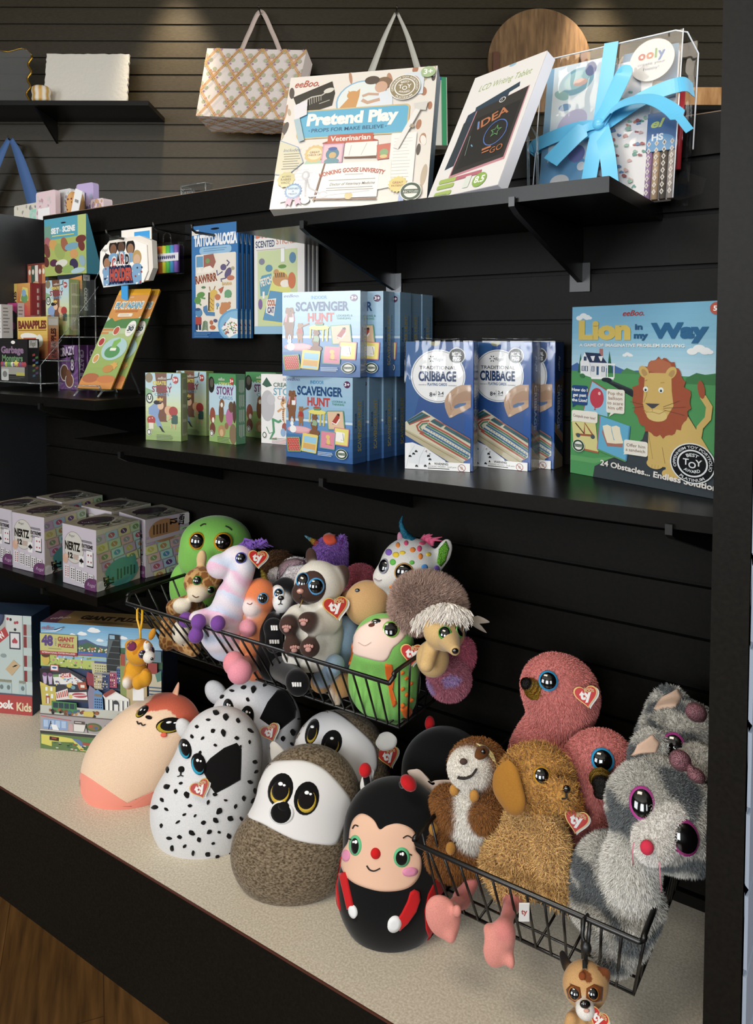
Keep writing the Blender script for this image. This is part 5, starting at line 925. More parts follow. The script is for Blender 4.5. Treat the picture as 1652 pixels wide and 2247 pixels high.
copy1(cz, (-1.632, 1.0895, ZL+.0004), R(1), 'purple crazy eights card box standing behind its twin, only the spine showing')
# play-again pads on an acrylic easel
def pad(name, A, w, h, t, body, loc, rz, rx, label, cat, group=None, mats='gloss', rnd=.012):
    b = MB(body)
    pr = []
    for cx, cy, a0 in ((w-rnd, rnd, -PI/2), (w-rnd, h-rnd, 0), (rnd, h-rnd, PI/2), (rnd, rnd, PI)): pr += [(cx+rnd*math.cos(a0+PI/2*i/5), cy+rnd*math.sin(a0+PI/2*i/5)) for i in range(6)]
    b.prism(pr, (0, 0, 0), (1, 0, 0), (0, 0, 1), -t, 0)
    b.art(A, (0, 0, 0), (1, 0, 0), (0, 0, 1)); return single(b, name, mats, loc, rz, label, cat, group, rx)
pa = pad('sticker_pad', art_again(), .088, .247, .004, '#d8a030', (-1.394, .950, ZL+.017), R(10.3), R(-31), 'orange and green activity pad leaning on the easel, front one', 'activity pad', 'activity pads on the acrylic easel', rnd=.004)
copy1(pa, (-1.386, .968, ZL+.017), R(11.5), 'orange activity pad directly behind the front one on the easel')
es = thing('acrylic_easel', 'clear acrylic easel holding the orange activity pads', 'easel', (-1.35, .98, ZL)); EO = np.array((-1.35, .98, ZL))
b = MB(); a = R(10.3); ex = np.array([math.cos(a), math.sin(a), 0]); ey = np.array([-math.sin(a), math.cos(a), 0]); base = np.array((-1.394, .950, ZL))-EO
for sgn, xx in ((0, .012), (1, .076)):
    p = base+ex*xx
    b.tube([p+ey*-.018+AZ*.024, p+ey*-.012+AZ*.014, p+ey*.02+AZ*.0125, p+ey*.06+AZ*.09, p+ey*.075+AZ*.045, p+ey*.10+AZ*.002], .0022, 6)
    b.tube([p+ey*-.01+AZ*.013, p+ey*-.022+AZ*.002], .0022, 6)
for yy, zz in ((.02, .0125), (.06, .09), (-.018, .024)): b.tube([base+ex*.012+ey*yy+AZ*zz, base+ex*.076+ey*yy+AZ*zz], .0018, 6)
b.build('easel_frame', 'acedge', es)
# ------------------------------------------------------------------ packs on pegs
def peg(x, z, y1=1.02, label=''):
    t = thing('peg_hook', label, 'hook', (x, YW, z)); b = MB(); b.tube([(0, -.004, 0), (0, y1-YW+.012, 0), (0, y1-YW+.003, .004), (0, y1-YW, .014)], .0026, 8); b.build('prong', 'wire', t)
    b = MB(); b.box(-.012, -.0035, -.012, .012, -.0008, .022); b.build('hook_plate', 'wire', t); return t
def pack(name, A, w, h, t, body, x, y, z, n, step, labels, cat, group, mats='gloss', dx=0):
    p = None
    for i in range(n):
        if p is None: b = MB(body); b.box(0, 0, 0, w, t, h); b.art(A, (0, 0, 0), (1, 0, 0), (0, 0, 1)); p = single(b, name, mats, (x, y, z), 0, labels[i], cat, group)
        else: copy1(p, (x+dx*i, y+step*i, z), 0, labels[i])
    return p
o4 = ('front', 'second', 'third', 'rearmost')
pack('hanging_pack', fitart(art_tattoo(), .133, .231), .133, .231, .004, '#1f66ac', -1.205, 1.092, 1.045, 4, .0125, ['%s blue temporary tattoo pack on the peg' % k for k in o4], 'sticker pack', 'blue tattoo packs on one peg')
pack('hanging_pack', fitart(art_scented(), .127, .2205), .127, .2205, .004, '#d0cfcf', -1.031, 1.094, 1.053, 4, .0125, ['%s pale scented sticker pack hanging under the high shelf' % k for k in o4], 'sticker pack', 'pale sticker packs on one peg')
b = MB('#4f94aa'); b.prism([(0, 0), (.045, 0), (.004, .14), (0, .14)], (0, 0, 0), (0, 1, 0), (0, 0, 1), 0, .169)
a5 = art_scene(); a5.sx, a5.sy = .169/a5.w, .14/a5.h; b.art(a5, (0, 0, 0), (1, 0, 0), (0, 0, 1))
single(b, 'hanging_pack', 'card', (-1.742, 1.100, 1.198), 0, 'teal and green scene activity pack hanging at the left corner', 'activity pack')
hold = thing('card_holder_pack', 'white card holder pack with drawn children, hanging on a peg', 'card pack', (-1.47, 1.062, 1.158))
b = MB('#ece8e2'); HP = [(.012, .0), (.148, .006), (.163, .03), (.160, .085), (.12, .098), (.02, .094), (.002, .08), (-.002, .03)]
b.prism(HP, (0, 0, 0), (1, 0, 0), (0, 0, 1), -.002, 0); a6 = art_holder(); a6.sx, a6.sy = .158/a6.w, .095/a6.h; b.art(a6, (.001, 0, .002), (1, 0, 0), (0, 0, 1)); b.build('card_face', 'card', hold)
b = MB('#ddd6cc'); b.prism([(x*1.02+.010, z*1.05+.004) for x, z in HP], (0, 0, 0), (1, 0, 0), (0, 0, 1), -.016, -.003); b.build('backing_card', 'card', hold)
b = MB('#e6e2da'); b.box(.055, .0165, .06, .155, .0185, .125); b.col = '#3f94d0'; b.box(.10, .0155, .085, .15, .0164, .118); b.col = '#26302a'; b.box(.012, .0165, .07, .048, .0185, .115); b.col = '#7aa84a'; b.box(.025, .016, .08, .044, .0164, .10); b.build('tucked_cards', 'card', hold)
b = MB('#3f94d0'); b.box(.07, .003, -.03, .092, .005, .002); b.build('blue_strap', 'card', hold)
cr = thing('crayon_pack', 'small clear pack of rainbow crayons clipped to a hook', 'crayon pack', (-1.330, 1.092, 1.181))
b = MB()
for i, c in enumerate(('#c83a44', '#d87a3a', '#c8c83a', '#4fae4a', '#3f8ab8', '#7a5aa8')): b.col = c; b.tube([(.010+i*.0125, .006, .004), (.010+i*.0125, .006, .062)], .006, 10)
b.build('crayons', 'plain', cr)
b = MB('#e8e4ea'); b.box(.002, -.0005, .028, .084, .0003, .045); A = Art(8.2, 1.7, '#e8e4ea'); [A.ell(.7+k*.62, .85, .24, .4, '#3a3f7a', .2*(k % 3)) for k in range(11)]; b.art(A, (.003, -.0005, .028), (1, 0, 0), (0, 0, 1)); b.build('paper_band', 'card', cr)
b = MB(); b.box(0, -.002, .001, .0855, .0145, .068); b.build('clear_case', 'clear', cr)
b = MB(); b.tube([(.03, .005, .066), (.032, .005, .085), (.043, .005, .092), (.054, .005, .085), (.056, .005, .066)], .002, 8); b.build('hang_loop', 'clear', cr)
for x, z, y1, l in ((-1.137, 1.253, 1.03, 'black peg hook holding the blue tattoo packs'), (-.968, 1.253, 1.07, 'black peg hook holding the pale sticker packs'), (-1.39, 1.262, 1.02, 'black peg hook holding the card holder pack'), (-1.275, 1.272, 1.05, 'black peg hook holding the crayon pack')): peg(x, z, y1, l)
# ------------------------------------------------------------------ gifts on the highest shelf
A = art_pretend()
pp = game_box(.254, .036, .262, '#d8cfc4', {'front': fitart(A, .254, .262), 'right': Art(3.6, 26.2, '#8fb0c4'), 'top': Art(25.4, 3.6, '#c08a60')})
pp = single(pp, 'craft_box', 'linen', (-.826, .912, ZT+.0148), R(20.7), 'boxed pretend play veterinarian set leaning on the highest shelf', 'game box', None, R(-22.9))
lc = game_box(.139, .019, .217, '#eceaf0', {'front': (lambda a: (setattr(a, 'sx', .139/a.w), setattr(a, 'sy', .217/a.h), a)[2])(art_lcd())})
single(lc, 'tablet_box', 'card', (-.560, .955, ZT+.0090), R(-18.3), 'white boxed writing tablet leaning between the vet set and the gift bag', 'tablet box', None, R(-26.3))
t = thing('wire_easel', 'clear easel stand with a bent back leg behind the white tablet box', 'easel', (-.492, 1.005, ZT)); b = MB()
for dx in (0, .014): b.tube([(.055+dx, .03, .0022), (.053+dx, .03, .098), (.045+dx, .024, .113), (.030+dx, .02, .085)], .0022, 8)
b.tube([(.055, .03, .0022), (.069, .03, .0022)], .0022, 8); b.build('easel_leg', 'acedge', t)
# gift bag tied with ribbon
bag = thing('gift_bag', 'clear gift bag of stationery tied with a blue satin bow', 'gift bag', (-.455, 1.080, ZT+.001), R(-2), R(-9)); BW, BH, BD = .207, .240, .040
def art_book():
    a = ArtP((0, 0, 400, 1000), .086, .222, '#cfe0ea'); a.rect(0, 0, 50, 1000, '#6aa8cf'); a.ell(220, 130, 130, 90, '#5fa8c0', .3); a.ell(220, 120, 90, 60, '#8fc4cc', .3); a.ell(250, 140, 50, 26, '#d8a89a'); a.ell(320, 60, 40, 50, '#4a5f9a'); a.ell(120, 210, 60, 30, '#7ab8b8', -.5)
    a.ell(210, 430, 120, 90, '#b8b4d8', .7); a.ell(230, 480, 90, 40, '#c8c8e4', .7); a.ell(150, 300, 46, 26, '#4f94c8'); a.ell(180, 760, 170, 130, '#5fa8d8'); a.ell(260, 640, 60, 60, '#7a80c0'); a.ell(150, 820, 70, 50, '#e8e4e0'); a.ell(260, 880, 80, 50, '#e0a0b0', .3); a.ell(300, 730, 30, 30, '#e8eef2'); a.ell(90, 930, 80, 50, '#4f94c8')
    return a
def art_sheet():
    a = ArtP((0, 0, 400, 1000), .080, .210, '#ece6e4'); r = random.Random(8)
    for i in range(70): x, y = r.uniform(20, 380), r.uniform(220, 980); c = r.choice(('#c87a5a', '#4f9a88', '#5a88b8', '#a84a4a', '#8fb8a0', '#d8a8a0')); a.ell(x, y, r.uniform(9, 20), r.uniform(7, 14), c, r.uniform(-1, 1)); a.ell(x+14, y+4, 7, 7, c)
    a.ell(330, 80, 40, 60, '#4a4f8a'); return a
b = MB('#dfe8ee'); b.box(.008, .010, .004, .094, .022, .226); b.art(art_book(), (.008, .010, .004), (1, 0, 0), (0, 0, 1)); b.build('sticker_book', 'card', bag)
b = MB('#ece8e6'); b.box(.084, .016, .004, .166, .020, .214); b.art(art_sheet(), (.085, .016, .004), (1, 0, 0), (0, 0, 1)); b.build('sticker_sheet', 'card', bag)
b = MB('#e8e2e0'); b.box(.120, .022, .004, .198, .030, .220); A = Art(7.8, 8, '#3f7fa8'); A.ell(2, 6, 1.5, 1, '#2f5f90'); A.ell(5, 5, 1.8, 1.2, '#6aa8c8'); A.ell(4, 2, 3, 1, '#c8b0a0'); b.art(A, (.120, .022, .15), (1, 0, 0), (0, 0, 1)); b.build('notebook', 'card', bag)
b = MB('#2f6aa8'); b.box(.164, .014, .072, .204, .0155, .128); A = Art(4, 5.6, '#2f6aa8'); A.ell(2, 1, 2, 1.4, '#4f9ad0'); A.text('el', .5, 3.5, 1.2, '#c8d84a', shear=.3, w=1.9, bold=.03); A.text('HS', .7, 1.6, .9, '#eef2f4', w=1.6, bold=.04); b.art(A, (.164, .014, .072), (1, 0, 0), (0, 0, 1)); b.build('pen_label', 'card', bag)
for i, c in enumerate(('#9a7aa0', '#b89a7a', '#5a5048', '#a89c94')):
    b = MB(c); x = .168+i*.0105; b.tube([(x, .019, .004), (x, .019, .098)], .0048, 10); A = Art(.7, 9)
    for j in range(8): A.poly([(.35, .3+j), (.65, .75+j), (.35, 1.2+j), (.05, .75+j)], '#ddd4c4'); A.poly([(.35, .5+j), (.5, .75+j), (.35, 1.0+j), (.2, .75+j)], c)
    b.art(A, (x-.0035, .0139, .006), (1, 0, 0), (0, 0, 1)); b.build('patterned_pen', 'card', bag)
b = MB('#c9c2bb'); b.prism(ellpts(0, 0, .031, .031, 0, 32), (.166, .0085, .205), (1, 0, 0), (0, 0, 1), 0, .0008); A = Art(7, 7, clip=False)
for t_, x, c in (('o', 1.1, '#c03018'), ('o', 2.45, '#c86018'), ('l', 3.85, '#5f9a1c'), ('y', 4.35, '#2a6ab0')): A.text(t_, x, 3.7, 1.55, c, bold=.04)
A.text('create your', 3.4, 2.6, .52, '#2f5f8f', al='c', w=4.6); A.text('happy!', 3.4, 1.7, .52, '#2f5f8f', al='c', w=2.6); b.art(A, (.1375, .0076, .1765), (.84, 0, 0), (0, 0, .84)); b.build('round_sticker', 'card', bag)
b = MB('#c8323a'); b.tube([(BW-.004, .036, .05), (BW-.004, .036, .17)], .004, 10); b.build('red_marker', 'plain', bag)
# vinyl: front, gusset, top flap, back
b = MB(); b.smooth = True; rr = random.Random(2); nx, ny = 14, 16
def sheetm(O, ex, ey, n, su, sv, amp):
    V = []
    for j in range(ny+1):
        for i in range(nx+1): V.append(np.array(O)+np.array(ex)*su*i/nx+np.array(ey)*sv*j/ny+np.array(n)*(rr.uniform(-1, 1)*amp if 0 < i < nx and 0 < j < ny else 0))
    b.add(V, [(j*(nx+1)+i, j*(nx+1)+i+1, (j+1)*(nx+1)+i+1, (j+1)*(nx+1)+i) for j in range(ny) for i in range(nx)], smooth=True)
sheetm((0, .006, 0), (1, 0, 0), (0, 0, 1), (0, -1, 0), BW, BH, .0016); sheetm((BW, .006, 0), (.25, .97, 0), (0, 0, 1), (1, 0, 0), BD, BH, .002); sheetm((BW+.01, .045, 0), (-1, 0, 0), (0, 0, 1), (0, 1, 0), BW, BH, .001); sheetm((0, .006, BH), (1, 0, 0), (0, .97, .1), (0, 0, 1), BW, .04, .001)
b.add([(BW-.03, .01, .004), (BW+.012, .002, -.006), (BW+.034, .02, .006), (BW+.036, .03, .03), (BW+.005, .03, .045), (BW-.01, .02, .03)], [(0, 1, 5), (1, 2, 3), (1, 3, 4), (1, 4, 5)]); b.build('vinyl_bag', 'bag', bag)
b = MB('#eef2f6'); b.tube([(0, .006, BH), (BW-.01, .006, BH), (BW+.004, .012, BH-.003), (BW+.012, .044, BH-.02), (BW+.0125, .045, .08)], .0011, 8); b.tube([(BW, .006, 0), (BW, .006, BH)], .0009, 6); b.tube([(0, .006, 0), (0, .006, BH)], .0009, 6); b.build('welded_seam', 'plain', bag)
def ribbon(pts, wd, nrm):                          # flat band with a little thickness
    pts = [np.array(p, float) for p in pts]; V = []; m = len(pts); t2 = .0004
    for i, p in enumerate(pts):
        t_ = N(pts[min(i+1, m-1)]-pts[max(i-1, 0)]); n_ = np.array(nrm[i] if isinstance(nrm, list) else nrm, float); s_ = N(np.cross(t_, n_)); n_ = N(np.cross(s_, t_)); w_ = (wd[i] if isinstance(wd, list) else wd)/2
        V += [p+s_*w_+n_*t2, p-s_*w_+n_*t2, p-s_*w_-n_*t2, p+s_*w_-n_*t2]
    return V, [(4*i+k, 4*i+(k+1) % 4, 4*(i+1)+(k+1) % 4, 4*(i+1)+k) for i in range(m-1) for k in range(4)]+[(3, 2, 1, 0), (4*m-4, 4*m-3, 4*m-2, 4*m-1)]
def curve(P, n=10):                                # smooth path through points
    P = [np.array(p, float) for p in P]; Q = [2*P[0]-P[1]]+P+[2*P[-1]-P[-2]]; out = []
    for i in range(1, len(Q)-2):
        for k in range(n): u = k/n; out.append(.5*((2*Q[i])+(Q[i+1]-Q[i-1])*u+(2*Q[i-1]-5*Q[i]+4*Q[i+1]-Q[i+2])*u*u+(3*Q[i]-Q[i-1]-3*Q[i+1]+Q[i+2])*u**3))
    return out+[P[-1]]
KX, KZ = .101, .116
def rib(name, P, wd, nrm=(0, -1, 0)):
    c = curve(P); V, Fs = ribbon(c, wd, nrm); b = MB(); b.add(V, Fs); b.build(name, 'ribbon', bag)
rib('ribbon_band', [(KX-.002, .0015, KZ), (.104, .001, .18), (.108, .002, BH+.002)], .021); rib('ribbon_band', [(KX, .0015, KZ), (.06, .001, .118), (0, .003, .104), (-.003, .02, .102)], .021)
rib('ribbon_band', [(KX, .0015, KZ), (.16, .001, .147), (BW+.002, .003, .158), (BW+.012, .03, .16)], .022)
rib('bow_loop', [(KX, -.006, KZ), (KX-.02, -.014, KZ-.008), (KX-.052, -.02, KZ-.04), (KX-.062, -.022, KZ-.052), (KX-.04, -.010, KZ-.022), (KX-.004, -.005, KZ-.003)], [.012]*10+[.026]*22+[.018]*19)
rib('bow_loop', [(KX, -.006, KZ+.002), (KX+.02, -.014, KZ+.03), (KX+.036, -.018, KZ+.062), (KX+.030, -.012, KZ+.062), (KX+.010, -.006, KZ+.02)], .022)
rib('ribbon_tail', [(KX, -.005, KZ), (KX+.03, -.02, KZ+.016), (KX+.072, -.026, KZ+.016), (KX+.105, -.022, KZ-.004), (KX+.128, -.014, KZ-.034)], [.012]*8+[.024]*26+[.012]*7, (0, -.8, .6))
rib('ribbon_tail', [(KX, -.005, KZ), (KX-.004, -.010, KZ-.05), (KX-.012, -.008, KZ-.122)], .022); rib('ribbon_tail', [(KX+.002, -.004, KZ), (KX+.018, -.012, KZ-.05), (KX+.030, -.012, KZ-.118)], .022)
b = MB(); b.ell((KX, -.008, KZ), (.009, .006, .009)); b.build('bow_knot', 'ribbon', bag)
# ------------------------------------------------------------------ puzzle boxes on the deck
a = art_puzzle(.262, .256); single(game_box(.262, .070, .256, '#34405a', {'front': a, 'top': art_puzzle_top(.262, .07), 'right': Art(7, 25.6, '#2a3450')}), 'puzzle_box', 'card', (-1.414, .872, ZB+.0004), R(25.2), 'giant puzzle box with a busy city scene, standing on the deck', 'puzzle box')
a = art_kids(.25, .222); single(game_box(.25, .070, .222, '#20324a', {'front': a, 'top': Art(25, 7, '#20344c')}), 'board_game_box', 'card', (-1.772, .826, ZB+.0004), R(24.9), 'red and grey kids game box left of the giant puzzle', 'game box')
# ================================================================== soft toys
def surfnet(f, lo, hi, h):
    """smooth closed surface of f = 0 on a grid (surface nets); returns vertices and quads"""
    ns = [max(4, int(math.ceil((hi[i]-lo[i])/h))+1) for i in range(3)]
    ax = [lo[i]+h*np.arange(ns[i]) for i in range(3)]
    D = np.empty(ns, np.float32)
    for i in range(ns[0]):
        Y, Z = np.meshgrid(ax[1], ax[2], indexing='ij'); P = np.stack([np.full(Y.size, ax[0][i]), Y.ravel(), Z.ravel()], 1); D[i] = f(P).reshape(Y.shape)
    S = D < 0
    c8 = [S[i:ns[0]-1+i, j:ns[1]-1+j, k:ns[2]-1+k] for i in (0, 1) for j in (0, 1) for k in (0, 1)]
    cnt = sum(c.astype(np.int8) for c in c8); act = (cnt > 0) & (cnt < 8); I = np.argwhere(act)
    idx = -np.ones(act.shape, int); idx[act] = np.arange(len(I)); acc = np.zeros((len(I), 3)); n = np.zeros(len(I))
    for a in range(3):
        o = [b for b in range(3) if b != a]
        for u in (0, 1):
            for v in (0, 1):
                p = I.copy(); p[:, o[0]] += u; p[:, o[1]] += v; q = p.copy(); q[:, a] += 1
                d0 = D[p[:, 0], p[:, 1], p[:, 2]]; d1 = D[q[:, 0], q[:, 1], q[:, 2]]; m = (d0 < 0) != (d1 < 0)
                t = d0[m]/(d0[m]-d1[m]); pt = p[m].astype(float); pt[:, a] += t; acc[m] += pt; n[m] += 1
    V = acc/n[:, None]*h+np.array(lo); Q = []
    for a in range(3):
        o1, o2 = (a+1) % 3, (a+2) % 3; sl0 = [slice(None)]*3; sl1 = [slice(None)]*3; sl0[a] = slice(0, -1); sl1[a] = slice(1, None)
        E = np.argwhere(S[tuple(sl0)] != S[tuple(sl1)]); E = E[(E[:, o1] > 0) & (E[:, o2] > 0) & (E[:, o1] < ns[o1]-1) & (E[:, o2] < ns[o2]-1)]
        def cell(d1, d2): c = E.copy(); c[:, o1] += d1; c[:, o2] += d2; return idx[c[:, 0], c[:, 1], c[:, 2]]
        q = np.stack([cell(-1, -1), cell(0, -1), cell(0, 0), cell(-1, 0)], 1); fl = ~S[E[:, 0], E[:, 1], E[:, 2]]; q[fl] = q[fl][:, ::-1]; Q.append(q)
    return V, np.concatenate(Q)
ALLP = []
class Plush:
    """a soft toy: rounded volumes melted into one body, with felt patches, eyes and tags stitched on. Positions are the points
    seen at (px, py) on upright planes y = Y in the room; radii are in the same grid units at that distance."""
    def __init__(s, name, label, cat, base, group='soft toys', k=.012):
        s.root = thing(name, label, cat, base, 0, group=group); s.o = np.array(base, float); s.B = []; s.k = k; s.lay = 0; s.calls = 0
    def e(s, px, py, Y, rx, ry=None, rd=None, roll=0, col='#ffffff', yaw=0):
        c = on_y(px, py, Y); u = dep(c)/F; ry = rx if ry is None else ry; rd = min(rx, ry) if rd is None else rd
        ca, sa = math.cos(roll), math.sin(roll); r = ca*AX+sa*AZ; up = -sa*AX+ca*AZ; d = AY
        if yaw: r, d = math.cos(yaw)*r+math.sin(yaw)*d, -math.sin(yaw)*r+math.cos(yaw)*d
        s.B.append((0, c, np.stack([r, d, up], 1), np.array([rx, rd, ry])*u, lin(col))); return s
    def c(s, p0, r0, p1, r1, col='#ffffff'):
        a, b = on_y(*p0), on_y(*p1); s.B.append((1, a, b, (r0*dep(a)/F, r1*dep(b)/F), lin(col))); return s
    def each(s, P):
        out = []
        for b in s.B:
            if b[0] == 0:
                q = (P-b[1]) @ b[2]; k0 = np.linalg.norm(q/b[3], axis=1); k1 = np.linalg.norm(q/b[3]**2, axis=1); out.append(k0*(k0-1)/np.maximum(k1, 1e-9))
            else:
                ba = b[2]-b[1]; t = np.clip((P-b[1]) @ ba/(ba @ ba), 0, 1); out.append(np.linalg.norm(P-b[1]-t[:, None]*ba, axis=1)-(b[3][0]+(b[3][1]-b[3][0])*t))
        return np.array(out)
    def sdf(s, P):
        E = s.each(P); d = E[0]
        for x in E[1:]:
            h = np.clip(.5+.5*(x-d)/s.k, 0, 1); d = d*h+x*(1-h)-s.k*h*(1-h)
        return d
    def grad(s, P, e=.0008):
        g = np.stack([s.sdf(P+np.eye(3)[i]*e)-s.sdf(P-np.eye(3)[i]*e) for i in range(3)], 1); return g/np.maximum(np.linalg.norm(g, axis=1, keepdims=True), 1e-9)
    def body(s, vox=.0034, paint=None, fur=None, m='plush', name='body'):
        lo = np.min([b[1]-np.max(b[3]) if b[0] == 0 else np.minimum(b[1], b[2])-max(b[3]) for b in s.B], 0)-vox*3
        hi = np.max([b[1]+np.max(b[3]) if b[0] == 0 else np.maximum(b[1], b[2])+max(b[3]) for b in s.B], 0)+vox*3
        V, Q = surfnet(s.sdf, lo, hi, vox); g = s.grad(V); V = V-g*np.clip(s.sdf(V), -vox, vox)[:, None]
        E = s.each(V); cb = np.array([b[4] for b in s.B]); w = np.exp(-(E-E.min(0))/(.0016)); w /= w.sum(0); C = (w.T @ cb)
        s.V, s.Q, s.C, s.G = V, Q, C, g
        if paint: s.C = C = paint(s, V, C.copy())
        b = MB(); b.smooth = True; b.arr(V-s.o, Q, C)
        if fur: s._fur(b, V, Q, C, g, **fur)
        mats = [m] if not fur else [m, 'fur']; s.bo = b.build(name, mats, s.root); ALLP.append(s); return s
    def _fur(s, b, V, Q, C, G, n=14000, L=.012, wd=.0011, lean=(0, 0, -.5), rnd=.45, curl=0, mask=None, ls=None):
        A, Bv, Cv = V[Q[:, 0]], V[Q[:, 1]], V[Q[:, 2]]; ar = np.linalg.norm(np.cross(Bv-A, Cv-A), axis=1)
        if mask is not None: ar = ar*mask(s, V[Q].mean(1))
        f = RNG.choice(len(Q), n, p=ar/ar.sum()); u, v = RNG.random(n)[:, None], RNG.random(n)[:, None]
        X = [a[Q[f]] for a in (V, C, G)]; bl = lambda x: (x[:, 0]*(1-u)+x[:, 1]*u)*(1-v)+(x[:, 3]*(1-u)+x[:, 2]*u)*v
        P, c, nn = bl(X[0]), bl(X[1]), bl(X[2]); nn /= np.linalg.norm(nn, axis=1, keepdims=True)
        d = nn+np.array(lean)+RNG.normal(0, rnd, (n, 3)); d /= np.linalg.norm(d, axis=1, keepdims=True); ll = L*(.55+.7*RNG.random(n))[:, None]
        if ls is not None: ll = ll*ls(s, P)[:, None]
        t = np.cross(d, RNG.normal(0, 1, (n, 3))); t /= np.linalg.norm(t, axis=1, keepdims=True); w2 = wd*(.7+.6*RNG.random(n))[:, None]
        mid = P+d*ll*.55+RNG.normal(0, curl, (n, 3)); tip = P+d*ll+np.array(lean)*ll*.35+RNG.normal(0, curl*1.8, (n, 3)); P0 = P-nn*.0008
        W = np.concatenate([P0-t*w2, P0+t*w2, mid-t*w2*.8, mid+t*w2*.8, tip])-s.o; i = np.arange(n); c = c*(.82+.32*RNG.random(n))[:, None]
        n0 = len(b.V); b.m = 1; b.arr(W, np.stack([i, i+n, i+3*n, i+2*n], 1), np.tile(c, (5, 1))); T = np.stack([i+2*n, i+3*n, i+4*n], 1)+n0
        b.F += list(map(tuple, T.tolist())); b.MI += [1]*n; b.SM += [True]*n; b.m = 0
    def trace(s, pts):
        D = np.array([ray(*p) for p in pts]); D /= np.linalg.norm(D, axis=1, keepdims=True)
        c = np.mean([b[1] for b in s.B], 0); t = np.full(len(D), max(.2, np.linalg.norm(c-EYE)-.32)); best = np.full(len(D), 9.); bt = t.copy()
        for _ in range(70):
            d = s.sdf(EYE+D*t[:, None]); m = d < best; best[m] = d[m]; bt[m] = t[m]; t = t+np.clip(d, -.02, .03)*.75
        P = EYE+D*bt[:, None]
        for _ in range(5): P = P-s.grad(P)*s.sdf(P)[:, None]
        return P, s.grad(P)
    def patch(s, b, pts, col, h=.0012, k=0):
        """felt patch with this outline laid on the body"""
        pts = np.array(pts, float); s.lay += 1
        pts = np.concatenate([np.linspace(pts[i], pts[(i+1) % len(pts)], max(1, int(np.hypot(*(pts[(i+1) % len(pts)]-pts[i]))/5)), endpoint=False) for i in range(len(pts))])
        c = pts.mean(0); size = np.abs(pts-c).max(); nr = int(np.clip(size/6, 2, 18)); n = len(pts); rings = [c[None]]+[c+(pts-c)*(i/nr) for i in range(1, nr+1)]
        P, G = s.trace(np.concatenate(rings)); j = k+min(s.calls, 8); off = np.full(len(P), h+j*.0004+s.lay*.00001); off[-n:] = (h*.35 if j == 0 and h < .002 else h-.0003)+j*.0004+s.lay*.00001; P2 = P+G*off[:, None]
        low = P[-n:]-G[-n:]*.001; V = np.concatenate([P2, low])-s.o; Fs = [(0, 1+i, 1+(i+1) % n) for i in range(n)]
        for r in range(nr): a0 = 1+r*n; Fs += [(a0+i, a0+n+i, a0+n+(i+1) % n, a0+(i+1) % n) for i in range(n)] if r < nr else []
        # outward orientation
        v = V[Fs[0][1]]-V[0]; w_ = V[Fs[0][2]]-V[0]
        if np.cross(v, w_) @ G[0] < 0: Fs = [f[::-1] for f in Fs]
        b.col = col; b.add(V, Fs, smooth=True); return s
    def felt(s, name, items, m='felt', label=None, h=.0012):
        b = MB()
        for i, (pts, col) in enumerate(items): s.patch(b, pts, col, h, i if len(items) < 9 else 0)
        s.calls += 1; return b.build(name, m, s.root, label)
    def stroke(s, pts, wd):
        p = [np.array(q, float) for q in pts]; L_, R_ = [], []
        for i in range(len(p)):
            d = N(p[min(i+1, len(p)-1)]-p[max(i-1, 0)]); n = np.array([-d[1], d[0]])*wd/2; L_.append(p[i]+n); R_.append(p[i]-n)
        return L_, R_
    def lines(s, name, paths, wd, col, h=.0012):
        b = MB(col); s.lay += 1
        for path in paths:
            pts = [tuple(p) for p in curve([(*p, 0) for p in path], 6)]; L_, R_ = s.stroke([p[:2] for p in pts], wd); P, G = s.trace(L_+R_); n = len(L_)
            V = np.concatenate([P+G*(h+.0005*min(s.calls, 8)), P-G*.0006])-s.o; b.add(V, [(i, i+1, n+i+1, n+i) for i in range(n-1)]+[(i, 2*n+i, 2*n+i+1, i+1) for i in range(n-1)]+[(n+i, n+i+1, 3*n+i+1, 3*n+i) for i in range(n-1)], smooth=True)
        return b.build(name, 'thread', s.root)
    def eye(s, px, py, r, iris, pup=.80, bulge=.5, face=.7, ry=None, rim='#0d0c0c', lift=0):
        P, G = s.trace([(px, py)]); P, g = P[0], G[0]; v = -N(P-EYE); n = N(g*(1-face)+v*face); r = r*dep(P)/F; k = (ry or 1)
        t1 = N(np.cross(AZ, n)); t2 = np.cross(n, t1); B = [t1, t2*k, n]; c = P-s.o+n*(.0006+lift); hh = lambda q: bulge*math.sqrt(max(0, 1-q*q))
        prof = [(1.0, -.45-lift/r), (1.0, .02), (.985, hh(.985)), (.985, hh(.985)), (.94, hh(.94)), (.88, hh(.88)), (.8, hh(.8)), (.6, hh(.6)), (.3, hh(.3)), (.001, bulge)]
        b = MB(); b.lathe([(a*r, z*r) for a, z in prof], c, 28, B, cols=[rim]*3+[iris]*7); eo = b.build('eye', 'eye', s.root)
        b = MB('#060505'); pr = [(pup*q, hh(pup*q)+.02) for q in (1, .98, .85, .65, .4, .15, .001)]
        b.lathe([(a*r, z*r) for a, z in pr], c, 24, B); b.build('pupil', 'eye', eo); return s
    def bead(s, name, px, py, rx, ry, col, out=.5, m='eye'):
        P, G = s.trace([(px, py)]); P, g = P[0], G[0]; u = dep(P)/F; b = MB(col); b.ell(P-s.o+g*out*min(rx, ry)*u*.3, (rx*u, min(rx, ry)*u*.75, ry*u), [AX, AY, AZ], 16, 10); return b.build(name, m, s.root)
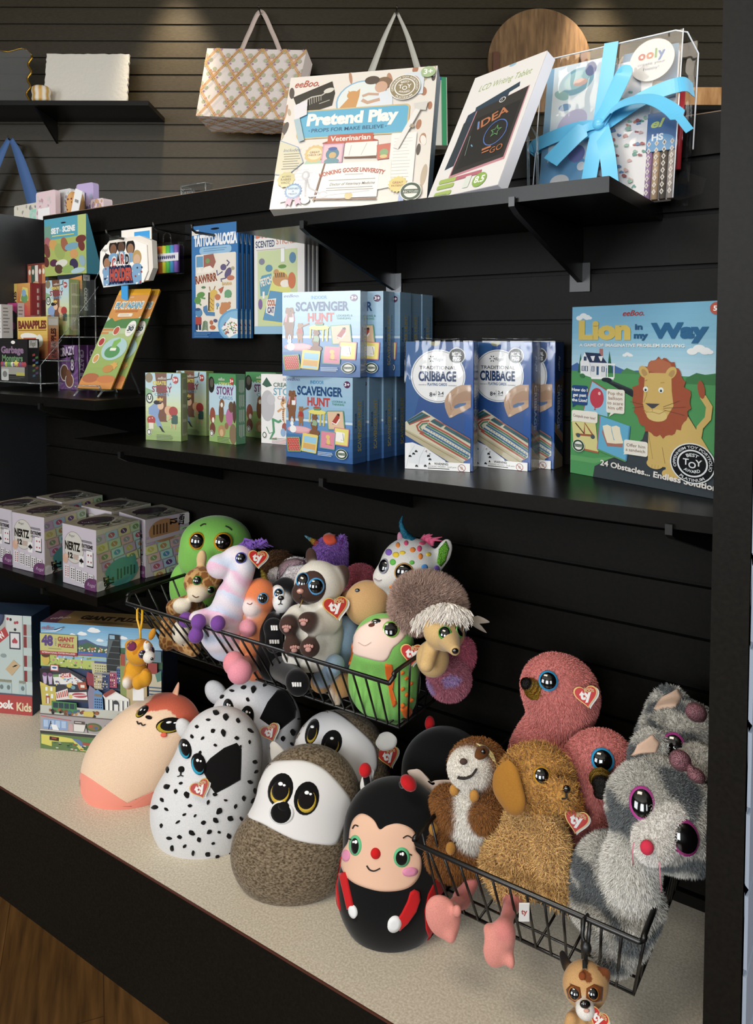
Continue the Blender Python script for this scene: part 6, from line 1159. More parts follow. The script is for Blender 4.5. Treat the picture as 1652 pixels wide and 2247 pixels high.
    def tag(s, px, py, size, rot=0, lift=.008, gold=False, cover=True, tilt=(0, 0)):
        P, G = s.trace([(px, py)]); P, g = P[0], G[0]; v = -N(P-EYE); n = N(v+.25*g+tilt[0]*AX+tilt[1]*AZ); u = size*dep(P)/F; r0 = N(np.cross(AZ, n)); up = np.cross(n, r0)
        ca, sa = math.cos(rot), math.sin(rot); ex, ey = ca*r0+sa*up, -sa*r0+ca*up; c = P+v*lift-s.o
        H2 = [(.5*1.02*math.sin(t)**3, .5*(.82*math.cos(t)-.32*math.cos(2*t)-.12*math.cos(3*t)-.04*math.cos(4*t))+.03) for t in np.linspace(0, 2*PI, 40, endpoint=False)][::-1]
        b = MB('#eae6e2')
        if cover: b.prism([(x*.98+.10, y*.98-.05) for x, y in H2], c-n*.0022, ex*u, ey*u, -.0006/u/u, 0)
        b.build('inner_card', 'card', s.root) if cover else None
        b = MB('#c9a24a' if gold else '#d8b66a'); b.prism(H2, c, ex*u, ey*u, 0, .0007/u/u); b.col = '#b3201f' if not gold else '#a8281f'; b.prism([(x*.9, y*.9) for x, y in H2], c, ex*u, ey*u, .0007/u/u, .0010/u/u)
        A = Art(1, 1, clip=False, u=1); A.text('ty', -.02, -.12, .36, '#f4f0ea', al='c', bold=.05, w=.52); A.text('BEANIE', .14, .25, .07, '#d8b66a', al='c', bold=.02, rot=-.1); A.text('BOOS', .16, .15, .11, '#d8b66a', al='c', bold=.04, rot=-.1)
        b.art(A, c+n*.0011, ex*u, ey*u); b.build('heart_tag', 'card', s.root, 'red heart shaped hang tag'); return s
    def horn(s, name, pts, r0, cols, m='glitter', r1=.12):
        P = [on_y(*p)-s.o for p in pts]; c = curve(P, 8); u = dep(P[0]+s.o)/F; n = len(c); b = MB(); rs = [r0*u*(1-(1-r1)*i/(n-1))*(1+.10*math.sin(i*1.9)) for i in range(n)]
        k0 = len(b.V); b.tube(c, rs, 10); k = len(cols); b.C[k0:] = [lin(cols[min(int(i//10/n*k), k-1)]) for i in range(len(b.V)-k0)]; return b.build(name, m, s.root)
    def flap(s, name, pts, Y, col, t=.002, m='felt', bend=.0):
        """sewn ear or wing at plane y = Y: rounded outline, padded in the middle"""
        c2 = [tuple(p[:2]) for p in curve([(*p, 0) for p in list(pts)+[pts[0], pts[1]]], 5)][:-1]; k = 5*len(pts); c2 = c2[:k+5][5:] if len(c2) >= k+5 else c2
        n = len(c2); c0 = np.mean(c2, 0); b = MB(col); V = []; lv = ((1, 0), (.9, .55), (.6, .9), (.3, 1.0))
        for sg in (-1, 1):
            for q, th in lv: V += [on_y(*(c0+(np.array(p)-c0)*q), Y)-s.o+AY*(sg*t*th) for p in c2]
            V.append(on_y(*c0, Y)-s.o+AY*sg*t)
        ar = sum(c2[i-1][0]*c2[i][1]-c2[i][0]*c2[i-1][1] for i in range(n)); m1 = 4*n+1; Fs = []
        for sg, o in ((0, 0), (1, m1)):
            fl = (ar > 0) == (sg == 0)
            for r in range(3): Fs += [((o+r*n+i, o+r*n+(i+1) % n, o+(r+1)*n+(i+1) % n, o+(r+1)*n+i) if fl else (o+(r+1)*n+i, o+(r+1)*n+(i+1) % n, o+r*n+(i+1) % n, o+r*n+i)) for i in range(n)]
            Fs += [((o+3*n+i, o+3*n+(i+1) % n, o+4*n) if fl else (o+4*n, o+3*n+(i+1) % n, o+3*n+i)) for i in range(n)]
        b.add(V, Fs, smooth=True); return b.build(name, m, s.root)
def EL(cx, cy, rx, ry=None, rot=0, n=20): return ellpts(cx, cy, rx, ry, -rot, n)
def rnd(pts): return [tuple(p[:2]) for p in curve([(*p, 0) for p in list(pts[-1:])+list(pts)+list(pts[:2])], 4)][4:4+4*len(pts)]
def grow(pts, k): c = np.mean(pts, 0); return [tuple(c+(np.array(p)-c)*k) for p in pts]
def cv3(x, y): return (170+x/1.99, 1460+y/1.99)           # measuring grids of the three toy groups
def cvu(x, y): return (340+x/2.2324, 1100+y/2.2324)
def cvl(x, y): return (880+x/2.14, 1400+y/2.14)
# ------------------------------------------------------------------ wire baskets
def basket(label, x0, x1, yf, zr, yb, zb, inset, zside, nv, zback):
    t = thing('wire_basket', label, 'basket', ((x0+x1)/2, yf, zb)); O = np.array(((x0+x1)/2, yf, zb)); W = YW-.006
    def bl(name, tubes): 
        b = MB()
        for pts, r in tubes: b.tube([np.array(p)-O for p in pts], r, 8)
        return b.build(name, 'wire', t)
    rim = curve([(x0, W, zside), (x0, yf+.03, zside), (x0, yf+.008, zside-.006), (x0+.004, yf, zr)], 6)+[np.array((x1-.004, yf, zr))]+curve([(x1-.004, yf, zr), (x1, yf+.008, zside-.006), (x1, yf+.03, zside), (x1, W, zside)], 6)
    bl('rim_wire', [(rim, .0032)]); bl('back_rail', [([(x0, W, zside), (x1, W, zside)], .003), ([(x0+inset, W, zb), (x1-inset, W, zb)], .0025)])
    bl('bottom_frame', [([(x0+inset, W, zb), (x0+inset, yb, zb), (x1-inset, yb, zb), (x1-inset, W, zb)], .0026)])
    xs = [x0+(x1-x0)*i/nv for i in range(1, nv)]; q = lambda x: x0+inset+(x-x0)/(x1-x0)*(x1-x0-2*inset)
    bl('front_wires', [([(x, yf-.001, zr+.001), (q(x), yb, zb-.001)], .0017) for x in xs])
    nb = max(5, int((W-yb)/.024)); ys = [yb+(W-yb)*i/nb for i in range(1, nb)]
    bl('floor_wires', [([(q(x), yb, zb), (q(x), W, zb)], .0016) for x in xs[::2]]+[([(x0+inset, y, zb), (x1-inset, y, zb)], .0016) for y in ys[::2]])
    for xx, qq in ((x0, x0+inset), (x1, x1-inset)): bl('side_wires', [([(xx, yf+.02+(W-yf-.02)*i/nb, zside), (qq, yb+(W-yb)*i/nb, zb)], .0017) for i in range(0, nb)])
    for xx in (x0+.03, x1-.03):
        b = MB(); b.tube([np.array(p)-O for p in ((xx, W+.003, zside+.02), (xx, W-.004, zside+.018), (xx, W-.002, zside-.02))], .0025, 8); b.build('wall_hook', 'wire', t)
    return t
basket('wide black wire basket on the slatwall heaped with small soft toys', -1.155, -.570, .880, .557, .945, .458, .028, .572, 26, .6)
basket('small black wire basket at lower right holding larger furry soft toys', -.496, -.206, .820, .389, .855, .298, .018, .396, 13, .45)
# ================================================================== big squashy toys on the deck
def inpoly(P, poly):
    x, y = P[:, 0], P[:, 1]; ins = np.zeros(len(P), bool); n = len(poly)
    for i in range(n):
        (x1, y1), (x2, y2) = poly[i-1], poly[i]; c = ((y1 > y) != (y2 > y)) & (x < (x2-x1)*(y-y1)/((y2-y1) or 1e-9)+x1); ins ^= c
    return ins
def zone(Y, poly, col, soft=None):
    """dye everything that lies in this outline, measured on the upright plane y = Y and carried straight through the toy"""
    W = [on_y(*p, Y) for p in poly]; pl = [(float(w_ @ AX), float(w_[2])) for w_ in W]
    def f(s, V, C): C[inpoly(np.stack([V @ AX, V[:, 2]], 1), pl)] = lin(col); return C
    return f
def zones(*fs):
    def f(s, V, C):
        for g in fs: C = g(s, V, C)
        return C
    return f
def squish_eye(s, cx, cy, rx, ry, rot, iris, k=1, side=-1):
    it = [(EL(cx, cy, rx, ry, rot), '#0c0b0b'), (EL(cx+side*rx*.08, cy+ry*.12, rx*.84, ry*.82, rot), iris), (EL(cx-side*rx*.06, cy-ry*.06, rx*.74, ry*.76, rot), '#0c0b0b'), (EL(cx-rx*.05, cy-ry*.38, rx*.20, ry*.14, rot), '#f2f2f2'), (EL(cx+rx*.40, cy-ry*.32, rx*.13, ry*.09, rot), '#f2f2f2')]
    return it
def stand(px, py): return on_z(px, py, ZB)
DG = 'squashy soft toys on the deck'
# salmon toy
s = Plush('plush_toy', 'salmon and peach egg shaped soft toy tipped back, leftmost on the deck', 'soft toy', stand(265, 1790)+AY*.05, DG, k=.03)
s.e(270, 1698, .875, 88, 98, 84, .2, '#ebccae').e(310, 1660, .888, 100, 100, 82, .25, '#ebccae').e(345, 1622, .90, 88, 90, 72, .3, '#ebccae').e(372, 1590, .91, 62, 60, 52, .2, '#ebccae')
cap = [cv3(*p) for p in ((250, 205), (300, 185), (360, 120), (430, 100), (520, 150), (560, 260), (530, 360), (460, 345), (425, 315), (400, 270), (370, 235), (310, 215))]
bot = [cv3(*p) for p in ((0, 470), (40, 487), (110, 530), (180, 578), (240, 615), (300, 575), (350, 538), (420, 480), (460, 800), (0, 800))]
s.body(.003, zones(zone(.86, cap, '#d66b52'), zone(.86, [(100, 1752), (262, 1752), (420, 1752), (420, 1900), (100, 1900)], '#e58f7c'))); s.felt('base_patch', [([cv3(*p) for p in ((5, 462), (60, 496), (110, 530), (180, 578), (240, 615), (300, 575), (352, 538), (400, 560), (360, 680), (280, 735), (200, 745), (110, 725), (30, 670), (-10, 560))], '#e58f7c')])
s.flap('ear', [(368, 1540), (378, 1520), (391, 1497), (393, 1510), (389, 1535), (384, 1550)], .925, '#d9a98c', .004)
s.felt('eye', squish_eye(s, *cv3(402, 262), 30, 17, .15, '#a8922a'), label='black eye with a gold rim'); s.felt('eye', squish_eye(s, *cv3(283, 203), 17, 8, .75, '#a8922a'))
s.felt('nose', [(EL(*cv3(312, 228), 7, 4, -.2), '#1a1212')]); s.lines('mouth', [[cv3(262, 245), cv3(268, 257), cv3(278, 252), cv3(286, 263), cv3(298, 258)]], 1.8, '#2a1814'); s.felt('cheek', [(EL(*cv3(377, 303), 7, 5), '#d86450')])
# dalmatians
def spots(s, n, box, avoid, seed, rr=(3.5, 7), shape=None):
    r = random.Random(seed); out = []; tries = 0
    while len(out) < n and tries < 4000:
        tries += 1; x, y = r.uniform(box[0], box[2]), r.uniform(box[1], box[3])
        if shape and not shape(x, y): continue
        if any((x-a)**2+(y-b)**2 < c*c for a, b, c in avoid) or any(math.hypot(x-o[0], y-o[1]) < 21 for o in out): continue
        out.append((x, y, r.uniform(*rr), r.uniform(.45, .9), r.uniform(0, PI), r.random()))
    items = []
    for x, y, a, k, t, z in out:
        p = [(x+a*(1+.22*math.sin(2*q+6*z)+.1*math.sin(3*q+9*z))*math.cos(q)*math.cos(t)-a*k*(1+.15*math.sin(3*q+4*z))*math.sin(q)*math.sin(t), y+a*(1+.22*math.sin(2*q+6*z))*math.cos(q)*math.sin(t)+a*k*math.sin(q)*math.cos(t)) for q in [2*PI*i/16 for i in range(16)]]; items.append((p, '#131212'))
    return items
s = Plush('plush_toy', 'white black spotted dog soft toy standing at the front of the deck', 'soft toy', stand(450, 1885)+AY*.05, DG, k=.03)
s.e(448, 1778, .862, 117, 120, 88, -.05, '#d9d8d8').e(478, 1680, .88, 94, 104, 74, -.1, '#d9d8d8').e(488, 1625, .885, 74, 70, 56, -.1, '#d9d8d8').e(405, 1600, .895, 17, 26, 12, .5, '#d9d8d8')
s.body(.003)
pat = [cv3(*p) for p in ((542, 452), (580, 405), (640, 360), (695, 338), (716, 365), (715, 430), (712, 500), (660, 530), (602, 560), (580, 530), (568, 500))]
s.felt('eye_patch', [(pat, '#0e0d0d')])
s.felt('spots', spots(s, 62, (335, 1560, 566, 1895), [(408, 1643, 26), (436, 1678, 26), (397, 1692, 24), (440, 1730, 30), (500, 1690, 55)], 11, (4.0, 7.4), shape=lambda x, y: ((x-452)/112)**2+((y-1770)/124)**2 < 1 or ((x-480)/88)**2+((y-1660)/100)**2 < 1))
s.felt('nose', [(EL(399, 1688, 6, 7), '#141212')]); s.lines('mouth', [[(398, 1694), (397, 1701), (391, 1704)], [(397, 1701), (403, 1703)]], 1.6, '#222222')
s.felt('eye', squish_eye(s, 408, 1643, 12, 22, .25, '#2f9ab8')); s.felt('eye', squish_eye(s, 437, 1676, 15, 24, .2, '#2f9ab8')); s.tag(439, 1731, 42, .35, gold=True)
s = Plush('plush_toy', 'white black spotted dog soft toy behind the front spotted one, under the wide basket', 'soft toy', stand(560, 1790)+AY*.04, DG, k=.03)
s.e(566, 1700, .985, 100, 108, 80, 0, '#dddde0').e(560, 1590, .985, 100, 98, 76, 0, '#dddde0').e(474, 1520, .99, 22, 30, 12, .6, '#dddde0')
s.body(.0035)
pat = [cv3(*p) for p in ((795, 232), (830, 160), (872, 108), (905, 100), (940, 150), (955, 190), (950, 230), (885, 282), (845, 268))]
s.felt('eye_patch', [(pat, '#0e0d0d')]); s.felt('spots', spots(s, 30, (462, 1496, 660, 1690), [(502, 1555, 26), (542, 1570, 28), (600, 1552, 52), (592, 1606, 26)], 4, shape=lambda x, y: ((x-560)/98)**2+((y-1595)/98)**2 < 1))
s.felt('eye', squish_eye(s, 502, 1555, 11, 21, .1, '#2f8fae')); s.felt('eye', squish_eye(s, 543, 1571, 14, 22, -.05, '#2f8fae')); s.tag(592, 1607, 40, .3, gold=True)
# lemurs
LB, LW = '#8a7b66', '#dedad6'
def heather_paint(Y, poly):
    z = zone(Y, poly, LW)
    return z
s = Plush('plush_toy', 'brown heathered soft toy with a white face band and gold rimmed eyes, front row', 'soft toy', stand(640, 1972)+AY*.06, DG, k=.03)
s.e(642, 1868, .862, 136, 112, 92, .05, LB).e(678, 1745, .885, 112, 108, 78, -.1, LB)
s.body(.003, m='heather')
s.flap('ear', [(596, 1668), (592, 1635), (604, 1628), (628, 1656), (612, 1668)], .90, '#b8b2a8', .005); s.flap('ear', [(790, 1722), (800, 1688), (820, 1692), (812, 1730), (797, 1742)], .90, '#d8d4ce', .005)
band = [cv3(*p) for p in ((737, 650), (765, 560), (800, 480), (845, 425), (920, 414), (1000, 418), (1070, 448), (1120, 492), (1165, 545), (1199, 600), (1185, 660), (1160, 720), (1128, 780), (1050, 781), (960, 765), (890, 735), (810, 692))]
s.felt('face_patch', [(rnd(band), '#d6d3d0')], label='white velour face')
for (cx, cy, rr_) in ((888, 543, -.28), (1000, 580, -.2)):
    x, y = cv3(cx, cy); s.felt('eye', [(EL(x, y, 27, 37, rr_), '#0d0c0c'), (EL(x-1+2*(cx > 950), y+6, 20, 25, rr_), '#c8a83a'), (EL(x, y+1, 18, 22, rr_), '#141110'), (EL(x+1, y-13, 5, 4), '#f4f4f4'), (EL(x+9, y-10, 3, 2.5), '#f4f4f4')], label='embroidered eye with a gold crescent')
s.felt('nose', [(EL(*cv3(893, 642), 27, 26), '#dedcda'), (EL(*cv3(891, 642), 22, 23), '#0e0d0d'), (EL(*cv3(903, 612), 12, 10), '#0e0d0d')])
s = Plush('plush_toy', 'brown and white soft toy peeking out behind the front banded one', 'soft toy', stand(745, 1830)+AY*.03, DG, k=.03)
s.e(750, 1760, .985, 116, 110, 80, 0, LB).e(748, 1655, .99, 104, 92, 74, -.3, LB); s.body(.0035, m='heather')
band = [cv3(*p) for p in ((940, 360), (970, 290), (1010, 225), (1050, 185), (1095, 190), (1150, 215), (1220, 270), (1290, 340), (1310, 400), (1300, 470), (1200, 520), (1000, 470))]
s.felt('face_patch', [(rnd(band), '#d0cece')])
for (cx, cy, rx) in ((1026, 291, 14), (1110, 340, 22)): x, y = cv3(cx, cy); s.felt('eye', [(EL(x, y, rx, 29, -.3), '#0d0c0c'), (EL(x, y+6, rx*.7, 19, -.3), '#a88f34'), (EL(x, y+2, rx*.64, 17, -.3), '#141110'), (EL(x+1, y-10, 4, 3), '#e4e4e4')])
s.flap('ear', [(824, 1632), (832, 1612), (852, 1606), (870, 1620), (866, 1640), (840, 1648)], .97, '#aaa7a2', .005); s.tag(852, 1660, 46, .1, gold=True, lift=.03)
# ladybugs
s = Plush('plush_toy', 'black and red ladybug soft toy with a smiling peach face, beside the small basket', 'soft toy', stand(860, 2075)+AY*.06, DG, k=.03)
s.e(856, 1955, .872, 117, 128, 92, .05, '#0f0f10').e(866, 1822, .885, 112, 112, 84, .0, '#0f0f10'); s.body(.003)
face = [cv3(*p) for p in ((1320, 716), (1298, 680), (1268, 655), (1235, 648), (1205, 672), (1190, 715), (1182, 770), (1158, 810), (1148, 855), (1160, 900), (1190, 938), (1240, 965), (1320, 986), (1400, 984), (1455, 965), (1490, 925), (1502, 880), (1498, 835), (1476, 805), (1478, 760), (1470, 725), (1440, 702), (1395, 690), (1350, 700))]
s.felt('face_patch', [(rnd(face), '#d8b096')], label='peach heart shaped face')
for cx, cy, rx, ry in ((1215, 785, 11, 20), (1415, 836, 15, 19)): x, y = cv3(cx, cy); s.felt('eye', [(EL(x, y, rx+3, ry+3), '#5fae7c'), (EL(x-.5, y+1, rx-2.5, ry-2.5), '#12100f'), (EL(x+2, y-8, 3.2, 4), '#f4f4f4'), (EL(x-3, y-8, 1.8, 2.4), '#f4f4f4')])
s.lines('brow', [[cv3(1205, 712), cv3(1215, 697), cv3(1230, 702)], [cv3(1420, 752), cv3(1440, 742), cv3(1462, 755)], [cv3(1448, 822), cv3(1458, 826)], [cv3(1200, 760), cv3(1190, 756)]], 2.2, '#2a1c16')
s.bead('nose', *cv3(1303, 820), 11.5, 12, '#c01d1d', m='felt'); s.lines('mouth', [[cv3(1265, 872), cv3(1278, 890), cv3(1298, 895), cv3(1322, 884)]], 2.4, '#241812')
s.felt('cheek', [(EL(*cv3(1176, 830), 9, 13), '#d287a4')]); s.felt('cheek', [(EL(*cv3(1450, 899), 17, 10, .1), '#d287a4')])
def arm(a, b_, wd): 
    L_, R_ = s.stroke([cv3(*p) for p in (a, ((a[0]+b_[0])/2, (a[1]+b_[1])/2), b_)], wd); return L_+R_[::-1]
s.felt('arm', [(arm((1160, 905), (1195, 1060), 13), '#b81f22'), (EL(*cv3(1206, 1072), 8, 14, .3), '#dedede')]); s.felt('arm', [([cv3(*p) for p in ((1488, 985), (1492, 1020), (1475, 1070), (1440, 1120), (1405, 1152), (1388, 1120), (1415, 1080), (1440, 1030), (1452, 990), (1470, 978))], '#b81f22'), (EL(*cv3(1383, 1125), 14, 17, -.5), '#dedede')])
s.felt('wing_case', [([cv3(*p) for p in ((1590, 900), (1560, 940), (1530, 1000), (1515, 1070), (1520, 1150), (1545, 1225), (1575, 1225), (1612, 1160), (1625, 1020), (1610, 920))], '#b01a1c'), (EL(*cv3(1555, 1190), 7, 14), '#101010'), (EL(*cv3(1552, 1100), 6, 12), '#101010')], h=-.0014); s.felt('wing_case', [([cv3(*p) for p in ((1122, 830), (1112, 900), (1118, 980), (1135, 1050), (1150, 1070), (1135, 960), (1128, 880))], '#b01a1c')], h=-.0016)
def antenna(s, base, tip, Y, r=(13, 13), rot=0): 
    b = MB('#0f0f10'); b.tube([on_y(*base, Y)-s.o, on_y(*tip, Y)-s.o], .005, 8); b.build('antenna', 'felt', s.root); b = MB('#c01f24'); u = dep(on_y(*tip, Y))/F; b.ell(on_y(*tip, Y)-s.o, (r[0]*u, r[0]*u, r[1]*u), [math.cos(rot)*AX+math.sin(rot)*AZ, AY, -math.sin(rot)*AX+math.cos(rot)*AZ], 16, 10); b.build('antenna_tip', 'plush', s.root, 'red antenna tip')
antenna(s, (806, 1722), (801, 1690), .885, (14, 15)); antenna(s, (880, 1722), (896, 1718), .865, (20, 14), -.6)
s.flap('wing', [cv3(*p) for p in ((1440, 462), (1480, 452), (1510, 470), (1545, 520), (1600, 500), (1650, 510), (1640, 560), (1580, 575), (1520, 540), (1470, 500))], .93, '#b9a79a', .002)
s = Plush('plush_toy', 'dark ladybug soft toy in the shade behind the smiling one', 'soft toy', stand(985, 1900)+AY*.03, DG, k=.03)
s.e(975, 1800, 1.03, 100, 120, 80, 0, '#0d0d0e').e(975, 1690, 1.03, 94, 92, 74, 0, '#0d0d0e'); s.body(.004); antenna(s, (950, 1625), (943, 1588), 1.05, (11, 17)); antenna(s, (1010, 1660), (1024, 1643), 1.0, (13, 13))
# ================================================================== toys heaped in the wide basket
UG = 'small soft toys in the wide basket'
def U(label, px, py, Y, k=.010, grp=UG): b_ = on_y(px, py, Y); return Plush('plush_toy', label, 'soft toy', b_, grp, k)
def blot(cols, scale, thr, seed):                         # dyed patches from sums of waves
    r = np.random.default_rng(seed); K = r.normal(0, scale, (14, 3)); ph = r.uniform(0, 6.28, 14)
    def f(s, V, C):
        v = np.cos(V @ K.T+ph).sum(1)/3.7; C[v > thr] = lin(cols); return C
    return f
def cells(col, size, gap, seed, keep=None):               # giraffe patches: cells with pale seams
    def f(s, V, C):
        r = np.random.default_rng(seed); lo, hi = V.min(0), V.max(0); n = int(np.prod((hi-lo))/size**3)+8; S = lo+(hi-lo)*r.random((n, 3)); d = np.linalg.norm(V[:, None]-S[None], axis=2); d.sort(axis=1)
        m = (d[:, 1]-d[:, 0] > gap)
        if keep: m &= np.abs(C-np.array(lin(keep))).sum(1) < .05
        C[m] = lin(col); return C
    return f
# green creature
s = U('bright green round headed soft toy at the left back of the wide basket', 440, 1390, 1.07, .02)
s.e(474, 1190, 1.07, 77, 58, 62, 0, '#7fbd58').e(452, 1225, 1.065, 60, 48, 50, 0, '#7fbd58').e(425, 1300, 1.07, 50, 72, 45, .3, '#7fbd58'); s.body(.0025); s.eye(*cvu(207, 194), 18, '#c08a1a', ry=1.08, rim='#a8741a'); s.eye(*cvu(333, 198), 20.5, '#c08a1a', rim='#a8741a'); s.lines('brow', [[cvu(222, 122), cvu(238, 113), cvu(250, 113)], [cvu(345, 122), cvu(362, 130), cvu(376, 142)]], 2.4, '#1d2a14')
# giraffe
GT = '#c49a64'
s = U('tan giraffe soft toy with brown patches at the left end of the wide basket', 390, 1440, .97)
s.e(*cvu(228, 400), .975, 39, 34, 32, -.2, GT).e(*cvu(208, 452), .955, 21, 19, 17, 0, '#e6d6bc').e(*cvu(228, 282), .985, 11, 20, 8, -.1, '#d9b88a').e(*cvu(300, 380), .99, 14, 9, 8, .2, GT).e(*cvu(100, 640), .96, 30, 42, 30, 0, GT).e(*cvu(180, 560), .98, 34, 40, 30, 0, GT).c((*cvu(170, 500), .965), 20, (*cvu(95, 520), .95), 18, GT).e(*cvu(132, 512), .938, 20, 17, 14, 0, '#e6dcc8').c((*cvu(70, 600), .94), 19, (*cvu(60, 690), .93), 18, GT).e(*cvu(128, 640), .925, 20, 26, 18, 0, '#e6dcc8').c((*cvu(130, 690), .94), 20, (*cvu(190, 725), .94), 16, GT)
s.body(.0022, cells('#8a5a30', .015, .0020, 3, keep=GT)); s.eye(*cvu(207, 388), 10.5, '#3f8a3a'); s.eye(*cvu(273, 434), 9, '#3f8a3a'); s.lines('mouth', [[cvu(184, 460), cvu(200, 470), cvu(214, 466)]], 1.6, '#5a3a2a')
# pastel foal
s = U('pale pink and blue soft toy with purple hooves, front left of the wide basket', 480, 1420, .925, .006)
PW = '#e6d8e2'
s.e(*cvu(322, 318), .915, 31, 27, 26, .1, PW).e(*cvu(400, 285), .935, 38, 30, 28, .3, PW).e(*cvu(470, 282), .95, 15, 20, 8, .2, PW).c((*cvu(430, 330), .935), 27, (*cvu(380, 470), .93), 34, PW).c((*cvu(380, 470), .93), 36, (*cvu(330, 640), .93), 48, PW).e(*cvu(360, 700), .94, 46, 36, 40, 0, PW).c((*cvu(300, 560), .91), 22, (*cvu(205, 575), .895), 17, PW).c((*cvu(330, 590), .915), 18, (*cvu(305, 600), .89), 16, PW)
for x, y, Y in ((152, 580, .898), (213, 590, .872), (308, 598, .872), (200, 657, .868)): s.e(*cvu(x, y), Y, 16.5, 17, 16, 0, '#7a4a9a')
s.body(.0023, zones(lambda s, V, C: (C.__setitem__(slice(None), np.where((np.abs(C-np.array(lin(PW))).sum(1) < .06)[:, None], np.array(lin('#e9dfe6'))*(1-(.5+.5*np.sin(V[:, 2]*150+V[:, 0]*90+2*np.sin(V[:, 0]*70)))[:, None]*.9)+((.5+.5*np.sin(V[:, 2]*150+V[:, 0]*90+2*np.sin(V[:, 0]*70)))[:, None]*.9)*np.where((np.sin(V[:, 2]*75+V[:, 1]*60) > 0)[:, None], np.array(lin('#e6b8d0')), np.array(lin('#c8d4ea'))), C)), C)[1]))
s.eye(*cvu(421, 278), 12.5, '#4a4fa8'); b = MB('#6a4a9a'); b.smooth = True
for i in range(26): p = on_y(*cvu(405+i*4.3, 222-10*math.sin(i*.3)), .945)-s.o; b.tube([p, p+AX*random.uniform(-.006, .014)+AZ*random.uniform(.004, .012), p+AX*random.uniform(.0, .03)+AZ*random.uniform(-.004, .006)], [.003, .0026, .0008], 6)
b.build('mane', 'felt', s.root, 'purple fluffy mane'); s.tag(*cvu(522, 276), 42, -.15, lift=.02)
# orange unicorn
s = U('orange and pink unicorn soft toy with a gold horn, hanging over the basket edge', 555, 1460, .945, .005)
s.e(*cvu(512, 470), .955, 36, 42, 34, -.1, '#dd7d4e').e(*cvu(476, 520), .935, 21, 22, 20, 0, '#ecdcd8').c((*cvu(500, 560), .95), 30, (*cvu(480, 700), .95), 30, '#dd8a5c').e(*cvu(490, 790), .955, 36, 40, 30, 0, '#dd7f56').e(*cvu(452, 622), .92, 18, 20, 16, .3, '#e59aa8').e(*cvu(450, 560), .945, 16, 26, 14, -.3, '#dd7d9a').e(*cvu(388, 795), .868, 24, 27, 22, .2, '#e58f98').e(*cvu(415, 835), .862, 27, 27, 24, 0, '#e895a4').c((*cvu(460, 800), .93), 20, (*cvu(410, 815), .88), 22, '#e08a70')
s.body(.0023); s.horn('horn', [(*cvu(537, 392), .965), (*cvu(530, 355), .968), (*cvu(513, 318), .97)], 10, ['#c8a43a', '#d8b84a', '#a8823a']); s.eye(*cvu(528, 475), 12, '#3f8fc0'); s.lines('mouth', [[cvu(452, 500), cvu(466, 506), cvu(476, 498)]], 1.5, '#8a4a4a')
# panda
s = U('black panda soft toy with white claws beside the cream cat', 610, 1460, .965)
s.e(*cvu(632, 450), .985, 35, 31, 30, 0, '#121113').e(*cvu(622, 498), .965, 20, 21, 19, 0, '#e6e4e2').e(*cvu(638, 402), .99, 12, 10, 7, 0, '#121113').e(*cvu(580, 640), .96, 32, 44, 30, 0, '#121113').e(*cvu(575, 770), .95, 36, 50, 32, 0, '#121113').e(*cvu(580, 620), .93, 22, 22, 17, 0, '#121113').e(*cvu(584, 690), .925, 20, 24, 17, 0, '#121113').c((*cvu(620, 820), .93), 26, (*cvu(692, 870), .868), 22, '#121113').e(*cvu(702, 895), .862, 25, 27, 17, 0, '#121113')
s.body(.0025); s.felt('eye_patch', [(EL(*cvu(603, 447), 14, 17, .3), '#e2e0de')]); s.eye(*cvu(606, 450), 10, '#3f86b8'); s.bead('nose', *cvu(617, 475), 7, 5.5, '#0c0b0b'); s.lines('mouth', [[cvu(617, 483), cvu(614, 500), cvu(604, 506)], [cvu(614, 500), cvu(624, 505)]], 1.6, '#222222')
s.lines('claws', [[cvu(572+i*11, 608), cvu(575+i*11, 632)] for i in range(3)], 4, '#dddbd8'); s.lines('claws', [[cvu(566+i*12, 678), cvu(568+i*12, 696)] for i in range(4)], 4, '#dddbd8'); s.lines('claws', [[cvu(676+i*12, 886), cvu(680+i*11, 906)] for i in range(4)], 4, '#dddbd8')
# mouse with sequin ear, brown toy behind
s = U('grey white soft toy with a silver sequin ear behind the black panda', 640, 1400, 1.03)
s.e(*cvu(690, 350), 1.02, 36, 33, 28, 0, '#cfc8ca').e(*cvu(600, 380), 1.02, 20, 24, 15, .3, '#d4cfd0').e(*cvu(660, 520), 1.03, 40, 60, 34, 0, '#c8c0c2'); s.body(.003, fur=dict(n=12000, L=.004, wd=.0005)); s.felt('sequin_ear', [([cvu(*p) for p in ((600, 350), (612, 318), (645, 294), (690, 287), (728, 296), (735, 310), (690, 305), (650, 318), (622, 345), (610, 390), (596, 380))], '#c8a8b4')], m='glitter', label='pink silver sequined ear', h=.004)
s = U('dark brown furry soft toy at the back of the wide basket', 615, 1330, 1.10); s.e(610, 1235, 1.10, 36, 26, 24, 0, '#5f4028').e(615, 1290, 1.10, 40, 46, 26, 0, '#5f4028'); s.body(.003, fur=dict(n=10000, L=.005, wd=.0005))
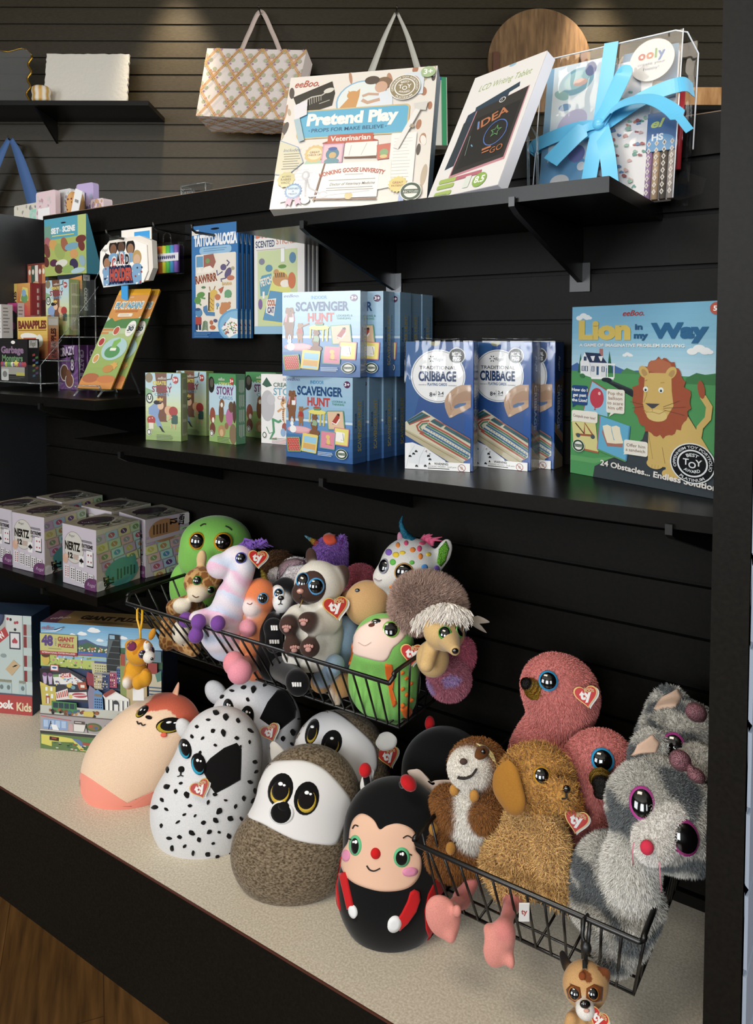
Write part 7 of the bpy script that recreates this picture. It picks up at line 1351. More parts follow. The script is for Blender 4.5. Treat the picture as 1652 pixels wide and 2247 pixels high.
# purple unicorn
s = U('purple furry unicorn soft toy with a rainbow horn at the back of the wide basket', 725, 1320, 1.07)
s.e(*cvu(856, 265), 1.07, 38, 40, 32, 0, '#8a62b0').e(*cvu(860, 360), 1.07, 38, 46, 32, 0, '#8a62b0').e(*cvu(912, 215), 1.075, 11, 24, 7, -.15, '#8a62b0'); s.body(.003, fur=dict(n=16000, L=.0045, wd=.0005)); s.horn('horn', [(*cvu(815, 225), 1.06), (*cvu(775, 195), 1.055), (*cvu(733, 168), 1.05)], 12, ['#b83a5a', '#c8503a', '#c89a3a', '#5fa0b0', '#8ac0d0']); s.felt('inner_ear', [([cvu(*p) for p in ((897, 240), (905, 190), (922, 170), (928, 205), (918, 245))], '#8a3aa8')], m='glitter'); s.felt('forelock', [(EL(*cvu(860, 195), 14, 9), '#c8503a')], h=.008)
# cream cat
CC, CB = '#e0dace', '#43302a'
s = U('cream cat soft toy with a dark brown face and paws in the wide basket', 690, 1440, .945, .012)
s.e(*cvu(800, 408), .95, 53, 52, 46, -.1, CC).e(*cvu(765, 272), .965, 12, 20, 7, .1, CB).e(*cvu(912, 372), .975, 18, 28, 8, -.2, CB).e(*cvu(725, 450), .915, 25, 24, 22, 0, CB).e(*cvu(780, 650), .945, 64, 66, 52, 0, CC).e(*cvu(760, 745), .93, 62, 38, 46, 0, CC).c((*cvu(690, 560), .92), 22, (*cvu(660, 590), .905), 20, CC).c((*cvu(850, 580), .935), 30, (*cvu(790, 600), .905), 24, CC).e(*cvu(655, 607), .89, 21, 21, 17, 0, CB).e(*cvu(748, 590), .888, 22, 21, 18, -.3, CB).e(*cvu(672, 712), .888, 20, 22, 16, .1, CB).e(*cvu(758, 717), .886, 22, 21, 17, -.1, CB)
s.body(.0023); s.felt('face_mask', [(EL(*cvu(768, 420), 31, 36, -.15), CB)]); s.eye(*cvu(724, 387), 15, '#4f9ad0', face=.55, ry=1.15); s.eye(*cvu(789, 416), 18.5, '#4f9ad0', face=.6); s.bead('nose', *cvu(712, 441), 8, 6, '#c08a7a'); s.lines('mouth', [[cvu(712, 450), cvu(716, 466), cvu(706, 474)], [cvu(716, 466), cvu(730, 470)]], 1.6, '#1f1512')
for cx, cy in ((728, 592), (645, 622), (682, 722), (752, 718)): s.felt('paw_pads', [(EL(*cvu(cx, cy+6), 6, 5), '#b88a80')]+[(EL(*cvu(cx-14+i*10, cy-12+abs(i-1.5)*3), 2.4, 3), '#b88a80') for i in range(4)])
s.tag(*cvu(906, 508), 54, .05, lift=.03, gold=True); b = MB('#8a6a3a'); b.tube([on_y(*cvu(726, 470), .905)-s.o, on_y(*cvu(716, 500), .90)-s.o, on_y(*cvu(708, 520), .90)-s.o], .0008, 6); b.build('tag_string', 'thread', s.root)
# pink furry, platypus
s = U('rose pink furry soft toy between the purple unicorn and the spotted one', 790, 1350, 1.07); s.e(*cvu(1005, 372), 1.07, 34, 28, 26, 0, '#b8606c').e(*cvu(1010, 440), 1.07, 36, 46, 28, 0, '#b8606c'); s.body(.003, fur=dict(n=12000, L=.004, wd=.0005))
s = U('tan platypus soft toy with a light blue body behind the green toy', 770, 1440, .985)
s.e(*cvu(1040, 500), .985, 50, 50, 44, 0, '#c39c6c').e(*cvu(945, 465), .985, 14, 14, 12, 0, '#8a5a34').e(*cvu(930, 700), .99, 40, 62, 36, 0, '#90a8bc').e(*cvu(815, 890), .96, 24, 22, 19, -.2, '#b98a52').e(*cvu(925, 900), .962, 25, 26, 19, 0, '#c39460').e(*cvu(1175, 490), 1.02, 20, 26, 14, .1, '#8a5a30').c((*cvu(880, 800), .93), 22, (*cvu(820, 860), .955), 20, '#90a8bc').c((*cvu(870, 940), .95), 10, (*cvu(890, 985), .95), 9, '#cdb9a4')
s.body(.0025); s.eye(*cvu(992, 437), 6, '#6a6a6a', ry=.7)
# spotted unicorn
s = U('white unicorn soft toy with rainbow spots and a teal horn in the wide basket', 900, 1360, 1.03, .014)
s.e(*cvu(1250, 320), 1.03, 66, 63, 54, -.15, '#d6d2cc').e(*cvu(1132, 372), 1.0, 29, 26, 25, 0, '#d6d2cc').e(*cvu(1412, 255), 1.05, 17, 33, 8, -.35, '#d6d2cc').e(*cvu(1205, 180), 1.05, 8, 14, 6, .2, '#c88aa0').e(*cvu(1200, 440), 1.03, 50, 42, 40, 0, '#d6d2cc'); s.body(.0025)
r8 = random.Random(6); it = []
for x, y in ((1165, 298), (1212, 252), (1262, 238), (1295, 232), (1258, 300), (1320, 322), (1190, 215), (1300, 270), (1222, 438), (1245, 410), (1340, 260), (1350, 370), (1180, 262), (1290, 380), (1145, 250), (1380, 330), (1310, 205), (1230, 205), (1160, 420), (1330, 410)): it.append((EL(*cvu(x, y), r8.uniform(4, 7.5), r8.uniform(4, 7.5)), r8.choice(('#4a8ac8', '#d8b83a', '#c84a6a', '#5fa84a', '#7a5ab0', '#d8803a'))))
s.felt('rainbow_spots', it); s.eye(*cvu(1221, 350), 22, '#b88a4a', face=.6, pup=.87); s.eye(*cvu(1122, 318), 13, '#8a8a9a', face=.2, ry=1.3); s.felt('inner_ear', [([cvu(*p) for p in ((1380, 300), (1392, 235), (1425, 195), (1438, 230), (1420, 290), (1395, 318))], '#7ac83a')], m='glitter', label='green glitter ear lining', h=.003)
s.horn('horn', [(*cvu(1262, 200), 1.03), (*cvu(1225, 160), 1.03), (*cvu(1205, 110), 1.03), (*cvu(1212, 72), 1.03)], 12, ['#1f7a9a', '#2a8aa8', '#1f7090']); s.lines('mouth', [[cvu(1078, 378), cvu(1095, 388), cvu(1110, 384)]], 1.6, '#9a8a8a')
b = MB('#c85a7a'); 
for i in range(16): p = on_y(*cvu(1300+i*4, 195+i*1.5), 1.05)-s.o; b.tube([p, p+AZ*.010+AX*random.uniform(-.004, .01), p+AZ*random.uniform(.004, .014)+AX*random.uniform(.004, .02)], [.003, .0026, .0008], 6)
b.build('mane', 'felt', s.root)
# hedgehog
s = U('brown and white furry hedgehog soft toy at the right end of the wide basket', 970, 1460, .985)
HB, HT = '#b89c8e', '#d2b07a'
s.e(*cvu(1340, 490), .985, 76, 54, 56, -.25, HB).e(*cvu(1280, 520), .99, 54, 50, 44, 0, HB).e(*cvu(1415, 640), .93, 46, 40, 36, -.3, HT).c((*cvu(1430, 660), .92), 28, (*cvu(1468, 728), .875), 12, HT).e(*cvu(1360, 600), .945, 22, 15, 12, .3, HT).e(*cvu(1360, 770), .95, 36, 40, 34, 0, HT).c((*cvu(1350, 720), .93), 17, (*cvu(1330, 800), .91), 16, HT)
s.body(.0025, fur=dict(n=42000, L=.010, wd=.0005, lean=(.15, .1, .1), rnd=.35, mask=lambda s, P: (np.abs(s.each(P)[:2].min(0)-s.each(P).min(0)) < .004)*1.))
fr = MB('#e6dfd6'); fr.smooth = True
for i in range(700):
    t = random.random(); p = on_y(*cvu(1275+260*t, 600-45*math.sin(t*PI)-30*t+random.uniform(-26, 26)), .948-.03*math.sin(t*PI))-s.o; q = p-AY*.012+AZ*random.uniform(-.012, .004)+AX*random.uniform(-.012, .010); fr.tube([p+AY*.012, p*.5+q*.5+AZ*.004, q], [.0016, .0013, .0003], 4, cap=False)
fr.build('white_ruff', 'fur', s.root, 'fluffy white fringe'); s.eye(*cvu(1420, 645), 15, '#4a9a3a'); s.eye(*cvu(1488, 640), 9, '#4a9a3a', face=.3, ry=1.5); s.bead('nose', *cvu(1470, 733), 7.5, 6.5, '#0d0c0c'); s.flap('felt_ear', [cvu(*p) for p in ((1535, 575), (1580, 560), (1640, 592), (1590, 600), (1625, 645), (1560, 612))], .98, '#8a8278', .0015)
# pink toy right
s = U('dusty pink furry soft toy low behind the right side wires', 990, 1510, 1.02); s.e(985, 1490, 1.02, 46, 44, 40, 0, '#b06a7a').e(1015, 1440, 1.05, 26, 40, 24, -.2, '#b05a6c'); s.body(.003, zones(blot('#a88ab8', 70, .9, 4)), fur=dict(n=16000, L=.0045, wd=.0005))
# green egg toy
GN = '#86c666'
s = U('green squashy toy with pale pink face at the front right corner of the wide basket', 855, 1575, .925, .02)
s.e(*cvu(1115, 860), .972, 76, 92, 56, -.15, GN).e(*cvu(1120, 690), .965, 66, 62, 50, -.1, GN).e(*cvu(1190, 930), .985, 42, 72, 40, -.2, '#6fae58'); s.body(.0025)
s.felt('face_patch', [(rnd([cvu(*p) for p in ((948, 690), (975, 640), (1020, 605), (1070, 580), (1130, 572), (1190, 580), (1225, 610), (1230, 650), (1200, 690), (1165, 720), (1140, 770), (1110, 785), (1040, 770), (975, 750), (950, 725))]), '#e8cdbf')]); s.eye(*cvu(1155, 628), 18.5, '#7ab04a', bulge=.3); s.eye(*cvu(1085, 590), 11, '#4a4a3a', ry=.6, bulge=.3); s.felt('nose', [(EL(*cvu(1062, 608), 7, 4, .2), '#5a3428')]); s.lines('mouth', [[cvu(1000, 690), cvu(1030, 705), cvu(1060, 690)]], 1.3, '#d0a898')
s.felt('dorsal_frill', [([cvu(*p) for p in ((1125, 795), (1160, 800), (1170, 870), (1165, 930), (1185, 990), (1165, 1010), (1150, 950), (1140, 890), (1128, 840))], '#d8682a')]); s.felt('dorsal_frill', [([cvu(*p) for p in ((1200, 1015), (1240, 1000), (1270, 1040), (1240, 1070), (1215, 1050))], '#d8682a')]); s.felt('dorsal_frill', [([cvu(*p) for p in ((935, 690), (945, 740), (938, 800), (930, 760))], '#d8682a')]); s.felt('orange_flecks', [(EL(*cvu(1210+20*(i % 3), 840+i*26), 4.5, 2.6, .8), '#c8682a') for i in range(7)]); s.tag(*cvu(1258, 748), 50, -.1, lift=.035)
# ================================================================== furry toys in the small basket
LG = 'furry soft toys in the small basket'
def Lw(label, px, py, Y, k=.014): return U(label, px, py, Y, k, LG)
# sloth
SB = '#8a5a2e'
s = Lw('brown sloth soft toy with a white face, left end of the small basket', 1020, 1900, .92)
s.e(*cvl(365, 600), .93, 62, 56, 48, -.15, SB).e(*cvl(320, 615), .905, 46, 40, 34, -.1, '#e6e0d6').e(*cvl(330, 860), .92, 74, 72, 56, 0, SB).e(*cvl(325, 860), .895, 36, 56, 40, .1, '#eae6de').c((*cvl(210, 770), .91), 32, (*cvl(235, 830), .885), 26, SB).c((*cvl(440, 800), .92), 34, (*cvl(390, 840), .885), 28, SB).e(*cvl(270, 1010), .90, 74, 52, 52, 0, SB).e(*cvl(170, 940), .895, 32, 30, 28, 0, SB)
s.body(.003, fur=dict(n=66000, L=.0055, wd=.00045, lean=(0, -.05, -.7), ls=lambda s, P: np.where(np.abs(s.each(P)[1]-s.each(P).min(0)) < .003, .45, 1.)))
s.felt('brow_mark', [([cvl(*p) for p in ((352, 500), (396, 512), (430, 548), (446, 590), (436, 590), (415, 556), (385, 526))], '#d8c88a')], h=.003)
s.felt('eye_mark', [(EL(*cvl(375, 545), 15, 12, .5), '#5f3a1c')], h=.005); s.bead('eye', *cvl(378, 546), 6, 6.5, '#15100c', out=5); s.bead('nose', *cvl(296, 585), 8.5, 7, '#4a3a34', out=5, m='felt')
s.lines('mouth', [[cvl(270, 648), cvl(300, 652), cvl(330, 640), cvl(352, 612)]], 2.2, '#1d1512', h=.005)
for x, y, r in ((262, 740, -.5), (350, 768, .4), (170, 905, .2), (240, 985, 0)): s.bead('claw', *cvl(x, y), 11, 14, '#b88440', out=4, m='plush')
# puppy
PB = '#c4924e'
s = Lw('golden brown puppy soft toy with floppy ears in the middle of the small basket', 1150, 1960, .905)
s.e(*cvl(640, 655), .91, 80, 68, 62, -.1, PB).e(*cvl(745, 730), .875, 32, 29, 28, 0, PB).e(*cvl(800, 800), .92, 20, 36, 16, -.2, '#a8702e').c((*cvl(640, 800), .915), 52, (*cvl(610, 980), .91), 72, '#d9b072').e(*cvl(590, 1020), .90, 84, 70, 58, 0, '#d9b072').c((*cvl(700, 960), .885), 34, (*cvl(735, 1170), .875), 30, '#d9b072').c((*cvl(470, 1060), .89), 38, (*cvl(520, 1160), .875), 34, '#d9b072')
s.body(.003, fur=dict(n=70000, L=.0062, wd=.0007, lean=(0, 0, -.3), rnd=.8, curl=.0018, mask=lambda s, P: .30+.70*(s.each(P)[:3].min(0) > .006), ls=lambda s, P: .42+.58*(s.each(P)[:3].min(0) > .004)))
s.flap('ear', [cvl(*p) for p in ((462, 596), (500, 572), (545, 615), (572, 700), (585, 780), (560, 828), (515, 830), (470, 785), (432, 715), (434, 640))], .862, '#a8742f', .008, 'plush')
s.eye(*cvl(660, 646), 19, '#b8862a'); s.bead('nose', *cvl(773, 713), 8.5, 9, '#100d0c', out=2); s.lines('mouth', [[cvl(772, 728), cvl(770, 748), cvl(752, 752)], [cvl(770, 748), cvl(784, 760)]], 1.8, '#1d1512', h=.004); s.lines('brow', [[cvl(735, 660), cvl(752, 654), cvl(768, 662)]], 2, '#5a3a1c', h=.004); s.tag(*cvl(852, 885), 52, -.2, lift=.012)
# flamingos
FP = '#d0807a'
s = Lw('pink flamingo soft toy with a gold beak, tallest at the back of the small basket', 1180, 1900, 1.03, .03)
s.e(*cvl(745, 240), 1.03, 74, 72, 58, 0, FP).e(*cvl(690, 215), 1.01, 46, 48, 40, 0, FP).c((*cvl(770, 300), 1.04), 62, (*cvl(690, 560), 1.04), 72, FP).c((*cvl(690, 560), 1.04), 72, (*cvl(720, 900), 1.03), 60, FP); s.body(.0034, fur=dict(n=70000, L=.0038, wd=.00045, lean=(0, 0, -.6)))
s.eye(*cvl(691, 201), 21.5, '#2f8fc0'); s.horn('beak', [(*cvl(628, 240), .985), (*cvl(605, 225), .972), (*cvl(575, 205), .962)], 23, ['#d0a83a', '#c89a34', '#17140f'], r1=.45); s.tag(*cvl(868, 272), 50, .15, lift=.014)
s = Lw('pink flamingo soft toy with dangling salmon feet, looking right behind the puppy', 1290, 1900, .97, .03)
s.e(*cvl(935, 585), .985, 72, 70, 56, 0, FP).c((*cvl(890, 640), .99), 56, (*cvl(880, 900), .97), 44, FP).e(*cvl(800, 960), .955, 66, 60, 44, 0, FP).c((*cvl(760, 1000), .93), 40, (*cvl(640, 1120), .90), 30, FP); s.body(.0034, fur=dict(n=56000, L=.0038, wd=.00045, lean=(0, 0, -.6)))
s.eye(*cvl(946, 573), 25, '#2f8fc0'); s.horn('beak', [(*cvl(935, 655), .935), (*cvl(940, 690), .922), (*cvl(938, 750), .918)], 24, ['#9a7a2a', '#141210', '#141210'], r1=.6)
for pts, tip in ((((330, 1150, .885), (285, 1225, .86), (235, 1275, .815)), (195, 1310, 36, 50, .35)), (((560, 1150, .88), (520, 1240, .855), (480, 1370, .80)), (460, 1440, 33, 52, -.25))):
    q = Plush('x', 'x', 'x', s.o, None, .012); bpy.data.objects.remove(q.root); q.root = s.root
    for a, b_ in zip(pts, pts[1:]): q.c((*cvl(*a[:2]), a[2]), 15, (*cvl(*b_[:2]), b_[2]), 15, '#cf7f7a')
    q.e(*cvl(*tip[:2]), .80, tip[2], tip[3], 17, tip[4], '#dd9184').e(*cvl(tip[0]+(-34 if tip[4] > 0 else -52), tip[1]-(60 if tip[4] > 0 else 76)), .80, 8, 8, 7, 0, '#dd9184').e(*cvl(tip[0]+(40 if tip[4] > 0 else 58), tip[1]+(95 if tip[4] > 0 else 88)), .80, 6, 10, 6, 0, '#dd9184').e(*cvl(tip[0]+(70 if tip[4] > 0 else 40), tip[1]-30), .80, 8, 12, 7, 0, '#dd9184'); q.body(.0024, name='leg_and_foot')
# grey cats
def cat_paint(seed, white):
    def f(s, V, C):
        r = np.random.default_rng(seed); K = r.normal(0, 80, (10, 3)); K[:, 2] *= 1.6; ph = r.uniform(0, 6.28, 10); v = np.cos(V @ K.T+ph).sum(1)/3.1
        g = np.abs(C-np.array(lin('#b9b7b0'))).sum(1) < .08; C[g] = np.where((v > .35)[:, None], lin('#6a6e70'), np.where((v > -.2)[:, None], lin('#b4b2ab'), lin('#c9c6be')))[g]; return C
    return f
KG = '#b9b7b0'
def cat(label, base, e_list, c_list, white):
    s = Lw(label, *base, .018)
    for a in e_list: s.e(*cvl(a[0], a[1]), *a[2:])
    for a in c_list: s.c(*a)
    return s
s = Lw('grey tabby cat soft toy with magenta eyes, front right of the small basket', 1400, 2060, .90, .018)
s.e(*cvl(1215, 800), .905, 112, 98, 84, -.35, KG).e(*cvl(1330, 900), .90, 92, 84, 70, -.4, KG).e(*cvl(1180, 970), .845, 42, 38, 36, -.3, '#e4e0da').e(*cvl(1245, 880), .862, 30, 40, 24, -.5, '#dedad4').e(*cvl(1160, 520), .935, 36, 42, 14, -.5, KG).e(*cvl(990, 1170), .90, 84, 116, 66, .15, KG).e(*cvl(1080, 1090), .875, 56, 84, 48, .1, '#dcd9d2').c((*cvl(1020, 1290), .875), 46, (*cvl(1000, 1470), .865), 40, KG).c((*cvl(870, 1200), .885), 34, (*cvl(865, 1270), .875), 26, KG).c((*cvl(1150, 1250), .885), 36, (*cvl(1090, 1400), .875), 34, KG)
s.body(.0032, cat_paint(5, 0), fur=dict(n=120000, L=.006, wd=.00045, lean=(-.1, 0, -.45), rnd=.5, ls=lambda s, P: np.where(np.abs(s.each(P)[2:4].min(0)-s.each(P).min(0)) < .003, .55, 1.)))
s.eye(*cvl(1132, 776), 28, '#a8408a', face=.75, ry=1.25); s.eye(*cvl(1330, 935), 32, '#8a2f6a', face=.6, ry=1.15); s.bead('nose', *cvl(1158, 978), 15, 16, '#c8344a', out=3, m='felt'); s.felt('inner_ear', [([cvl(*p) for p in ((1090, 560), (1110, 500), (1175, 455), (1205, 490), (1190, 540), (1140, 548))], '#c9a994')], h=.005)
b = MB('#c87a8a')
for pts in (((1092, 960), (1086, 1010), (1090, 1066)), ((1212, 1050), (1216, 1110), (1222, 1190))): b.tube([on_y(*cvl(*p), .80)-s.o for p in pts], .0007, 5)
b.build('whiskers', 'thread', s.root)
def bow(s, pts, Y):
    b = MB('#b8808a'); 
    for x, y, rx, ry, ro in pts: p = on_y(*cvl(x, y), Y)-s.o; u = dep(p+s.o)/F; b.ell(p, (rx*u, .009, ry*u), [math.cos(ro)*AX+math.sin(ro)*AZ, AY, -math.sin(ro)*AX+math.cos(ro)*AZ], 10, 8)
    b.build('hair_bow', 'glitter', s.root, 'shiny pink bow')
bow(s, ((1310, 575, 26, 22, -.6), (1355, 610, 9, 9, 0), (1385, 645, 22, 15, -.5)), .865)
s = Lw('grey tabby cat soft toy half hidden behind the front cat in the small basket', 1480, 1950, 1.06, .018)
s.e(*cvl(1335, 510), 1.055, 104, 92, 74, -.2, KG).e(*cvl(1300, 800), 1.06, 90, 120, 60, 0, KG).e(*cvl(1250, 320), 1.07, 38, 46, 14, -.3, KG).e(*cvl(1390, 580), 1.0, 36, 30, 30, 0, '#cfccc6'); s.body(.0036, cat_paint(9, 0), fur=dict(n=66000, L=.006, wd=.0005, lean=(-.1, 0, -.4), rnd=.5)); s.eye(*cvl(1280, 510), 25, '#a8408a', ry=1.2); s.felt('inner_ear', [([cvl(*p) for p in ((1195, 345), (1225, 280), (1290, 240), (1315, 290), (1290, 330), (1235, 335))], '#c2a692')], h=.005); bow(s, ((1385, 350, 26, 20, -.5),), 1.0)
# woven tags on the toys
b = MB('#e6e4e0'); p0_, p1_ = on_y(1140, 1985, .803), on_y(1160, 2018, .803); b.obox((p0_+p1_)/2, AX, AY, AZ, .006, .0004, .011); A = Art(1.1, 2, '#e6e4e0'); A.text('ty', .55, .8, .6, '#c0392b', al='c', bold=.03); b.art(A, (p0_+p1_)/2-AX*.0055-AZ*.010-AY*.0006, AX, AZ); o = b.build('woven_label', 'card', s.root); o.location = tuple(-s.o)
# ================================================================== clip-on toys
def clip(s, path, r, col, mat_='plain'):
    b = MB(col); b.tube([on_y(*p)-s.o for p in path], r, 8); b.build('clip_strap', mat_, s.root)
KX_ = lambda x, y: (x/4.465, 1330+y/4.465)
s = U('small yellow dog key clip hanging from the left corner of the wide basket', 306, 1490, .862, .006, 'clip-on toys'); YD = '#d89a2c'
s.e(*KX_(1370, 450), .862, 30, 29, 25, 0, YD).e(*KX_(1460, 500), .845, 13, 13, 12, 0, '#e6e0d6').e(*KX_(1440, 390), .85, 8, 12, 8, 0, '#e6e0d6').e(*KX_(1285, 390), .866, 14, 14, 6, .6, '#c88a2a').e(*KX_(1490, 275), .872, 7, 14, 5, -.4, '#c88a2a').e(*KX_(1330, 640), .864, 25, 28, 20, 0, YD).e(*KX_(1260, 740), .850, 14, 17, 13, .2, YD).e(*KX_(1355, 745), .846, 13, 16, 13, 0, YD).e(*KX_(1430, 700), .856, 13, 20, 12, 0, YD).e(*KX_(1240, 755), .842, 8, 10, 7, 0, '#e6e0d6'); s.body(.0016, blot('#c07a22', 140, .75, 3))
s.eye(*KX_(1398, 472), 9, '#5a3f86'); s.eye(*KX_(1492, 432), 5.5, '#5a3f86', face=.3, ry=1.4); s.bead('nose', *KX_(1487, 517), 3.6, 3.4, '#0d0c0c'); s.felt('inner_ear', [(EL(*KX_(1290, 393), 11, 10.5, .6), '#6a2a4a')]); clip(s, ((*KX_(1375, 320), .862), (*KX_(1372, 230), .866), (*KX_(1345, 130), .868), (*KX_(1345, 40), .874), (*KX_(1372, 0), .884), (*KX_(1395, 40), .880), (*KX_(1392, 140), .868), (*KX_(1380, 230), .864)), .0021, '#d8a41c')
b = MB('#e2e0dc'); c_ = on_y(*KX_(1355, 865), .862)-s.o; b.obox(c_, AX, AY, AZ, .010, .0004, .011); b.build('care_label', 'card', s.root)
s = U('spotted tan hyena key clip hanging below the front of the small basket', 1284, 2200, .800, .006, 'clip-on toys'); HY = '#c49a68'
s.e(*cvl(865, 1630), .800, 49, 49, 40, 0, HY).e(*cvl(865, 1745), .775, 21, 19, 20, 0, '#e6e0d8').e(*cvl(775, 1530), .81, 11, 32, 7, .35, '#1a1614').e(*cvl(948, 1590), .81, 15, 20, 8, -.5, '#1a1614').e(*cvl(845, 1830), .803, 34, 44, 28, 0, HY).c((*cvl(800, 1790), .79), 13, (*cvl(780, 1870), .785), 13, HY).c((*cvl(905, 1800), .79), 13, (*cvl(915, 1870), .785), 13, HY); s.body(.0017, blot('#7a4424', 150, .85, 8))
s.felt('face_mark', [([cvl(*p) for p in ((775, 1650), (800, 1625), (840, 1640), (848, 1690), (815, 1710), (785, 1690))], '#6a3a1c'), ([cvl(*p) for p in ((870, 1645), (905, 1625), (945, 1640), (940, 1700), (900, 1710), (868, 1690))], '#6a3a1c'), (EL(*cvl(850, 1588), 7, 9), '#7a3f20')]); s.eye(*cvl(814, 1668), 13, '#a86a2a'); s.eye(*cvl(900, 1668), 13, '#a86a2a'); s.bead('nose', *cvl(864, 1722), 12, 9, '#0f0d0c'); s.lines('stripe', [[cvl(862, 1525), cvl(862, 1560)]], 9, '#161311', h=.003); s.felt('tongue', [(EL(*cvl(870, 1750), 6, 4), '#c89a8a')])
clip(s, ((*cvl(868, 1540), .80), (*cvl(866, 1440), .806), (*cvl(850, 1400), .808), (*cvl(858, 1320), .812), (*cvl(875, 1300), .826), (*cvl(885, 1340), .818), (*cvl(878, 1430), .806)), .0023, '#111111'); b = MB('#1a1a1a'); b.ell(on_y(*cvl(868, 1455), .806)-s.o, (.006, .006, .008)); b.build('clip_body', 'plain', s.root); s.tag(*cvl(925, 1790), 42, -.5, lift=.022)
# ================================================================== far wall display
def FW(u, l, z): return AX*u+AY*l+AZ*z                     # metres along the far wall, towards it, up
def fpart(b, name, m, t, lab=None): return b.build(name, m, t, lab)
WL = FD-.002
for lab, x0, x1, zt in (('black wooden shelf on the far wall at left holding a pale tray', -2.3, -.985, 2.072), ('black wooden shelf on the far wall at right holding a wooden board', 1.12, 2.2, 2.06)):
    t = thing('wall_shelf', lab, 'shelf', FW((x0+x1)/2, WL, zt)); O = FW((x0+x1)/2, WL, zt); b = MB(); b.obox(FW((x0+x1)/2, WL-.125, zt-.01)-O, AX, AY, AZ, (x1-x0)/2, .125, .01); fpart(b, 'shelf_board', 'laminate', t)
    for x in (x0+.25, x1-.5):
        b = MB(); b.add([FW(x-.004, WL-.22, zt-.021)-O, FW(x-.004, WL, zt-.021)-O, FW(x-.004, WL, zt-.12)-O, FW(x+.004, WL-.22, zt-.021)-O, FW(x+.004, WL, zt-.021)-O, FW(x+.004, WL, zt-.12)-O], [(0, 1, 2), (5, 4, 3), (0, 3, 4, 1), (1, 4, 5, 2), (2, 5, 3, 0)]); fpart(b, 'shelf_bracket', 'wire', t)
def slab(b, O, w, h, t, tilt, rag=0, n=20, roll=0, seed=1):  # upright leaning slab with a slightly wavy outline
    r = random.Random(seed); P = []
    for (x0, y0), (x1, y1) in (((0, 0), (w, 0)), ((w, 0), (w, h)), ((w, h), (0, h)), ((0, h), (0, 0))):
        for i in range(n): P.append((x0+(x1-x0)*i/n+r.uniform(-rag, rag), y0+(y1-y0)*i/n+r.uniform(-rag, rag)))
    up = AZ*math.cos(tilt)+AY*math.sin(tilt); b.prism(P, O, AX, up, -t, 0); return up
t = thing('serving_tray', 'white textured rectangular tray leaning on the left far wall shelf', 'tray', FW(-1.26, 3.38, 2.0725)); O = FW(-1.26, 3.38, 2.0725); b = MB(); slab(b, FW(-1.472, 3.38, 2.073)-O, .366, .246, .014, .18, .0022); fpart(b, 'tray_body', 'white', t)
t = thing('striped_jar', 'little white and gold striped pot in front of the pale tray', 'pot', FW(-1.46, 3.335, 2.0723)); pr = [(.001, 0), (.036, 0), (.040, .012), (.037, .03), (.041, .045), (.038, .062), (.030, .068), (.026, .066), (.024, .03)]; b = MB()
k0 = len(b.V); b.lathe(pr, (0, 0, 0), 32); b.C[k0:] = [lin('#c79a4a' if (i % 32) % 4 < 2 else '#e6dcc8') for i in range(len(b.V)-k0)]; fpart(b, 'pot_body', 'plain', t)
t = thing('glass_tray', 'clear glass tray with a wavy gold rim, cut by the left edge of the photo', 'tray', FW(-1.635, 3.37, 2.0725)); O = FW(-1.635, 3.37, 2.0725); b = MB(); up = AZ*math.cos(.15)+AY*math.sin(.15)
P = [(-.40, 0), (.10, 0)]+[(.10+.008*math.sin(i*1.1), .012*i) for i in range(21)]+[(.10-.02*i, .255+.008*math.sin(i*.9)) for i in range(1, 26)]; b.prism(P, (0, 0, 0), AX, up, -.008, 0); fpart(b, 'tray_glass', 'glass', t); b = MB(); b.tube([AX*x+up*y-AY*.004 for x, y in P[2:22]], .0045, 6); b.tube([AX*x+up*y-AY*.004 for x, y in P[21:]], .0015, 6); fpart(b, 'gold_rim', 'gold', t)
# patterned tote
t = thing('tote_bag', 'pink and orange patterned tote bag hanging on the far wall', 'bag', FW(-.56, 3.44, 2.0)); O = FW(-.56, 3.44, 2.0)
def art_tote(w=.42, h=.27):
    a = Art(42, 27, '#e6dad2')
    for i in range(-2, 8):
        for j in range(-1, 6):
            x, y = i*9.4+(4.7 if j % 2 else 0), j*5.6
            a.ell(x, y, 1.6, 1.3, '#c9a08a'); a.ell(x, y, .9, .7, '#e6d2c8'); 
            for dx, dy in ((2.4, 0), (-2.4, 0), (0, 2), (0, -2)): a.ell(x+dx, y+dy, .9, .8, '#b8b898')
            for dx, dy in ((1.6, 1.4), (-1.6, 1.4), (1.6, -1.4), (-1.6, -1.4)): a.ell(x+dx, y+dy, .45, .4, '#b08aa0')
    for i in range(-6, 10):
        for k in (-.38, .38): a.line([(i*9.4+k, -1), (i*9.4+47+k, 55)], .34, '#dba868'); a.line([(i*9.4+k+47, -1), (i*9.4+k, 55)], .34, '#dba868')
    return a
b = MB('#dcccc2'); fr = [FW(-.79, 3.34, 2.02)-O, FW(-.375, 3.34, 2.0)-O, FW(-.312, 3.40, 2.325)-O, FW(-.752, 3.40, 2.332)-O]; bk = [FW(-.75, 3.46, 1.985)-O, FW(-.36, 3.46, 1.975)-O, FW(-.292, 3.46, 2.285)-O, FW(-.74, 3.46, 2.32)-O]
b.add(fr+bk, [(0, 1, 2, 3), (5, 4, 7, 6), (4, 5, 1, 0), (1, 5, 6, 2), (4, 0, 3, 7), (3, 2, 6, 7)]); A = art_tote(); 
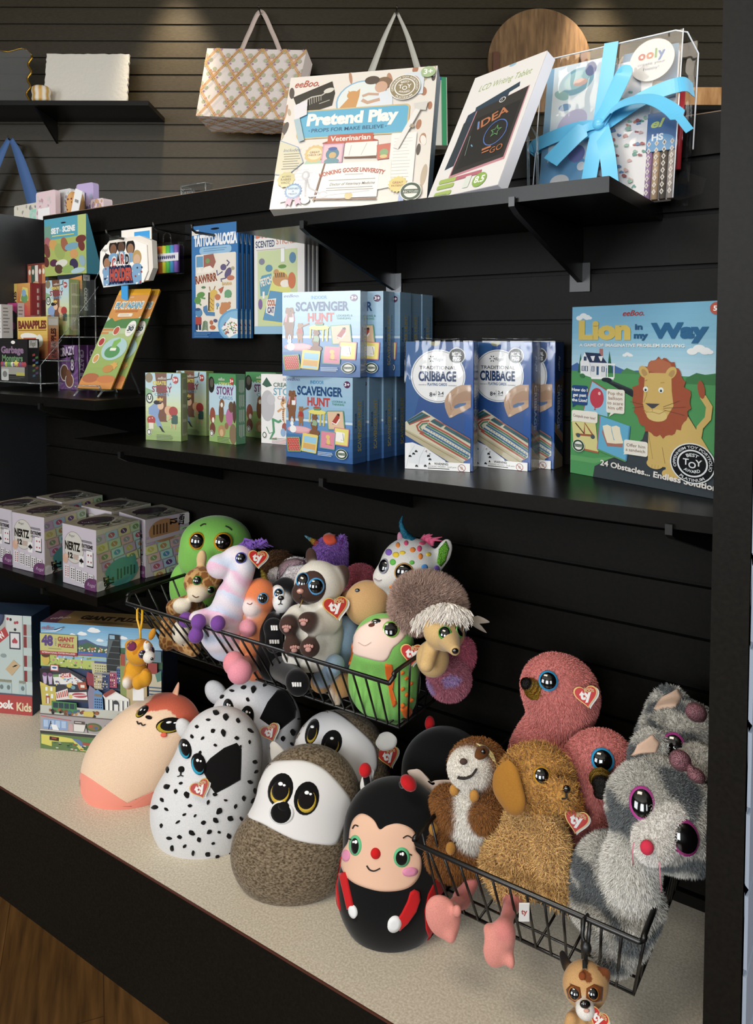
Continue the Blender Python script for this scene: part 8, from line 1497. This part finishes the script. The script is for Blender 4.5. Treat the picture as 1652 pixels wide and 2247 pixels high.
def on_quad(A, q, lift):                                  # print stretched over a four-sided panel
    n = N(np.cross(q[1]-q[0], q[3]-q[0])); W_, H_ = A.w*A.u, A.h*A.u
    for i, (P, Fs, c) in enumerate(A.items):
        V = []
        for x, y in P: u, v = x/W_, y/H_; V.append((q[0]*(1-u)+q[1]*u)*(1-v)+(q[3]*(1-u)+q[2]*u)*v+n*(lift+i*.00002))
        b.add(V, Fs, [c]*len(P))
on_quad(A, fr, .0006); on_quad(A, [bk[0], bk[1], fr[1], fr[0]], .0006); fpart(b, 'bag_body', 'cloth', t)
b = MB('#d4c0b4'); c = curve([FW(-.60, 3.40, 2.325)-O, FW(-.575, 3.45, 2.42)-O, FW(-.53, 3.5, 2.535)-O, FW(-.47, 3.45, 2.42)-O, FW(-.43, 3.40, 2.32)-O]); V, Fs = ribbon(c, .020, list(np.tile(-AY, (len(c), 1)))); b.smooth = True; b.add(V, Fs); fpart(b, 'bag_handle', 'cloth', t)
t = thing('tote_bag', 'cream tote with green and blue stripes hanging behind the vet set', 'bag', FW(.1, 3.44, 1.95)); O = FW(.1, 3.44, 1.95); b = MB('#dcd8cc'); q = [FW(-.13, 3.36, 1.90)-O, FW(.31, 3.36, 1.90)-O, FW(.31, 3.42, 2.215)-O, FW(-.12, 3.42, 2.235)-O]; q2 = [p+AY*.07 for p in q]; b.add(q+q2, [(0, 1, 2, 3), (5, 4, 7, 6), (4, 5, 1, 0), (1, 5, 6, 2), (4, 0, 3, 7), (3, 2, 6, 7)]); A = Art(44, 32)
for x in (3, 8): A.rect(x, 30, 3, 3, '#2f5a9a')
for i in range(11): A.rect(1+i*4, 30.5, 1.6, 1.5, '#2f5ab0')
for x in (36.5, 41.5): A.rect(x, 0, 2.2, 32, '#3f9a68')
on_quad(A, q, .0006); fpart(b, 'bag_body', 'cloth', t); b = MB('#d0ccc0'); b.smooth = True
for p in ([FW(-.03, 3.42, 2.23), FW(.03, 3.46, 2.40), FW(.082, 3.5, 2.53)], [FW(.092, 3.5, 2.53), FW(.14, 3.46, 2.40), FW(.19, 3.42, 2.22)]): c = curve([x-O for x in p]); V, Fs = ribbon(c, [.012+.020*abs(.0 if True else 0)+.018*(i/(len(c)-1) if p[0][2] > 2.4 else 1-i/(len(c)-1)) for i in range(len(c))], list(np.tile(-AY, (len(c), 1)))); b.add(V, Fs)
fpart(b, 'bag_handle', 'cloth', t)
for i, (x, lab) in enumerate(((-.53, 'peg hook on the far wall holding the patterned tote'), (.087, 'peg hook on the far wall holding the cream tote'), (-1.66, 'peg hook on the far wall holding the blue strapped bag'))):
    z = 2.525 if i < 2 else 1.945; t = thing('peg_hook', lab, 'hook', FW(x, WL, z)); b = MB(); b.tube([-AY*.002, -AY*.10, -AY*.11+AZ*.012], .003, 8); fpart(b, 'prong', 'wire', t)
t = thing('tote_bag', 'bag with a folded blue strap hanging at the left edge behind the display', 'bag', FW(-1.62, 3.44, 1.55)); O = FW(-1.62, 3.44, 1.55); b = MB('#4a6a9c'); b.smooth = True
for p in ([FW(-1.655, 3.46, 1.95), FW(-1.61, 3.45, 1.85), FW(-1.535, 3.45, 1.60)], [FW(-1.665, 3.46, 1.95), FW(-1.72, 3.45, 1.83), FW(-1.82, 3.45, 1.60)]): c = curve([x-O for x in p]); V, Fs = ribbon(c, [.02+.045*i/(len(c)-1) for i in range(len(c))], list(np.tile(-AY, (len(c), 1)))); b.add(V, Fs)
fpart(b, 'bag_strap', 'cloth', t); b = MB('#4a6490'); b.obox(FW(-1.68, 3.46, 1.50)-O, AX, AY, AZ, .2, .03, .10); fpart(b, 'bag_body', 'cloth', t)
# boards
t = thing('cutting_board', 'round wooden board with dark handles hanging on the far wall', 'board', FW(.735, 3.5, 2.315)); O = FW(.735, 3.5, 2.315); b = MB(); b.prism(ellpts(0, 0, .232, .232, 0, 64), (0, 0, 0), AX, AZ, -.012, .012); fpart(b, 'board_disc', 'wood', t)
for x in (-.198, .198): b = MB(); b.obox(AX*x-AY*.02-AZ*.03, AX, AY, AZ, .014, .012, .062); fpart(b, 'board_handle', 'wooddk', t)
t = thing('cutting_board', 'pale rectangular wooden board standing on the right far wall shelf', 'board', FW(1.5, 3.42, 2.0605)); b = MB(); O = FW(1.5, 3.42, 2.0605); slab(b, FW(1.20, 3.42, 2.061)-O, .58, .118, .02, .1, 0); fpart(b, 'board_slab', 'woodlt', t)
# things on a plinth behind the unit
pl = thing('display_plinth', 'black display plinth behind the slatwall unit, only its goods in view', 'plinth', (-1.9, 1.45, 0)); b = MB(); b.box(-.7, -.13, 0, .62, .22, 1.388); b.build('plinth_body', 'panel', pl)
def soft_pack(b, x, y, w, h, t, col, spots=None, seed=0):
    pr = []
    for cx, cy, a0 in ((w-.008, .008, -PI/2), (w-.008, h-.008, 0), (.008, h-.008, PI/2), (.008, .008, PI)): pr += [(cx+.008*math.cos(a0+PI/2*i/4), cy+.008*math.sin(a0+PI/2*i/4)) for i in range(5)]
    b.col = col; b.prism(pr, (x, y, 0), (1, 0, 0), (0, 0, 1), -t, 0); A = Art(w*100, h*100); r = random.Random(seed)
    for i in range(26 if spots else 0): A.ell(r.uniform(.6, w*100-.6), r.uniform(.6, h*100-.6), r.uniform(.3, .8), r.uniform(.2, .7), r.choice(spots), r.uniform(0, 3))
    b.art(A, (x, y, 0), (1, 0, 0), (0, 0, 1)); return b
ZP = 1.3885
for x, y, w_, h_, col, sp, lab in ((-2.36, 1.385, .16, .085, '#d8d2c4', ('#8a9098', '#b8b4a8', '#a8a89a'), 'cream patterned pouch at the left edge on top of the plinth'), (-2.215, 1.35, .05, .055, '#9ad0bc', ('#c8e6da',), 'mint green pouch in front of the patterned pouches'), (-2.13, 1.37, .10, .105, '#cfcfcf', ('#8a90a0', '#a8a8b8'), 'grey flower patterned pouch behind the pale tagged pouch'), (-2.155, 1.335, .10, .098, '#e0c8cc', ('#e8dcd8', '#d8a8b4'), 'pale pink clear pouch with a white price label'), (-2.03, 1.36, .045, .092, '#e0e0d8', None, 'plain white card box at the right of the pouches')):
    o = single(soft_pack(MB(), 0, 0, w_, h_, .025 if col == '#e0e0d8' else .016, col, sp, int(-x*100)), 'pouch', 'card', (x, y, ZP), 0, lab, 'pouch', 'pouches on the plinth')
    if 'label' in lab: b = MB('#ececec'); b.box(.012, -.0015, .004, .072, -.0006, .048); b.build('price_label', 'card', o)
t = thing('headband_roll', 'two rolled tan headbands with a white barcode tag on the plinth', 'hair accessory', (-1.985, 1.345, ZP)); 
for i, x in enumerate((.0, .026)):
    b = MB('#c89a62'); b.ell((x, 0, .042), (.017, .02, .044), None, 16, 12); o = b.build('roll', 'cloth', t)
    b = MB('#7a3a4a')
    for k in range(5): b.ell((x+random.uniform(-.006, .006), -.0175, .02+k*.010), (.003, .003, .003), None, 8, 6)
    b.build('flower_print', 'cloth', o)
b = MB('#ececec'); b.obox((.060, -.028, .046), N([.94, 0, -.34]), (0, 1, 0), N([.34, 0, .94]), .017, .0006, .034); A = Art(2, 1, '#ececec')
for k in range(9): A.rect(.1+k*.2, .1, .08+.06*(k % 2), .8, '#444444')
b.art(A, (.050, -.0288, .046), N([.94, 0, -.34]), N([.34, 0, .94])); b.build('barcode_tag', 'card', t)
o = single(soft_pack(MB(), 0, 0, .075, .118, .02, '#b4a4cc', ('#8a7ab8', '#a8b8d8', '#c8a8c8', '#e0d8e8'), 3), 'pouch', 'cloth', (-2.030, 1.388, ZP), R(4), 'tall lilac patterned pouch behind the rolled headbands', 'pouch', 'pouches on the plinth')
single(soft_pack(MB(), 0, 0, .060, .058, .03, '#d8c4c8', ('#b898b8', '#d8a878'), 5), 'pouch', 'cloth', (-1.925, 1.362, ZP), 0, 'small pink patterned pouch right of the rolled headbands', 'pouch', 'pouches on the plinth')
t = thing('sign_holder', 'clear acrylic sign holder peeking over the top of the slatwall', 'sign holder', (-1.475, 1.355, ZP)); b = MB(); b.box(-.045, -.012, 0, .045, .012, .048); b.build('holder_block', 'acrylic', t); b = MB()
for p in ([(-.045, -.012, 0), (-.045, -.012, .048), (-.045, .012, .048)], [(.045, -.012, 0), (.045, -.012, .048), (.045, .012, .048)], [(-.045, -.012, .048), (.045, -.012, .048)], [(-.045, -.012, .02), (.045, -.012, .02)]): b.tube(p, .0016, 6)
b.build('holder_edges', 'acedge', t)
